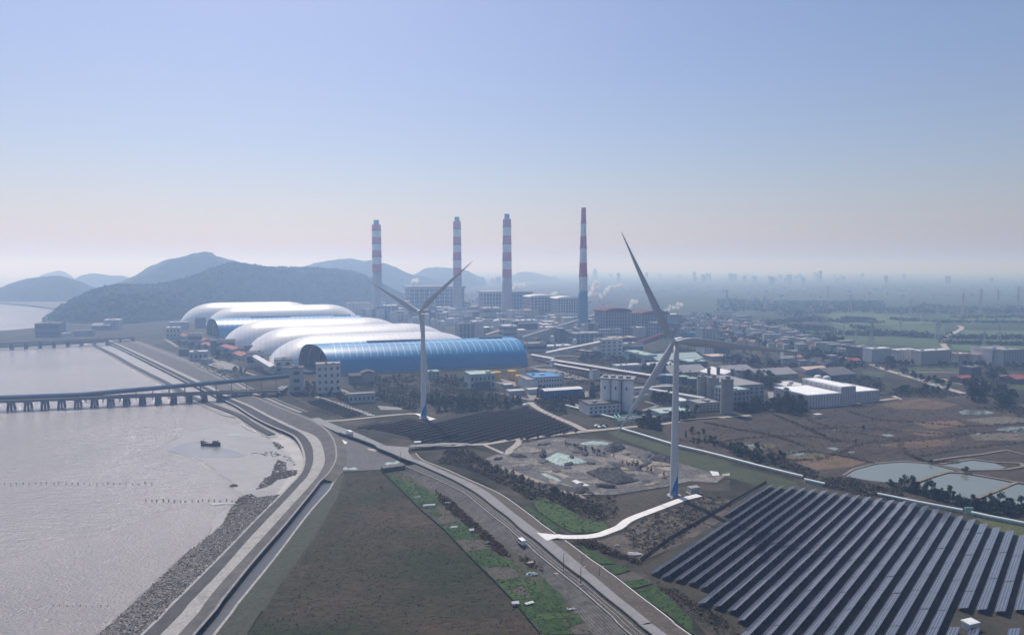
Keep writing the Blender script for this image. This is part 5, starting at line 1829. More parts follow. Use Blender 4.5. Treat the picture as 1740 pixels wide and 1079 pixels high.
    ('d', 560, 630, 300, 140, 12, 'd', 'd', 'dark tower of the beige conveyor house', {}),
    ('d', 285, 460, 170, 60, 18, 'e', 'g', 'beige block before the far vault opening', dict(band=1)),
    ('Z1', 1090, 1180, 600, 530, 20, 'e', 'w', 'beige block with pale roof left of the far vault', dict(win=(4, 2))),
    ('Z1', 1110, 1230, 540, 495, 20, 'g', 'w', 'grey plant block by the farthest dome end', {}),
    ('Z1', 1280, 1345, 530, 468, 16, 'd', 'd', 'dark hopper house at the farthest dome corner', {}),
    ('Z1', 230, 395, 590, 505, 40, 'd', 'd', 'dark cubic dock building at the far jetty root', dict(band=2)),
    ('Z1', 600, 720, 545, 500, 30, 'd', 'g', 'shed with pale green grey roof below the wooded hill', dict(rt='gable')),
    ('Z1', 680, 785, 540, 480, 30, 'g', 'w', 'white walled shed below the wooded hill', {}),
    ('Z1', 400, 450, 590, 568, 16, 'w', 'w', 'small white hut beside the dark dock building', {}),
    ('Z1', 480, 610, 585, 552, 16, 'c', 'g', 'low grey store between dock building and hill shed', {}),
    ('Y7', 1040, 1095, 1062, 1035, 3.2, 'w', 'w', 'small white inverter hut standing among the near solar rows', {}),
    ('Y3', 1432, 1480, 465, 435, 3, 'w', 'w', 'tiny white cabin at the corner of the middle solar field', {}),
]
for fr, x0, x1, yb, yt, dep, wl, rf, lab, kw in B:
    blk(fr, x0, x1, yb, yt, dep, lab, 'building', 'building', wl, rf, **kw)

# red roofed sheds along the dike road
for i, (s, lab) in enumerate((('150,90 260,80 300,120 200,130', 'red roofed shed farthest along the dike, near the far vault'), ('360,125 440,120 520,175 430,190', 'red roofed shed behind the dark tower of the conveyor house'),
                              ('660,215 740,215 905,290 790,300', 'longest red roofed shed in front of the middle dome'), ('900,330 960,325 1005,370 940,390', 'short red roofed shed left of the white transfer building'), ('500,215 560,210 600,240 540,250', 'small red roofed shed left of the longest red roof'))):
    P = pts('d ' + s)
    P = [Vector((p.x, p.y, 0)) for p in P]
    c = P[0]
    L_ = (P[2] - P[0]).length
    dr = (P[2] - P[0]).normalized()
    t = thing('shed', lab, 'building', c, math.atan2(dr.y, dr.x))
    mb = MB(); mb.box(0, L_, -8, 8, 0, 6, top=False); mb.build('wall', PG, t)
    mb = MB(); mb.gable(-.4, L_ + .4, -8.5, 8.5, 6, 8.5); mb.build('roof', RR_, t)

# --- conveyors
gallery(gp('Z6', 725, 330, 318), gp('Z6', 1190, 320, 225), 7, 5, 'white roofed conveyor gallery climbing into the transfer tower', side=PB_, top=RW, sup=18)
gallery(gp('Z6', 520, 240, 185), gp('Z6', 985, 150, 40), 7, 5, 'grey conveyor gallery rising behind the blue vault to the slender chimney', side=PG, top=RG, sup=24)
gallery(gp('g', 530, 690, 655), gp('g', 1090, 620, 440), 8, 6, 'maroon conveyor gallery on tall trestles climbing to the boiler house', side=pal('maroon_side', (.22, .10, .11)), top=RBR, sup=22, supm=FRW)
gallery(gp('g', 125, 400, 285), gp('g', 290, 330, 215), 7, 5, 'short grey conveyor gallery right of the slender chimney', side=PG, top=RG, sup=22)
gallery(gp('Z6', 215, 185, 160), gp('Z6', 330, 170, 125), 6, 4, 'short pinkish conveyor gallery over the vault ridge', side=pal('pink_side', (.42, .25, .23)), top=RTAN, legs=False)
gallery(gp('Z6', 610, 345, 328), gp('Z6', 800, 395, 365), 6, 3.5, 'low white conveyor leading from vault end to the transfer hut', side=PG, top=RPL)
gallery(gp('Z6', 830, 405, 385), gp('Z6', 1668, 575, 520), 6, 4, 'long white topped conveyor with brown side running past the silos', side=pal('brown_side', (.13, .075, .065)), top=RPL, sup=16)
gallery(gp('Z6', 800, 425, 408), gp('Z6', 1115, 505, 465), 5, 3.5, 'white conveyor parallel to the long one, leading to the silo head', side=pal('brown_side', (0, 0, 0)), top=RPL, sup=16)
gallery(gp('Z7', 300, 620, 590), gp('Z7', 740, 700, 665), 5, 3, 'narrow pipe bridge in front of the concrete silos', side=PG, top=RPL, sup=14)
gallery(gp('Z7', 170, 605, 578), gp('Z7', 480, 585, 560), 4, 2.5, 'pipe bridge left of the near turbine tower', side=PG, top=RPL, sup=14)
gallery(gp('d', 1110, 470, 370), gp('d', 1330, 560, 505), 8, 5, 'pale roofed inclined conveyor between the white transfer buildings', side=PG, top=RW, sup=10)
gallery(gp('Z6', 0, 330, 310) + Vector((150, 60, 0)), gp('Z6', 1180, 330, 300), 6, 2.5, 'low blue pipe rack behind the switchyard trees', side=PSTEEL, top=RG, sup=20)
blk('Z6', 775, 830, 405, 360, 8, 'small white transfer hut at the conveyor bend', 'building', 'building', 'w', 'w')
blk('Z6', 1115, 1170, 520, 445, 9, 'white head house left of the white silo tops', 'building', 'building', 'w', 'g')

# --- silos and tanks
A = G('Z6', 1172, 770)
t = thing('silo_block', 'block of tall white cement silos with narrow dark vents', 'silo', A, R(-17))
s6 = .2038 / F * fwd(A)
rr = 42 * s6
hh = zat('Z6', 512, A.y)
for i in range(3):
    for j in range(2):
        mb = MB()
        mb.cyl((rr + i * rr * 2.12, rr + j * rr * 2.05, 0), (rr + i * rr * 2.12, rr + j * rr * 2.05, hh), rr, n=28)
        o = mb.build('silo', pal('silo_white', (.74, .74, .74)), t, smooth=False)
mb = MB()
mb.box(-.3, rr * 6.6, -.3, rr * 4.5, hh + .02, hh + 1.2)
for i in range(4):
    mb.box(rr * .5 + i * rr * 1.5, rr * 1.2 + i * rr * 1.5, rr, rr * 2.5, hh + 1.2, hh + 3.0)
mb.build('roof_platform', RG, t)
for i in range(3):
    mb = MB()
    x = rr + i * rr * 2.12
    mb.box(x - .7, x + .7, -.12, .3, hh - 9, hh - 6)
    mb.build('vent', PDK, t)
mb = MB()
for k in range(10):
    mb.box(rr * 4.15, rr * 4.35, -.2 + .0, .9, hh * .1 + k * hh * .085, hh * .1 + k * hh * .085 + 1.6)
mb.build('stair_slots', PDK, t)
for i, (x, yb, yt, wd, lab) in enumerate(((715, 665, 470, 74, 'concrete silo, left of the three brown grey ones'), (802, 682, 478, 94, 'concrete silo, middle of the three brown grey ones'), (912, 772, 492, 98, 'concrete silo, right and nearest of the three brown grey ones'))):
    t, r_, h_ = tank('Z7', x, yb, yt, wd, lab, PCON, 'silo', 'concrete_silo', 'flat')
    mb = MB(); mb.box(-r_ * .3, r_ * .4, -r_ * .3, r_ * .3, h_ + .6, h_ + 3.2); mb.build('roof_house', PCON, t)
for i, (x, yb, yt, wd, lab) in enumerate(((312, 530, 452, 74, 'yellow tank left of the three beside the green building'), (441, 520, 442, 74, 'yellow tank at the rear middle of the three'), (505, 562, 482, 76, 'yellow tank in front at the right of the three'))):
    tank('Z6', x, yb, yt, wd, lab, YEL, 'tank', 'yellow_tank', 'cone')
for x, yb, yt, wd, m_, m2, lab in ((412, 520, 455, 80, PBLU, RBL, 'blue storage tank behind the slanted turbine blade'), (460, 525, 455, 90, PSTEEL, RGRN, 'dark tank with pale green lid left of turbine tower'), (570, 530, 465, 80, PSTEEL, RGRN, 'dark tank with pale green lid right of turbine tower'), (638, 540, 480, 80, PSTEEL, RGRN, 'white ribbed tank with pale lid next to the silos')):
    tank('Z7', x, yb, yt, wd, lab, m_, 'tank', 'storage_tank', 'cone', m2=m2)
for fr, x, yb, yt, wd, lab in (('Z8', 45, 840, 760, 66, 'white water tank left of pair behind the white warehouse'), ('Z8', 115, 830, 765, 62, 'white water tank right of pair behind the white warehouse'), ('f', 395, 640, 605, 44, 'small white domed tank below the third chimney'), ('f', 1105, 790, 715, 50, 'small domed tank in front of the desulphurisation block'), ('f', 1370, 840, 755, 48, 'white domed tank beside the slender chimney base'), ('f', 440, 600, 540, 90, 'large pale domed vessel left of the third chimney base'), ('e', 1270, 620, 530, 50, 'white domed tank right of the far turbine hub'), ('e', 1400, 640, 560, 50, 'white domed tank before the second chimney')):
    tank(fr, x, yb, yt, wd, lab, TANKW, 'tank', 'storage_tank', 'dome')
for x, yb, yt in ((770, 480, 405), (845, 490, 402), (957, 500, 418), (1045, 500, 430)):
    A = G('Z7', x, yb)
    hh = zat('Z7', yt, A.y)
    t = thing('exhaust_stack', {770: 'dark exhaust stack rising over the leftmost concrete silo', 845: 'dark exhaust stack rising over the middle concrete silo', 957: 'dark exhaust stack rising over the rightmost concrete silo', 1045: 'rusty exhaust stack right of the concrete silos'}[x], 'stack', A)
    mb = MB(); mb.box(-1.6, 1.6, -1.6, 1.6, 0, hh); mb.build('shaft', PDK, t)
    mb = MB(); mb.box(-2.1, 2.1, -2.1, 2.1, hh + .01, hh + 1.5); mb.build('cap', PDK, t)

# --- ancillary plant blocks filling the station
apol = [(p.x, p.y) for p in pts('S 598,532 690,528 790,535 905,545 1000,555 1030,570 1010,588 960,585 900,583 880,572 790,566 720,556 640,545')]
for i, (x, y) in enumerate(scatter_in(apol, 105, rng)):
    wd, dp, hh = rng.uniform(9, 26), rng.uniform(8, 20), rng.uniform(6, 30)
    k = i % 3
    t = thing('plant_building', ['pale flat roofed ancillary block in the power station maze', 'beige ancillary block with rooftop unit in the power station maze', 'blue grey ancillary block with window bands in the station maze'][k], 'building', (x, y, 0), YW + rng.choice([0, 0, math.pi / 2]), ['pale ancillary blocks', 'beige ancillary blocks', 'blue grey ancillary blocks'][k])
    mb = MB(); mb.box(0, wd, 0, dp, 0, hh, top=False); mb.build('wall', [PW, PB_, PSTEEL][k], t)
    mb = MB(); mb.box(-.3, wd + .3, -.3, dp + .3, hh, hh + .7); mb.build('roof', [RW, RTAN, RG][k] if rng.random() < .7 else RW, t)
    if k == 1:
        mb = MB(); mb.box(2, 6, 2, 6, hh + .7, hh + 3.5); mb.build('roof_unit', PG, t)
    if k == 2:
        mb = MB()
        for z in np.arange(2, hh - 2, 4):
            mb.box(.8, wd - .8, -.08, .1, z, z + 1.6)
        mb.build('window_band', GLASS, t)
# pipe racks / platforms of the station: open steel frames
for i, (x, y) in enumerate(scatter_in(apol, 30, rng)):
    t = thing('pipe_rack', 'open steel pipe rack with several decks in the power station', 'pipe rack', (x, y, 0), YW, 'open pipe racks of the station')
    n, hh = rng.randrange(4, 8), rng.uniform(10, 26)
    mb = MB()
    for a in range(n):
        for b in (0, 8):
            mb.box(a * 7 - .4, a * 7 + .4, b - .4, b + .4, 0, hh)
    mb.build('column', FRW, t)
    for z in np.linspace(5, hh, 3):
        mb = MB(); mb.box(-1, (n - 1) * 7 + 1, -1, 9, z, z + .6); mb.build('deck', FRG, t)
        mb = MB(); mb.cyl((-1, 2, z + 1.4), ((n - 1) * 7 + 1, 2, z + 1.4), .8, n=10).cyl((-1, 6, z + 1.3), ((n - 1) * 7 + 1, 6, z + 1.3), .7, n=10); mb.build('pipe', TANKW, t)

# --- town houses
def make_house(kind):
    t = thing('town_house', 'x', 'house')
    wd, dp, hh = [(11, 9, 8.5), (16, 10, 11), (13, 10, 6.5), (24, 12, 15)][kind]
    mb = MB(); mb.box(-wd / 2, wd / 2, -dp / 2, dp / 2, 0, hh, top=False)
    mb.build('wall', [PW, PG, PB_, PG][kind], t)
    mb = MB()
    if kind in (0, 2):
        mb.gable(-wd / 2 - .5, wd / 2 + .5, -dp / 2 - .5, dp / 2 + .5, hh, hh + 3)
    else:
        mb.box(-wd / 2 - .3, wd / 2 + .3, -dp / 2 - .3, dp / 2 + .3, hh, hh + .8)
    mb.build('roof', [RDK, RG, pal('roof_brick', (.22, .10, .085)), RG][kind], t)
    mb = MB()
    for z in np.arange(1.2, hh - 1.6, 3):
        for x in np.arange(-wd / 2 + 1.2, wd / 2 - 1.5, 3):
            mb.box(x, x + 1.4, -dp / 2 - .06, -dp / 2 + .1, z, z + 1.4)
    mb.build('windows', GLASS, t)['kind'] = 'stuff'
    return t


HP = [make_house(k) for k in range(4)]
HL = ['white house with dark pitched roof in the ', 'grey flat roofed house in the ', 'beige house with red pitched roof in the ', 'larger grey block with white flat roof in the ']
used = set()
TOWN = [('town behind the turbine blade', 'h 0,400 250,395 480,470 700,545 960,600 1050,650 1130,745 900,740 600,690 300,670 0,640', 150),
        ('quarter right of the power station', 'g 1200,240 1740,200 1740,420 1600,430 1250,430 1150,380', 55),
        ('hamlet by the tree clump', 'h 1110,640 1380,640 1400,720 1380,800 1200,780 1120,720', 16),
        ('row along the factory sheds', 'h 560,780 760,780 1000,850 1350,830 1480,900 1300,930 1000,900 700,870', 14),
        ('villages far out in the plain', 'S 1190,496 1330,490 1480,494 1600,500 1740,506 1740,518 1600,514 1450,510 1300,514 1200,512', 50)]
for nm, s, n in TOWN:
    P = [(p.x, p.y) for p in pts(s)]
    for x, y in scatter_in(P, n, rng):
        k = rng.choices([0, 1, 2, 3], [4, 4, 2, 2])[0]
        o = HP[k] if k not in used else copy_tree(HP[k])
        used.add(k)
        o.location = (x, y, 0)
        s_ = rng.uniform(.55, .95)
        o.scale = (s_ * rng.uniform(.9, 1.4), s_, s_ * rng.uniform(.8, 1.3))
        o.rotation_euler = (0, 0, YW + rng.choice([-.35, 0, .1, math.pi / 2]) + rng.uniform(-.1, .1))
        o['label'] = HL[k] + nm
        o['group'] = ['white houses', 'grey houses', 'red roofed houses', 'larger blocks'][k] + ' of the ' + nm
# faint high-rise skyline
def make_tower(kind):
    t = thing('high_rise', 'x', 'tower block')
    wd, dp, hh = [(28, 20, 75), (45, 18, 60), (24, 24, 100)][kind]
    mb = MB(); mb.box(-wd / 2, wd / 2, -dp / 2, dp / 2, 0, hh, top=False); mb.build('wall', PG, t)
    mb = MB(); mb.box(-wd / 2 - .5, wd / 2 + .5, -dp / 2 - .5, dp / 2 + .5, hh, hh + 1.5); mb.box(-5, 5, -4, 4, hh + 1.5, hh + 6); mb.build('roof', RG, t)
    mb = MB()
    for z in np.arange(5, hh - 4, 6):
        mb.box(-wd / 2 + 1, wd / 2 - 1, -dp / 2 - .2, -dp / 2 + .2, z, z + 2.4)
    mb.build('window_bands', GLASS, t)['kind'] = 'stuff'
    return t


TP = [make_tower(k) for k in range(3)]
used = set()
for i in range(60):
    if i < 10:
        X, D = rng.uniform(790, 850), rng.uniform(4800, 5600)
    elif i < 40:
        X, D = rng.gauss(1290, 80), rng.uniform(5200, 8000)
    else:
        X, D = rng.uniform(930, 1700), rng.uniform(4800, 9000)
    k = rng.choices([0, 1, 2], [5, 5, 1])[0]
    o = TP[k] if k not in used else copy_tree(TP[k])
    used.add(k)
    o.location = ((X - CX) / F * D, D, 0)
    o.rotation_euler = (0, 0, rng.uniform(-.5, .5))
    s_ = rng.uniform(.6, 1.05)
    o.scale = (s_, s_, s_ * rng.uniform(.7, 1.2))
    o['label'] = ['slim faint tower block on the hazy skyline', 'broad faint slab block on the hazy skyline', 'tallest kind of faint square tower on the hazy skyline'][k]
    o['group'] = ['slim skyline blocks', 'broad skyline slabs', 'tall skyline towers'][k]
A = at_depth('S', 1011, 455, 7600)
t = thing('landmark_tower', 'pointed pale landmark tower on the skyline right of the slender chimney', 'tower', (A.x, A.y, 0))
mb = MB(); mb.lathe([(26, 0), (28, 60), (24, 95), (12, 118), (1, 132)], n=20); mb.build('shaft', PG, t, smooth=True)
mb = MB(); mb.cyl((0, 0, 130), (0, 0, 150), 1.2, .4); mb.build('spire', PG, t)
# ------------------------------------------------------------------ jetties
JC = paint('jetty_concrete', (.10, .10, .105), var=.2)
JD = paint('jetty_dark', (.045, .048, .055))
JBL = paint('jetty_blue_roof', (.03, .085, .18), rough=.85, spec=.1)


def jetty(name, label, P, Q, deck_z, n0, n1, npier, wd, frame_legs=True):
    """deck between two waterside points (world xy); piers numbered from P at equal spacing"""
    P, Q = Vector(P), Vector(Q)
    d = (Q - P) / (npier - 1)
    u = d.normalized()
    s = Vector((-u.y, u.x, 0))
    t = thing(name, label, 'jetty', (P.x, P.y, -3))
    o = Vector((P.x, P.y, -3))
    A_, B_ = P + d * n0, P + d * n1
    A_.z = B_.z = deck_z
    mb = MB()
    mb.beam(A_ - o - Vector((0, 0, .7)), B_ - o - Vector((0, 0, .7)), wd, 1.4)
    mb.build('deck', JC, t)
    for sg in (-1, 1):
        mb = MB()
        mb.beam(A_ - o + s * sg * (wd / 2 - .3) + Vector((0, 0, .45)), B_ - o + s * sg * (wd / 2 - .3) + Vector((0, 0, .45)), .3, .9)
        mb.build('parapet', JC, t)
    for i in range(math.ceil(n0), math.floor(n1) + 1):
        c = P + d * i - o
        c.z = 0
        mb = MB()
        zt = deck_z + 3 - 1.5
        for a in (-1, 1):
            for b in (-1, 1):
                mb.beam(c + s * a * wd * .46 + u * b * 1.6 + Vector((0, 0, -2)), c + s * a * wd * .33 + u * b * 1.0 + Vector((0, 0, zt - 1.2)), 1.5, 1.5)
        mb.build('piles', JD, t)
        mb = MB()
        mb.beam(c - s * wd * .5 + Vector((0, 0, zt - .6)), c + s * wd * .5 + Vector((0, 0, zt - .6)), 3.8, 1.3)
        mb.build('pile_cap', JC, t)
    return t, P, d, s


p0, p1 = G('Z1', 75, 1066, -3), G('Z1', 1240, 1018, -3)
jt, jp, jd, js = jetty('jetty', 'near jetty on piles carrying a blue roofed conveyor out over the muddy water', p0, p1, 6.0, -6, 17, 12, 9)
ju = jd.normalized()
# belt gallery over the deck: level, then climbing to the transfer tower
e0 = jp + jd * -6 - js * 1.5
e1 = jp + jd * 4.2 - js * 1.5
wt = G('Z5', 100, 625)
e0.z = e1.z = 7.2
e2 = Vector((wt.x - 1, wt.y + 5, 15.6))
gallery(e0, e1, 5, 3, 'level blue roofed gallery along the seaward part of the near jetty', side=JD, top=JBL, legs=False)
gallery(e1, e2, 5, 3, 'blue roofed gallery climbing from the near jetty to the grey transfer tower', side=JD, top=JBL, sup=14, supm=JD)
gallery(gp('Z5', 180, 560, 470), gp('Z5', 270, 565, 470), 4, 3, 'short blue gallery between transfer tower and white five storey building', side=JD, top=JBL, legs=False)
A_ = jp + jd * 17
B_ = G('Z5', 20, 590)
t = thing('jetty_ramp', 'curving approach ramp between the near jetty and the transfer tower', 'ramp', (A_.x, A_.y, 0))
mb = MB()
mb.beam(Vector((0, 0, 5.3)), Vector((B_.x - A_.x, B_.y - A_.y, 2.5)), 8, 1.2)
mb.build('deck', JC, t)
for k in range(5):
    c = Vector((B_.x - A_.x, B_.y - A_.y, 0)) * ((k + .5) / 5)
    mb = MB(); mb.cyl(c + Vector((0, 0, 0)), c + Vector((0, 0, 4.0)), .7, n=10); mb.build('column', JD, t)
p0, p1 = G('Z1', 78, 670, -3), G('Z1', 532, 648, -3)
jetty('jetty', 'far jetty on piles leading to the dark dock building', p0, p1, 7.5, -6, 9.2, 6, 14)

# ------------------------------------------------------------------ boat, stakes, nets
HULL = paint('boat_hull', (.06, .06, .065), var=.2)
BW = paint('boat_cabin', (.16, .165, .17), var=.2)
A_ = G('Y1', 1380, 296, -2.9)
t = thing('fishing_boat', 'dark wooden fishing boat lying on the wet mudflat', 'boat', A_, R(-6))
mb = MB()
L_, n = 15.5, 14
v, f = [], []
for i in range(n + 1):
    k = i / n
    x = (k - .5) * L_
    hw = 2.1 * (1 - abs(2 * k - .95) ** 2.6 * .92)
    sheer = 1.7 + 1.9 * max(0, .3 - k) / .3 + 1.1 * max(0, k - .75) / .25
    v += [(x, -hw, sheer), (x, -hw * .75, .5), (x, 0, .0), (x, hw * .75, .5), (x, hw, sheer), (x, hw * .85, sheer - .5), (x, -hw * .85, sheer - .5)]
for i in range(n):
    for j in range(7):
        a, b = i * 7 + j, i * 7 + (j + 1) % 7
        f.append((a, b, b + 7, a + 7))
f += [(0, 1, 2, 3, 4, 5, 6), tuple(range(n * 7 + 6, n * 7 - 1, -1))]
mb.add(v, f)
mb.build('hull', HULL, t)
mb = MB(); mb.box(2.2, 5.8, -1.2, 1.2, 1.4, 3.7); mb.box(1.9, 6.1, -1.45, 1.45, 3.7, 3.9); mb.build('wheelhouse', BW, t)
mb = MB(); mb.box(2.6, 5.4, -1.26, -1.1, 2.5, 3.3); mb.build('window', GLASS, t)
mb = MB(); mb.cyl((-5.5, 0, 1.3), (-5.5, 0, 5.2), .12, n=8); mb.build('mast', HULL, t)
mb = MB(); mb.box(-3.2, 1.0, -1.1, 1.1, 1.1, 1.9); mb.build('hatch', BW, t)
STK = paint('stake_wood', (.035, .03, .03))
mbk = MB(); mbk.cyl((0, 0, -.6), (0, 0, 1.7), .16, .12, n=7); mbk.lathe([(.12, 1.0), (.42, 1.2), (.42, 1.6), (.1, 1.75)], n=8)
STM = mbk.mesh('fish_stake', STK)
for rowlab, grp, xs, y in (('dark fishing stake in the longer row crossing the open water', 'fishing stakes of the longer row', list(np.linspace(30, 990, 25)), 556), ('dark fishing stake in the shorter row ending at the green net', 'fishing stakes of the shorter row', list(np.linspace(955, 1560, 17)), 667), ('dark fishing stake in the faint bottom row near the rocks', 'fishing stakes of the bottom row', list(np.linspace(350, 700, 9)), 1353)):
    for x in xs:
        p = G('Y1', x + rng.uniform(-6, 6), y + rng.uniform(-3, 3), -3.0)
        o = bpy.data.objects.new('fishing_stake', STM)
        COL.objects.link(o)
        o.location = p
        o.scale = (1, 1, rng.uniform(.6, 1.2)) if 'bottom' not in rowlab else (.55, .55, rng.uniform(.3, .55))
        tag(o, rowlab, 'stake', grp)
NET = paint('net_teal', (.26, .33, .31), var=.3, scale=1)
for s, lab in (('Y1 1370,674 1450,670 1500,673 1560,668 1570,674 1520,680 1460,679 1400,687', 'long pale green fishing net spread at the end of the shorter stake row'), ('Y1 1480,228 1520,222 1580,220 1580,230 1500,236', 'small green net on the mud right of the fishing boat'), ('Y1 1320,240 1345,236 1350,244 1325,248', 'tiny green net behind the bow of the fishing boat')):
    mb = MB()
    P = pts(s, -2.85)
    mb.poly(P)
    v0 = len(mb.v)
    mb.poly([p + Vector((0, 0, .06)) for p in P])
    for i in range(len(P)):
        j = (i + 1) % len(P)
        mb.add([P[i], P[j], P[j] + Vector((0, 0, .06)), P[i] + Vector((0, 0, .06))], [(0, 1, 2, 3)])
    tag(mb.build('fishing_net', NET), lab, 'net')

# ------------------------------------------------------------------ pipeline
PIPE = paint('pipe_white', (.66, .74, .71), rough=.4, var=.06)
PIPEG = paint('pipe_green', (.22, .46, .38), rough=.5, var=.1)


def pipeline(s, label, r=.75, hgt=1.6, n=40, two=False):
    P = resample(pts(s), n, smooth=False)
    o = Vector((P[0].x, P[0].y, 0))
    t = thing('pipeline', label, 'pipeline', o)
    mb = MB()
    for k in ((0, 1) if two else (0,)):
        for p, q in zip(P, P[1:]):
            d = (q - p).normalized()
            sd_ = Vector((-d.y, d.x, 0)) * (k * 2.2)
            mb.cyl(p - o + sd_ + Vector((0, 0, hgt)), q - o + sd_ + Vector((0, 0, hgt)), r, n=12, cap=False)
    mb.build('pipe', PIPE, t, smooth=True)
    for p in P[1::3]:
        mb = MB(); mb.box(p.x - o.x - .25, p.x - o.x + .25, p.y - o.y - .9, p.y - o.y + .9, 0, hgt - r * .6); mb.build('support', PIPEG, t)
    return t


pipeline('Z6 890,742 1000,770 1120,803 1230,832 1310,852', 'pale green pipeline running from the tree belt to the pipe bend')
pipeline('Z6 1335,935 1450,968 1668,1035 Y8 0,325 120,352 250,385 400,425 540,460 632,482', 'long pale green pipeline passing behind the near turbine tower')
pipeline('Y8 640,497 690,508 742,520', 'short lower pipeline piece after the step by the brown shrubs')
pipeline('Y7 510,282 600,300 720,325 860,352 1000,378', 'pale green pipeline along the top of the large near solar field')
pipeline('Y7 1050,390 1150,412 1353,452 1450,472', 'pale green pipeline at the right edge above the mustard bank')
A_ = G('Z6', 1320, 900)
t = thing('pipe_bend', 'tangle of green and white pipe risers where the pipeline turns by the turbine', 'pipes', A_)
for k, (a, b, c, d_, m_) in enumerate(((0, 0, 26, 14, PIPE), (0, 5, 26, 19, PIPE), (-1, 10, 24, 22, PIPEG), (0, 2, 0, 16, PIPEG), (3, 2, 3, 16, PIPEG))):
    mb = MB(); mb.cyl((a, b, 4.5 + .4 * k), (c, d_, 4.5 + .4 * k), .55, n=10); mb.build('pipe', m_, t)
for k, (a, b) in enumerate(((0, 0), (3, 2), (13, 8), (26, 14), (0, 9), (25, 20))):
    mb = MB(); mb.cyl((a, b, 0), (a, b, 6.5), .4, n=8); mb.build('riser', PIPEG, t)
A_ = G('Y7', 1020, 380)
t = thing('valve_station', 'green valve cluster on the pipeline behind the near solar field', 'valve', A_)
for k in range(3):
    mb = MB(); mb.cyl((k * 1.4, 0, 0), (k * 1.4, 0, 3.2), .4, n=10); mb.cyl((k * 1.4 - .7, 0, 3.0), (k * 1.4 + .7, 0, 3.0), .5, n=10); mb.build('valve', PIPEG, t)

# ------------------------------------------------------------------ vehicles, lamps, fences
CARW, CARD = paint('car_white', (.75, .75, .75), rough=.3, var=.02), paint('car_dark', (.05, .05, .06), rough=.3)
TYRE = paint('tyre', (.02, .02, .02))


def make_van():
    t = thing('van', 'x', 'van')
    mb = MB()
    prof = [(-2.6, .45), (-2.6, 1.9), (-2.4, 2.15), (1.1, 2.15), (1.9, 1.35), (2.55, 1.15), (2.65, .45)]
    v = [(x, -.95, z) for x, z in prof] + [(x, .95, z) for x, z in prof]
    n = len(prof)
    mb.add(v, [tuple(range(n)), tuple(range(2 * n - 1, n - 1, -1))] + [(i, n + i, n + (i + 1) % n, (i + 1) % n) for i in range(n)])
    mb.build('body', CARW, t)
    mb = MB(); mb.add([(1.15, -.8, 2.08), (1.84, -.8, 1.42), (1.84, .8, 1.42), (1.15, .8, 2.08)], [(0, 1, 2, 3)])
    mb.v = [(x + .05, y, z + .05) for x, y, z in mb.v]
    mb.build('windscreen', GLASS, t)
    for s in (-1, 1):
        mb = MB(); mb.box(-2.2, 1.2, s * .97 - .02, s * .97 + .02, 1.35, 1.95); mb.build('side_window', GLASS, t)
        for x in (-1.6, 1.6):
            mb = MB(); mb.cyl((x, s * .98, .36), (x, s * .76, .36), .36, n=14); mb.build('wheel', TYRE, t)
    return t


def make_car(m):
    t = thing('car', 'x', 'car')
    mb = MB()
    prof = [(-2.1, .35), (-2.15, .85), (-1.6, .95), (-1.1, 1.42), (.45, 1.42), (1.1, .95), (2.05, .8), (2.15, .35)]
    v = [(x, -.85, z) for x, z in prof] + [(x, .85, z) for x, z in prof]
    n = len(prof)
    mb.add(v, [tuple(range(n)), tuple(range(2 * n - 1, n - 1, -1))] + [(i, n + i, n + (i + 1) % n, (i + 1) % n) for i in range(n)])
    mb.build('body', m, t)
    for s in (-1, 1):
        mb = MB(); mb.add([(-1.35, s * .87, 1.0), (.85, s * .87, 1.0), (.4, s * .87, 1.36), (-1.0, s * .87, 1.36)], [(0, 1, 2, 3)]); mb.build('side_window', GLASS, t)
        for x in (-1.35, 1.35):
            mb = MB(); mb.cyl((x, s * .88, .32), (x, s * .7, .32), .32, n=12); mb.build('wheel', TYRE, t)
    return t


def make_truck():
    t = thing('truck', 'x', 'truck')
    mb = MB(); mb.box(-4, 2, -1.25, 1.25, 1.1, 3.3); mb.build('cargo_box', CARW, t)
    mb = MB(); mb.box(2.2, 4.2, -1.2, 1.2, .6, 2.9); mb.build('cab', CARW, t)
    mb = MB(); mb.box(4.15, 4.24, -1.0, 1.0, 1.7, 2.6); mb.build('windscreen', GLASS, t)
    for x in (-3, -1.8, 3.2):
        for s in (-1, 1):
            mb = MB(); mb.cyl((x, s * 1.25, .5), (x, s * .9, .5), .5, n=12); mb.build('wheel', TYRE, t)
    return t


van, truck, carw, card = make_van(), make_truck(), make_car(CARW), make_car(CARD)


def put(o, label, p, rz, first, sc=1.0, group=None):
    c = o if first else copy_tree(o)
    c.location, c.rotation_euler = p, (0, 0, rz)
    c.scale = (sc,) * 3
    tag(c, label, None, group)
    return c


p = G('b', 472, 312, 2.05); put(van, 'white van parked on the terrace beside the coast road', p, R(115), True, 1.15)
p = G('Z5', 560, 975, 2.45); put(truck, 'white box truck driving on the road near the solar field corner', p, R(125), True)
p = G('Z6', 552, 745, .3); put(truck, 'white truck standing at the back of the middle solar field', p, R(60), False)
for i, (x, y) in enumerate(((1150, 905), (1180, 895), (1200, 912), (1220, 900), (1165, 915))):
    p = G('Z6', x, y, .2); put(carw if i % 2 == 0 else card, ['white car', 'dark car'][i % 2] + ' in the small parking patch beside the pipe bend', p, R(30 + 60 * (i % 3)), i < 2, 1.1, ['white', 'dark'][i % 2] + ' cars by the pipe bend')
for i, (x, y) in enumerate(((520, 668), (700, 733), (830, 768), (905, 795), (1000, 822), (1060, 842), (590, 700))):
    p = G('Z8', x, y, .35); put(carw if i % 3 else card, ['dark car', 'white car'][1 if i % 3 else 0] + ' on the long road crossing the right side meadow', p, R(-60), False, 1.3, ('white' if i % 3 else 'dark') + ' cars on the right road')
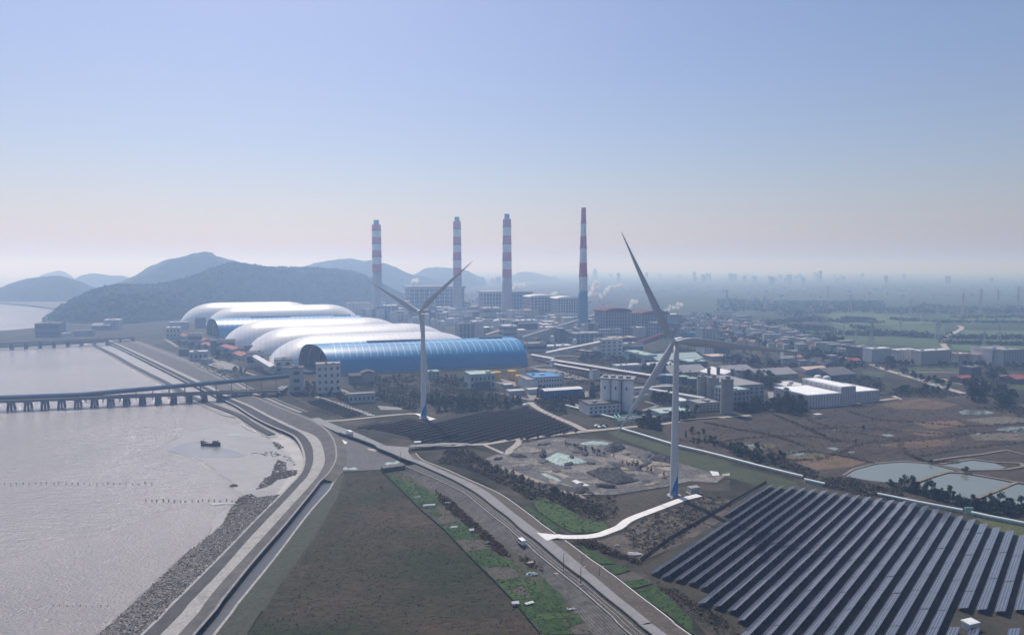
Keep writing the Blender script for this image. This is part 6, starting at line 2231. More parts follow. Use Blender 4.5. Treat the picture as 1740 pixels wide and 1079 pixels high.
# transformer kiosk by the near turbine
A_ = G('Y5', 1510, 487, .2)
t = thing('transformer_kiosk', 'small white transformer kiosk at the end of the white access road', 'kiosk', A_, R(20))
mb = MB(); mb.box(0, 6, 0, 3.5, .4, 3.3); mb.build('cabinet', PW, t)
mb = MB(); mb.box(-.3, 6.3, -.3, 3.8, 3.3, 3.7); mb.build('roof', RG, t)
mb = MB(); mb.box(-.8, 6.8, -.8, 4.3, 0, .4); mb.build('plinth', M['conc'], t)
for k in range(3):
    mb = MB(); mb.box(.5 + 1.8 * k, 1.9 + 1.8 * k, -.08, .05, .6, 2.9); mb.build('door', STEEL, t)
# lamp posts
def make_lamp(hh):
    t = thing('lamp_post', 'x', 'lamp post')
    mb = MB(); mb.cyl((0, 0, 0), (0, 0, hh), .17, .1, n=8); mb.build('post', DARKM, t)
    mb = MB(); mb.cyl((0, 0, hh), (1.3, 0, hh + .25), .07, n=6); mb.build('arm', DARKM, t)
    mb = MB(); mb.box(1.1, 2.0, -.16, .16, hh + .18, hh + .34); mb.build('lamp_head', STEEL, t)
    mb = MB(); mb.box(-.5, .5, -.5, .5, 0, .5); mb.build('base', M['conc'], t)
    return t


lp = None
for fr, x, y, yt, z, lab in (('b', 988, 650, 435, 2.0, 'lamp post on the terrace left of the road, farther one below the junction'), ('b', 1200, 822, 600, 2.0, 'lamp post on the terrace left of the road, nearest to the bottom edge'), ('b', 1215, 580, 455, .6, 'lamp post on the dry verge right of the road, upper one'), ('b', 1425, 735, 595, .6, 'lamp post on the dry verge right of the road, lower one'), ('a', 312, 140, 60, 2.4, 'thin lamp post at the pale junction by the solar field')):
    p = G(fr, x, y, z)
    hh = zat(fr, yt, p.y) - z
    o = make_lamp(hh)
    o.location = p
    o['label'] = lab
# fence along the near solar field and teal fence along the weed field
def fence(s, label, hgt, m_, gap=3.0, rail=True, panel=False, z=.2, kids=100):
    P = pts(s, z)
    L_ = sum((b - a).length for a, b in zip(P, P[1:]))
    n = int(L_ / gap)
    Q = resample(P, n + 1, smooth=False)
    o = Q[0].copy()
    t = thing('fence', label, 'fence', o)
    mb = MB()
    for p in Q:
        mb.box(p.x - o.x - .06, p.x - o.x + .06, p.y - o.y - .06, p.y - o.y + .06, 0, hgt)
    mb.build('posts', m_, t)['kind'] = 'stuff'
    mb = MB()
    for p, q in zip(Q, Q[1:]):
        for k in ((.35, .65, .97) if not panel else (.5,)):
            mb.beam(p - o + Vector((0, 0, hgt * k)), q - o + Vector((0, 0, hgt * k)), .05, .06 if not panel else hgt * .9)
    mb.build('wire_panel' if panel else 'rails', m_, t)


GRF = paint('fence_green', (.03, .085, .06))
fence('S 1088,953 1140,915 1200,880 1250,850 1302,820', 'dark mesh fence along the left side of the near solar field', 1.5, DARKM, panel=True)
fence('Y4 18,132 60,172 130,240 260,370 390,480 490,590 590,690 700,800 800,905 940,1079', 'dark green net fence between the weed field and vegetable plots', 1.1, GRF, panel=True, z=.3)
fence('Z5 40,645 150,700 260,750 380,800 500,838', 'pale post fence along the grass strip below the white five storey building', 2.0, paint('fence_pale', (.4, .45, .45)), gap=2.5)
mb = MB()  # white blocks stand in for sunlight falling in the row gaps
P = resample(pts('Z5 300,665 400,700 480,718 560,752 660,785 735,815'), 18, smooth=False)
for i, p in enumerate(P):
    mb.box(p.x - 3.4, p.x + 3.4, p.y - .9, p.y + .9, .1, .55)
tag(mb.build('lit_gap_strip', M['newconc']), 'serrated white strip standing for sunlit gaps along the top of the small solar field', 'lit gaps')
# little white objects in the plots
for i, (x, y, sx, sy, h_, lab) in enumerate(((690, 775, 7, 2.2, 1.3, 'pale yellowish plastic tunnel across the upper vegetable plot'), (935, 738, 3.5, 2, .9, 'small teal plastic cover at the upper plots'), (535, 655, 4, 1.2, .5, 'thin pale green sheet in the upper plots'), (1015, 1052, 3.5, 1.6, .7, 'white sheet bundle left of the reed hedge'), (1210, 690, 2, 1, .6, 'white sack lying at the foot of the stone slope'))):
    p = G('a', x, y, .4)
    t_ = MB()
    n = 8
    v = []
    for k in range(n + 1):
        a = math.pi * k / n
        for q in (-1, 1):
            v.append((q * sx / 2 * (1 - .12 * math.sin(a)), -sy / 2 * math.cos(a), h_ * math.sin(a)))
    t_.add(v, [(2 * k, 2 * k + 1, 2 * k + 3, 2 * k + 2) for k in range(n)] + [tuple(range(0, 2 * n + 2, 2)), tuple(range(2 * n + 1, 0, -2))])
    o = t_.build('plastic_cover', TEAL if 'teal' in lab or 'green' in lab else WHT, loc=p)
    o.rotation_euler = (0, 0, R(12))
    tag(o, lab, 'cover')
for i, (fr, x, y, w_, d_, h_, m_, lab) in enumerate((('b', 400, 1060, 4.5, 3, 2.2, WHT, 'white roofed garden shack at the bottom of the plots'), ('b', 570, 1050, 6, 2, 1.2, WHT, 'long low white cover right of the garden shack'), ('Y4', 545, 485, 3.5, 3, 2.4, PDK, 'dark garden shack with white sheets in the middle plots'), ('Y4', 1120, 930, 6, 1.6, 1.0, WHT, 'white sheet roll beside the lowest vegetable plots'), ('Y4', 640, 550, 4, 3, 1.4, PG, 'grey junk pile beside the reed hedge'), ('b', 600, 690, 9, 4, 1.8, TEAL, 'dull teal net tent at the foot of the slope'), ('Y5', 1180, 840, 7, 3, 1.0, PG, 'grey rubble lean-to below the white access road'), ('Y5', 1075, 790, 3, 2, 1.5, WHT, 'small white box below the white access road'), ('b', 900, 690, 4.5, 3, 1.2, RTAN, 'orange brown rubble pile on the stone slope by the kerb'), ('b', 590, 540, 5, 3, .8, RTAN, 'pale brown rubble pile lower on the stone slope'))):
    p = G(fr, x, y, .4 if 'slope' not in lab or 'teal' in lab else 1.4)
    if 'rubble lean-to' not in lab:
        w_, d_, h_ = w_ * .55, d_ * .6, h_ * .7
    t = thing('garden_shack' if 'shack' in lab else 'cover_heap', lab, 'shack' if 'shack' in lab else 'heap', p, R(rng.uniform(-10, 40)))
    if 'shack' in lab:
        mb = MB(); mb.box(-w_ / 2, w_ / 2, -d_ / 2, d_ / 2, 0, h_ * .65); mb.build('body', PG, t)
        mb = MB(); mb.gable(-w_ / 2 - .2, w_ / 2 + .2, -d_ / 2 - .2, d_ / 2 + .2, h_ * .65 + .01, h_); mb.build('cover', WHT, t)
    else:
        lump('heap', m_, (0, 0, 0), w_, d_, h_ * .8, parent=t, seed=i * 3.1)
        for k in range(3):
            lump('scrap', [PG, WHT, PDK][k], (rng.uniform(-.6, .6) * w_, rng.uniform(-.6, .6) * d_, 0), .9, .7, .5, parent=t, seed=k + i)

# ------------------------------------------------------------------ pylons
def make_pylon():
    t = thing('transmission_pylon', 'x', 'pylon')
    mb = MB()
    hh = 46.0
    def wd(z):
        return 4.2 - 3.2 * min(1, z / 30)
    lv = [0, 8, 15, 21, 26, 30, 36, 41, 46]
    for z0, z1 in zip(lv, lv[1:]):
        a, b = wd(z0), wd(z1) if z1 < 46 else .3
        for sx in (-1, 1):
            for sy in (-1, 1):
                mb.beam((sx * a, sy * a, z0), (sx * b, sy * b, z1), .55, .55)
            mb.beam((sx * a, -a, z0), (sx * b, b, z1), .32, .32)
            mb.beam((sx * a, a, z0), (sx * b, -b, z1), .32, .32)
            mb.beam((-a, sx * a, z0), (b, sx * b, z1), .32, .32)
            mb.beam((a, sx * a, z0), (-b, sx * b, z1), .32, .32)
    mb.build('lattice_mast', STEEL, t)
    for z, l in ((30, 8), (36, 10), (41, 7)):
        mb = MB()
        for s in (-1, 1):
            mb.beam((0, -1, z), (s * l, 0, z + .8), .4, .4)
            mb.beam((0, 1, z), (s * l, 0, z + .8), .4, .4)
            mb.beam((0, 0, z + 3), (s * l, 0, z + .9), .35, .35)
        mb.build('cross_arm', STEEL, t)
    return t


py = make_pylon()
first = True
for fr, x, yt, yb in (('Z8', 250, 330, 470), ('Z8', 345, 330, 460), ('Z8', 470, 290, 535), ('Z8', 700, 260, 400), ('Z8', 880, 150, 330), ('Z8', 990, 290, 452), ('Z8', 1012, 300, 452), ('Z8', 1370, 410, 520), ('Z8', 1490, 330, 462), ('Z8', 1200, 80, 255), ('Z8', 1340, 50, 235), ('Z8', 1480, 60, 205), ('Z8', 1640, 30, 215), ('h', 90, 70, 262), ('h', 490, 150, 290), ('h', 1160, 40, 200), ('h', 120, 330, 400), ('h', 475, 380, 500), ('Z8', 300, 90, 245), ('Z8', 780, 140, 250)):
    A_ = G(fr, x, yb)
    hh = max(30, zat(fr, yt, A_.y))
    o = py if first else copy_tree(py)
    first = False
    o.location = A_
    o.rotation_euler = (0, 0, rng.uniform(-.4, .4))
    s_ = hh / 46
    o.scale = (min(s_, 1.2),) * 2 + (s_,)
    o['label'] = 'grey lattice transmission pylon standing in the hazy farmland'
    o['group'] = 'transmission pylons over the plain'

# ------------------------------------------------------------------ steam
sm, n, b = nodes_of('steam_vapour')
n.nodes.remove(b)
vs = n.nodes.new("ShaderNodeVolumePrincipled")
vs.inputs["Density"].default_value = .16
vs.inputs["Absorption Color"].default_value = (1, 1, 1, 1)
vs.inputs["Anisotropy"].default_value = .3
vs.inputs["Color"].default_value = (.98, .98, .98, 1)
n.links.new(vs.outputs[0], n.nodes["Material Output"].inputs["Volume"])


def steam(fr, path, D, r0, r1):
    P = []
    for s in path.split():
        x, y = map(float, s.split(','))
        P.append(at_depth(fr, x, y, D))
    mb = MB()
    Q = resample(P, 16)
    for i, p in enumerate(Q):
        r = (r0 + (r1 - r0) * i / 15) * rng.uniform(.55, 1.25)
        p = p + Vector((rng.uniform(-.8, .8) * r, rng.uniform(-.8, .8) * r, rng.uniform(-.8, .8) * r))
        prof = []
        nn, v, f = 8, [], []
        for a in range(nn + 1):
            th = math.pi * a / nn
            for c in range(12):
                ph = 2 * math.pi * c / 12
                d = Vector((math.sin(th) * math.cos(ph), math.sin(th) * math.sin(ph), math.cos(th)))
                rr = r * (1 + .45 * noise.noise(d * 2.2 + p * .05))
                v.append(p + d * rr)
        for a in range(nn):
            for c in range(12):
                e = (c + 1) % 12
                f.append((a * 12 + c, a * 12 + 12 + c, a * 12 + 12 + e, a * 12 + e))
        mb.add(v, f)
    o = mb.build('steam_plume', sm, smooth=True)
    o['kind'] = 'stuff'


steam('Z4', '690,800 715,770 740,730 760,715', 1750, 5, 8)
steam('Z4', '690,790 760,790 800,800 850,740 900,712 950,715', 1850, 5, 6)
steam('g', '590,160 605,130 640,95 670,85', 1330, 2, 4.5)
steam('g', '1000,180 1050,150 1110,150 1180,125', 1330, 2.5, 4)
steam('e', '1005,60 1040,52 1080,42', 1900, 3, 6)
steam('f', '620,150 645,115 690,95 760,100', 1760, 3, 4.5)
steam('f', '1065,212 1110,205 1150,190', 1640, 2, 4)
# ------------------------------------------------------------------ trees and scrub
LEAF = [nmat('leaf_dark', [(.012, .022, .010), (.024, .036, .015)], scale=.3, rough=.8, spec=.2), nmat('leaf_mid', [(.028, .045, .016), (.055, .07, .026)], scale=.3, rough=.8, spec=.2),
        nmat('leaf_olive', [(.045, .05, .022), (.07, .07, .034)], scale=.3, rough=.8, spec=.2), nmat('leaf_brown', [(.075, .06, .04), (.12, .095, .064)], scale=.3, rough=.9, spec=.1),
        nmat('leaf_rust', [(.09, .055, .032), (.13, .085, .05)], scale=.3, rough=.9, spec=.1)]
BARK = paint('bark', (.06, .05, .04), var=.2)


def tree_meshes(kind, seed):
    r = random.Random(seed)
    tr, cr = MB(), MB()
    if kind == 'round':
        hh, cw, base, mats, nb, leaf = 8.0, 3.6, 2.0, [LEAF[0], LEAF[1], LEAF[0]], 9, .55
    elif kind == 'olive':
        hh, cw, base, mats, nb, leaf = 6.5, 3.2, 1.4, [LEAF[1], LEAF[2], LEAF[1]], 8, .5
    elif kind == 'cypress':
        hh, cw, base, mats, nb, leaf = 8.5, 1.5, .8, [LEAF[0], LEAF[0], LEAF[1]], 9, .42
    elif kind == 'pine':
        hh, cw, base, mats, nb, leaf = 10.0, 3.4, 5.2, [LEAF[0], LEAF[1], LEAF[0]], 8, .5
    else:                                            # bare sapling
        hh, cw, base, mats, nb, leaf = 5.0, 1.6, 1.2, [LEAF[3], LEAF[3], LEAF[2]], 5, .34
    pts_ = [Vector((0, 0, 0)), Vector((r.uniform(-.3, .3), r.uniform(-.3, .3), hh * .35)), Vector((r.uniform(-.5, .5), r.uniform(-.5, .5), hh * .75))]
    tr.cyl(pts_[0], pts_[1], .28 * hh / 8, .2 * hh / 8, n=8)
    tr.cyl(pts_[1], pts_[2], .2 * hh / 8, .08, n=7)
    blobs = []
    for i in range(nb):
        a = r.uniform(0, 6.28)
        if kind == 'cypress':
            z = base + (hh - base) * (i + .5) / nb
            rad = cw * (1 - .75 * i / nb)
            c = Vector((r.uniform(-.25, .25), r.uniform(-.25, .25), z))
        else:
            z = base + (hh - base) * r.uniform(.18, .95)
            k = math.sin(math.pi * min(.97, max(.1, (z - base) / (hh - base) * .85 + .12)))
            q = cw * k * r.uniform(.25, .8)
            c = Vector((q * math.cos(a), q * math.sin(a), z))
            rad = cw * r.uniform(.32, .52)
            tr.cyl(pts_[1].lerp(pts_[2], r.random() * .8), c, .09, .03, n=5)
        blobs.append((c, rad))
    for c, rad in blobs:
        mi = r.randrange(3)
        for _ in range(42 if kind != 'sapling' else 22):
            d = Vector((r.gauss(0, 1), r.gauss(0, 1), r.gauss(0, .8))).normalized() * rad * r.uniform(.45, 1.05)
            s = leaf * r.uniform(.6, 1.25)
            u = Vector((r.gauss(0, 1), r.gauss(0, 1), r.gauss(0, .6))).normalized() * s
            v = Vector((r.gauss(0, 1), r.gauss(0, 1), r.gauss(0, .8))).normalized() * s
            q = c + d
            cr.add([q - u, q - v, q + u, q + v], [(0, 1, 2, 3)], mi if r.random() < .8 else r.randrange(3))
    return tr.mesh('trunk', BARK), cr.mesh('crown', mats), hh


TK = {k: [tree_meshes(k, 31 * i + len(k)) for i in range(3)] for k in ('round', 'olive', 'cypress', 'pine', 'sapling')}
NM = {'round': 'round_tree', 'olive': 'bushy_tree', 'cypress': 'cypress_tree', 'pine': 'pine_tree', 'sapling': 'sapling'}
CAT = {'round': 'tree', 'olive': 'tree', 'cypress': 'tree', 'pine': 'tree', 'sapling': 'tree'}


def plant(kind, x, y, hgt, label, group=None, z=0.0):
    tr, cr, hh = rng.choice(TK[kind])
    t = thing(NM[kind], label, CAT[kind], (x, y, z), rng.uniform(0, 6.28), group)
    s = hgt / hh
    t.scale = (s * rng.uniform(.9, 1.2),) * 2 + (s,)
    for nm, me in (('trunk', tr), ('crown', cr)):
        o = bpy.data.objects.new(nm, me)
        COL.objects.link(o)
        o.parent = t
    return t


GROVES = [  # polygon, count, kind weights, height range, label, group
    ('Z5 1215,690 1400,700 1668,690 1668,770 1480,800 1290,800', 32, 'cypress', (6, 9), 'dark narrow tree in the belt between far turbine and middle solar field', 'dark belt behind the middle solar field'),
    ('Z6 0,690 200,680 420,690 540,700 520,740 300,765 0,795', 30, 'cypress', (6, 9), 'dark narrow tree at the right part of the belt behind the solar field', 'dark belt right part'),
    ('Z6 640,655 760,690 900,700 1130,665 1150,700 900,740 700,720', 26, 'cypress', (7, 10), 'dark narrow tree in the row before the deep blue shed', 'tree row before the blue shed'),
    ('Z6 660,615 705,610 705,655 670,660', 3, 'round', (7, 10), 'round tree at the left corner of the deep blue shed', 'trees left of the blue shed'),
    ('Z6 1110,600 1160,595 1160,660 1115,670', 4, 'round', (8, 11), 'round tree left of the white silo block', 'trees left of the white silos'),
    ('Z6 700,715 900,760 890,790 740,760', 14, 'olive', (3, 5), 'olive bush tree beside the pale track below the blue shed', 'bushy trees along the pale track'),
    ('Z7 1000,700 1100,715 1240,715 1240,745 1080,760 1000,750', 22, 'round', (7, 10), 'dark tree in the row before the grey mill building', 'tree row before the mill'),
    ('Z7 1250,680 1350,650 1480,690 1550,740 1540,780 1380,770 1260,740', 26, 'round', (8, 12), 'dark tree in the thick clump before the white warehouse', 'clump before the white warehouse'),
    ('Z7 320,640 480,630 480,710 330,700', 14, 'round', (6, 9), 'dark tree in the grove left of the near turbine tower', 'grove left of the turbine tower'),
    ('Z7 190,790 400,800 660,770 680,750 480,760 560,740 700,760 640,800 420,820 190,830', 16, 'olive', (5, 7), 'olive tree along the white silo yard road', 'trees along the silo yard'),
    ('Z7 200,820 390,850 390,900 220,880', 12, 'round', (5, 8), 'dark tree between the pipe bend and turbine tower', 'trees by the pipe bend'),
    ('Z7 1000,470 1230,480 1370,560 1300,590 1230,570 1100,540', 30, 'olive', (7, 11), 'bushy tree in the wood behind the mill building', 'wood behind the mill building'),
    ('Z7 860,340 1100,350 1340,380 1480,400 1500,430 1200,400 900,390', 26, 'round', (7, 11), 'dark tree in the belt among the long factory sheds', 'belt among the factory sheds'),
    ('g 20,720 200,710 400,740 700,740 760,800 450,820 150,790 20,760', 34, 'olive', (6, 9), 'bushy tree in the park below the maroon conveyor', 'park below the maroon conveyor'),
    ('g 740,840 880,850 1080,880 900,930 780,910', 14, 'round', (7, 10), 'dark tree behind the switchyard huts', 'trees behind the switchyard'),
    ('Z5 560,560 800,500 1160,480 1180,560 900,600 620,600', 16, 'olive', (4, 6), 'low bushy tree in the thicket along the near vault base', 'thicket along the near vault'),
    ('Z5 1220,520 1560,500 1570,590 1400,600 1230,560', 16, 'olive', (4, 7), 'low bushy tree between the green house and green building', 'bushes by the green house'),
    ('Z5 780,620 1000,690 1150,760 1100,790 900,720 780,690', 24, 'cypress', (4, 6), 'small dark conifer in the nursery behind the pale low block', 'nursery conifers'),
    ('Z5 190,560 280,560 280,620 190,620', 8, 'olive', (4, 6), 'bushy tree between the transfer tower and white five storey building', 'trees by the transfer tower'),
    ('Z5 360,640 540,660 590,720 480,700 370,670', 14, 'olive', (3, 5), 'low bush tree left of the pale low block', 'bushes left of the pale block'),
    ('Z5 60,620 280,640 270,670 100,660', 10, 'round', (3, 5), 'dark bush tree at the foot of the transfer tower', 'bushes at the transfer tower foot'),
    ('d 560,300 700,260 860,350 780,400 620,360', 16, 'round', (5, 8), 'dark tree among the red roofed sheds by the dike', 'trees by the red sheds'),
    ('d 780,480 900,470 1000,520 960,560 820,520', 10, 'round', (4, 6), 'round bush beside the pale yard road near the jetty gallery', 'bushes near the jetty gallery'),
    ('d 100,130 290,180 460,210 540,260 380,260 150,200', 16, 'olive', (5, 8), 'bushy tree near the far red roofed shed', 'trees near the far red shed'),
    ('Z8 1225,850 1300,840 1385,870 1390,950 1290,970 1230,920', 12, 'round', (11, 15), 'large dark tree in the left big clump by the right road', 'left big clump by the right road'),
    ('Z8 1450,910 1530,890 1620,940 1610,1000 1500,1000 1440,960', 10, 'round', (10, 14), 'large dark tree in the right big clump by the right road', 'right big clump by the right road'),
    ('Z8 650,840 850,850 1050,860 1100,880 900,900 660,890', 14, 'round', (5, 8), 'dark tree in the strip right of the white warehouse', 'strip right of the white warehouse'),
    ('Z8 420,640 640,650 860,660 1120,670 1440,670 1700,680 1700,690 1300,690 860,675 600,680', 26, 'round', (6, 9), 'dark tree at the foot of the apartment row', 'trees below the apartment row'),
    ('Z8 700,745 780,765 900,800 1080,850 1150,840 1000,795 850,745 720,715', 18, 'round', (5, 8), 'roadside tree along the right road', 'trees along the right road'),
    ('Z8 40,480 140,465 280,480 290,560 180,580 60,520', 18, 'round', (10, 15), 'tall dark tree in the copse left of the tall slab block', 'copse left of the slab block'),
    ('Z8 0,570 150,590 280,620 280,680 100,670 0,660', 22, 'round', (8, 12), 'dark tree in the wood behind the orange roofed factory', 'wood behind the orange roofed factory'),
    ('Z8 1350,730 1520,720 1580,780 1400,810', 10, 'round', (7, 10), 'dark tree among the farmhouses near the canal', 'trees among the farmhouses'),
    ('Z8 580,650 640,660 640,710 590,715', 4, 'round', (10, 13), 'big dark tree at the bend of the right road', 'trees at the road bend'),
    ('Y7 560,200 640,230 760,250 900,270 1040,310 1200,330 1353,360 1353,400 1200,390 980,340 760,280 620,250', 38, 'round', (3.5, 6), 'dark tree in the belt between ponds and pipeline', 'belt between ponds and pipeline'),
    ('Y8 230,330 300,325 420,350 560,385 600,420 480,420 340,390 260,360', 22, 'olive', (4, 6.5), 'dark bushy tree in the marsh edge thicket behind the pipeline', 'marsh edge thicket'),
    ('Z7 600,900 800,960 860,1010 700,1000 620,950', 8, 'olive', (3, 5), 'small dark tree on the marsh right of turbine tower', 'small trees right of the tower'),
    ('Y5 210,270 420,360 700,470 880,520 900,545 700,495 420,385 215,290', 60, 'sapling', (3, 4.5), 'thin bare sapling in the row along the front of the ash yard', 'sapling row before the ash yard'),
    ('Y5 760,190 900,225 1050,270 1300,350 1390,395 1380,410 1280,375 1040,295 890,245 760,205', 34, 'sapling', (3, 4.5), 'thin bare sapling in the row crossing the ash yard', 'sapling row across the ash yard'),
    ('Y5 420,165 520,180 700,145 860,135 860,125 690,138 520,160', 20, 'sapling', (3, 5), 'small bare tree along the pale track by the ash yard', 'trees along the pale track'),
]
for s, n, kind, hr, lab, grp in GROVES:
    P = [(p.x, p.y) for p in pts(s)]
    for x, y in scatter_in(P, n, rng):
        plant(kind, x, y, rng.uniform(*hr), lab, grp)
for fr, x, y, yt, kind, lab in (('Y7', 665, 250, 165, 'pine', 'tall flat crowned pine left of the pair before the ponds'), ('Y7', 712, 250, 168, 'pine', 'tall flat crowned pine right of the pair before the ponds'), ('Y7', 818, 275, 190, 'pine', 'single flat crowned pine between the two large ponds'), ('Y7', 1160, 325, 268, 'pine', 'flat crowned pine at the pond bund, left of two'), ('Y7', 1215, 330, 258, 'pine', 'flat crowned pine at the pond bund, right of two'), ('Y7', 1335, 345, 280, 'pine', 'flat crowned pine at the right picture edge by the pond'),
                            ('Y7', 585, 215, 185, 'olive', 'small dark tree at the left tip of the large pond'), ('Y7', 1020, 150, 112, 'olive', 'dark bush at the pond corner between three ponds'), ('Y7', 820, 98, 72, 'round', 'dark bush hut tree behind the large pond'), ('Y8', 45, 275, 242, 'cypress', 'dark upright tree right of the near turbine tower'), ('Y8', 108, 318, 283, 'round', 'round dark tree on the marsh, left of two near the pipeline'), ('Y8', 187, 328, 297, 'round', 'round dark tree on the marsh, right of two near the pipeline'), ('Y8', 85, 305, 275, 'cypress', 'slim dark tree between the upright and round marsh trees'), ('Y8', 935, 240, 215, 'round', 'lone dark bush in the middle of the marsh'), ('Y8', 895, 305, 288, 'round', 'low dark bush in the marsh beside the puddles')):
    A_ = G(fr, x, y)
    plant(kind, A_.x, A_.y, max(3, zat(fr, yt, A_.y)), lab)

# scrub, reeds and far woods as masses
def P2(s):
    return [(p.x, p.y) for p in pts(s)]


clumps('scrub', P2('Y5 60,225 200,225 300,300 440,380 640,470 850,520 960,560 1010,640 900,610 760,560 640,500 560,520 420,440 260,360 120,320 20,300'), 900, (.8, 2.0), (.8, 2.2), [LEAF[3], LEAF[2], LEAF[3]], rng, leaf=.42, per=14)
clumps('scrub', P2('Y5 560,510 700,470 860,500 1060,500 1080,600 1010,660 900,620 720,560'), 260, (.8, 1.8), (.6, 1.6), [LEAF[3], LEAF[2], LEAF[3]], rng, leaf=.42, per=14)
clumps('scrub', P2('Y5 800,770 930,765 1000,800 1210,890 1215,905 1050,850 900,800'), 130, (.9, 2.0), (1, 2.2), [LEAF[3], LEAF[3], LEAF[4]], rng, leaf=.4, per=18)
clumps('scrub', P2('Y5 1100,690 1250,620 1400,570 1540,510 1700,500 1740,560 1600,640 1400,780 1250,860 1150,800'), 420, (.7, 1.8), (.4, 1.4), [LEAF[3], LEAF[2], LEAF[3]], rng, leaf=.4, per=12)
clumps('scrub', P2('Y4 330,250 440,320 520,400 640,500 760,610 770,640 700,620 600,520 480,420 380,330'), 330, (.8, 1.6), (.6, 1.7), [LEAF[4], LEAF[3], LEAF[4]], rng, leaf=.36, per=16, z0=.4)
clumps('scrub', P2('b 450,470 700,560 780,620 760,700 640,640 470,540'), 70, (.6, 1.2), (.4, 1.0), [LEAF[4], LEAF[3]], rng, leaf=.32, per=12, z0=.6)
clumps('scrub', P2('Y7 190,180 350,180 500,220 640,260 660,310 480,290 300,250 210,230'), 330, (1, 2.4), (1, 3), [LEAF[3], LEAF[2], LEAF[3]], rng, leaf=.5, per=16)
clumps('scrub', P2('Y8 60,280 240,330 420,400 600,450 640,470 740,510 700,450 560,400 380,350 200,300'), 420, (1, 2.4), (.8, 2.4), [LEAF[3], LEAF[2], LEAF[3]], rng, leaf=.5, per=14)
clumps('scrub', P2('Y6 620,620 740,640 830,700 1100,860 1060,930 950,850 760,720'), 150, (.8, 1.6), (.4, 1.1), [LEAF[3], LEAF[2]], rng, leaf=.35, per=12)
# reeds along marsh bunds
reed_pts = []
for s in ('Y8 0,290 200,300 400,275 640,270 860,300', 'Y8 400,300 560,385 760,375 960,300 1240,290 1500,250', 'Y8 640,180 800,240 930,260 1100,290 1180,370 1430,335 1740,300', 'Y8 330,390 620,350 800,365 1000,410', 'Y8 650,240 860,225 1060,240 1400,260 1740,240', 'Y8 860,145 1000,185 1200,200 1460,220 1740,205', 'Y8 1180,370 1260,400 1400,400', 'Y8 130,200 300,235 470,265 640,320', 'Y8 480,160 640,225 800,300'):
    for p in resample(pts(s), 260):
        reed_pts.append((p.x + rng.gauss(0, 1.2), p.y + rng.gauss(0, 1.2)))
clumps('reeds', reed_pts, 0, (.9, 2.0), (.6, 1.7), [LEAF[3], LEAF[4], LEAF[3]], rng, leaf=.38, per=8)
clumps('reeds', P2('Y8 60,240 400,190 700,150 1100,95 1400,90 1740,190 1740,330 1400,330 1100,390 800,390 620,420 300,350'), 2600, (.8, 2.6), (.2, .8), [LEAF[3], LEAF[3], LEAF[3], LEAF[2]], rng, leaf=.34, per=9)
# weeds of the big brown field
FP = [(p.x, p.y) for p in FIELD]
FP = [(x, max(y, 215)) for x, y in FP]
clumps('field_weeds', FP, 4200, (.7, 2.2), (.04, .16), [nmat('weed_dark', [(.035, .034, .02), (.05, .046, .03)], scale=.2), nmat('weed_brown', [(.055, .045, .033), (.08, .064, .048)], scale=.2), nmat('weed_green', [(.036, .042, .02), (.05, .054, .026)], scale=.2)], rng, leaf=.22, per=5, z0=.3)
# weeds between the solar rows and on banks
clumps('grass_tufts', P2('S 1112,985 1180,1028 1240,1060 1300,1079 1290,1095 1210,1075 1160,1035'), 200, (.5, 1.2), (.2, .6), [LEAF[2], LEAF[3]], rng, leaf=.28, per=10)
clumps('grass_tufts', P2('Y5 60,330 300,430 480,560 640,680 720,722 560,600 400,490 200,400'), 160, (.4, .9), (.2, .5), [LEAF[1], LEAF[2]], rng, leaf=.28, per=8, z0=.3)
# dark tree masses between the industrial sheds
ug = []
for s, n in (('Z7 540,240 1480,255 1480,420 1130,430 860,330 540,330', 110), ('Z7 480,430 870,470 680,510 480,500', 40), ('Z7 1000,440 1380,470 1370,560 1240,590 1000,480', 130), ('Z7 380,560 680,560 680,650 480,690 380,640', 60), ('Z7 0,360 240,360 470,330 480,420 240,420 0,420', 110), ('g 1180,640 1740,650 1740,710 1200,690', 70), ('Z7 1400,380 1689,420 1689,520 1500,430', 60), ('Z8 0,560 290,600 290,690 0,690', 90), ('Z8 150,790 400,760 560,800 560,880 420,850', 60), ('Z6 580,180 1180,180 1180,300 800,300', 60), ('Z5 1000,650 1668,690 1668,720 1210,720', 60)):
    ug += scatter_in(P2(s), n, rng)
clumps('tree_mass', ug, 0, (2.0, 4.0), (3.0, 7.0), [LEAF[0], LEAF[1], LEAF[0]], rng, leaf=.9, per=26)
# undergrowth filling the groves and the gaps of the works
ug = []
for s, n in (('Z5 1215,690 1400,700 1668,690 1668,770 1480,800 1290,800', 160), ('Z6 0,690 200,680 420,690 540,700 520,740 300,765 0,795', 150), ('Z6 640,655 760,690 900,700 1130,665 1150,700 900,740 700,720', 90),
             ('Z7 1000,700 1240,715 1240,745 1080,760 1000,750', 70), ('Z7 1250,680 1350,650 1480,690 1550,740 1540,780 1380,770 1260,740', 130), ('Z7 320,640 480,630 480,710 330,700', 60), ('Z7 200,820 390,850 390,900 220,880', 70),
             ('Y7 560,200 640,230 760,250 900,270 1040,310 1200,330 1353,360 1353,400 1200,390 980,340 760,280 620,250', 200), ('Z5 780,620 1000,690 1150,760 1100,790 900,720 780,690', 90), ('Z5 60,620 280,640 270,670 100,660', 40),
             ('Z8 1225,850 1300,840 1385,870 1390,950 1290,970 1230,920', 60), ('Z8 1450,910 1530,890 1620,940 1610,1000 1500,1000 1440,960', 60), ('Z8 650,840 850,850 1050,860 1100,880 900,900 660,890', 60)):
    ug += scatter_in(P2(s), n, rng)
clumps('undergrowth', ug, 0, (1.2, 2.6), (1.0, 3.2), [LEAF[0], LEAF[1], LEAF[0]], rng, leaf=.6, per=22)
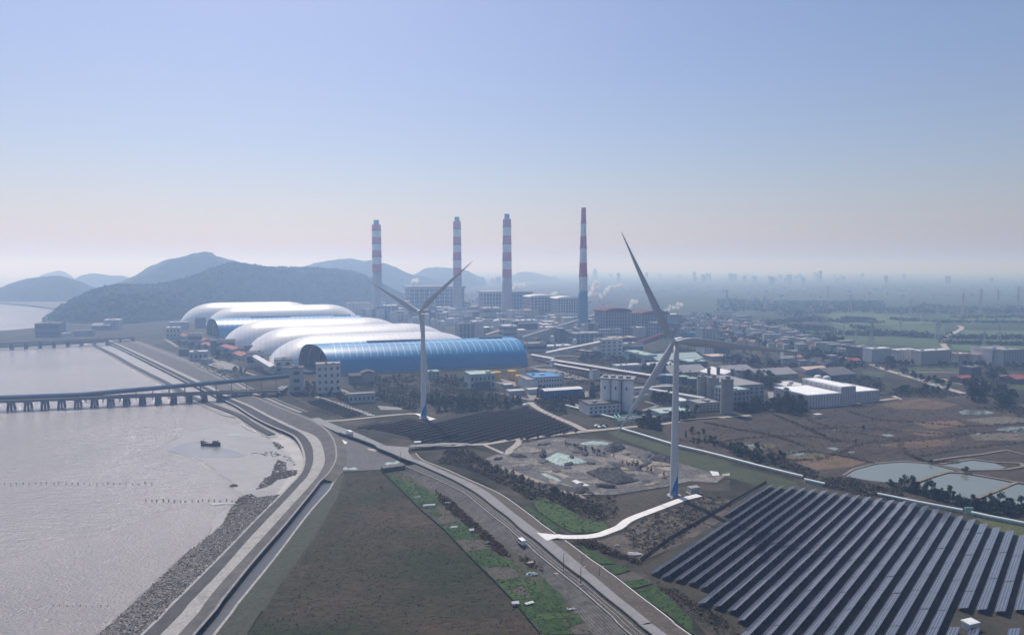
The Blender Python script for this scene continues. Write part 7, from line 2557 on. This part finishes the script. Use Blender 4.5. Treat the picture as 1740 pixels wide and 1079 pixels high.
ug = []
for s, n in (('Z5 560,560 800,490 1160,470 1180,560 900,610 620,600', 330), ('Z5 800,600 1160,570 1170,760 1000,690', 240), ('Z5 1220,500 1570,490 1570,600 1400,620 1230,560', 220), ('Z5 1220,600 1668,600 1668,690 1220,690', 240), ('Z6 0,590 350,620 430,680 0,680', 150), ('Z6 560,440 1100,470 1100,560 900,570 560,470', 260), ('Z6 600,640 700,720 900,790 880,820 700,760', 110),
             ('Z7 1000,470 1230,480 1370,560 1300,590 1230,570 1100,540', 230), ('Z7 860,340 1100,350 1340,380 1480,400 1500,430 1200,400 900,390', 190), ('g 20,720 200,710 400,740 700,740 760,800 450,820 150,790 20,760', 300), ('g 740,840 880,850 1080,880 900,930 780,910', 120), ('Z7 190,790 400,800 660,770 640,820 420,830 190,830', 100),
             ('d 560,300 700,260 860,350 780,400 620,360', 100), ('d 100,130 290,180 460,210 540,260 380,260 150,200', 120), ('d 340,420 620,430 780,500 1100,560 900,600 640,600', 120), ('Z5 190,560 280,560 560,640 590,720 480,700 190,620', 120), ('Z8 0,640 280,640 640,660 860,660 1120,670 1440,670 1700,680 1700,700 1100,690 600,690 0,680', 260), ('Z8 420,900 700,870 1050,860 1210,900 1000,930 700,910', 160), ('Z8 1300,720 1520,720 1700,760 1700,830 1400,830', 120), ('Y8 1500,120 1740,120 1740,180 1600,150', 60), ('Z6 900,640 1100,620 1160,700 1100,800 900,740', 90)):
    ug += scatter_in(P2(s), n, rng)
clumps('undergrowth', ug, 0, (1.2, 3.4), (.5, 2.0), [LEAF[2], LEAF[3], LEAF[3], LEAF[2]], rng, leaf=.6, per=18)
# tree lines and woods far out in the plain
fw = []
for s, wd in (('Z8 0,420 300,410 640,405 900,415', 12), ('Z8 640,420 1060,450', 8), ('Z8 1090,440 1400,445 1740,440', 14), ('Z8 1090,490 1740,500', 8), ('Z8 280,295 360,300', 16), ('Z8 400,300 470,303', 14), ('Z8 650,300 900,310', 14), ('Z8 980,315 1700,325', 12), ('Z8 0,370 120,375', 16), ('Z8 350,365 500,390', 14), ('h 830,480 880,485', 24), ('h 900,485 1030,495', 24), ('h 1050,490 1150,497', 22), ('h 1370,398 1470,400', 20), ('h 1500,400 1600,402', 18), ('h 640,420 1000,400', 20), ('h 250,440 640,430', 26), ('h 1160,415 1700,425', 12), ('h 1300,555 1740,560', 10), ('Z8 0,300 60,300', 30), ('Z8 1130,285 1740,280', 20)):
    for p in resample(pts(s), 90):
        fw.append((p.x + rng.gauss(0, wd * .3), p.y + rng.gauss(0, wd)))
clumps('tree_line', fw, 0, (4, 8), (5, 9), [LEAF[0], LEAF[1], LEAF[0]], rng, leaf=2.2, per=12)
far = []
for s, n in (('Z8 60,240 0,150 250,150 640,215 900,180 1300,200 1740,190 1740,250 1200,250 700,250 300,240', 520), ('h 0,180 600,200 1000,200 1200,330 900,400 600,330 300,300 0,320', 520), ('h 1200,210 1740,200 1740,300 1300,300', 300), ('h 0,400 500,480 900,540 1050,620 1100,740 900,730 600,680 0,640', 420), ('g 1150,280 1740,200 1740,420 1200,480', 170), ('S 1190,500 1740,492 1740,484 1300,482 1000,484 1000,500', 420), ('h 1130,760 1400,780 1500,900 1300,940 1000,860 900,760', 160), ('S 720,500 830,498 960,500 1040,510 1020,540 900,520 740,512', 200)):
    far += scatter_in(P2(s), n, rng)
clumps('far_woods', far, 0, (5, 11), (5, 11), [LEAF[0], LEAF[1], LEAF[0]], rng, leaf=2.8, per=12)
# hillside canopy breaking the skyline of the near hill
hp = []
dg = bpy.context.evaluated_depsgraph_get()
ho = bpy.data.objects['hill']
vs_ = [v.co for v in ho.data.vertices if v.co.z > 3]
mbh = MB()
for _ in range(6500):
    c = rng.choice(vs_)
    r_ = rng.uniform(3.0, 6.0)
    mi = rng.randrange(2)
    for q in range(5):
        u = Vector((rng.gauss(0, 1), rng.gauss(0, 1), rng.gauss(0, .6))).normalized() * r_ * .6
        v = Vector((rng.gauss(0, 1), rng.gauss(0, 1), rng.gauss(0, .8))).normalized() * r_ * .6
        p = c + Vector((rng.gauss(0, 3), rng.gauss(0, 3), rng.uniform(.5, 3)))
        mbh.add([p - u, p - v, p + u, p + v], [(0, 1, 2, 3)], mi)
o = mbh.build('hill_trees', [nmat('hill_leaf_dark', [(.008, .015, .006), (.016, .024, .010)], scale=.1, rough=1, spec=.05), nmat('hill_leaf', [(.014, .024, .009), (.026, .036, .014)], scale=.1, rough=1, spec=.05)])
o['kind'] = 'stuff'
# ------------------------------------------------------------------ haze
m, n, b = nodes_of('haze_air')
n.nodes.remove(b)
pv = n.nodes.new("ShaderNodeVolumePrincipled")
pv.inputs["Color"].default_value = HAZE_COL
pv.inputs["Density"].default_value = HAZE_D
pv.inputs["Absorption Color"].default_value = (1, 1, 1, 1)
pv.inputs["Anisotropy"].default_value = .4
n.links.new(pv.outputs[0], n.nodes["Material Output"].inputs["Volume"])
mb = MB()
mb.box(-BIG - 500, BIG + 500, -500, BIG + 500, -6.5, 290)
o = mb.build('haze', m)
o['kind'] = 'stuff'
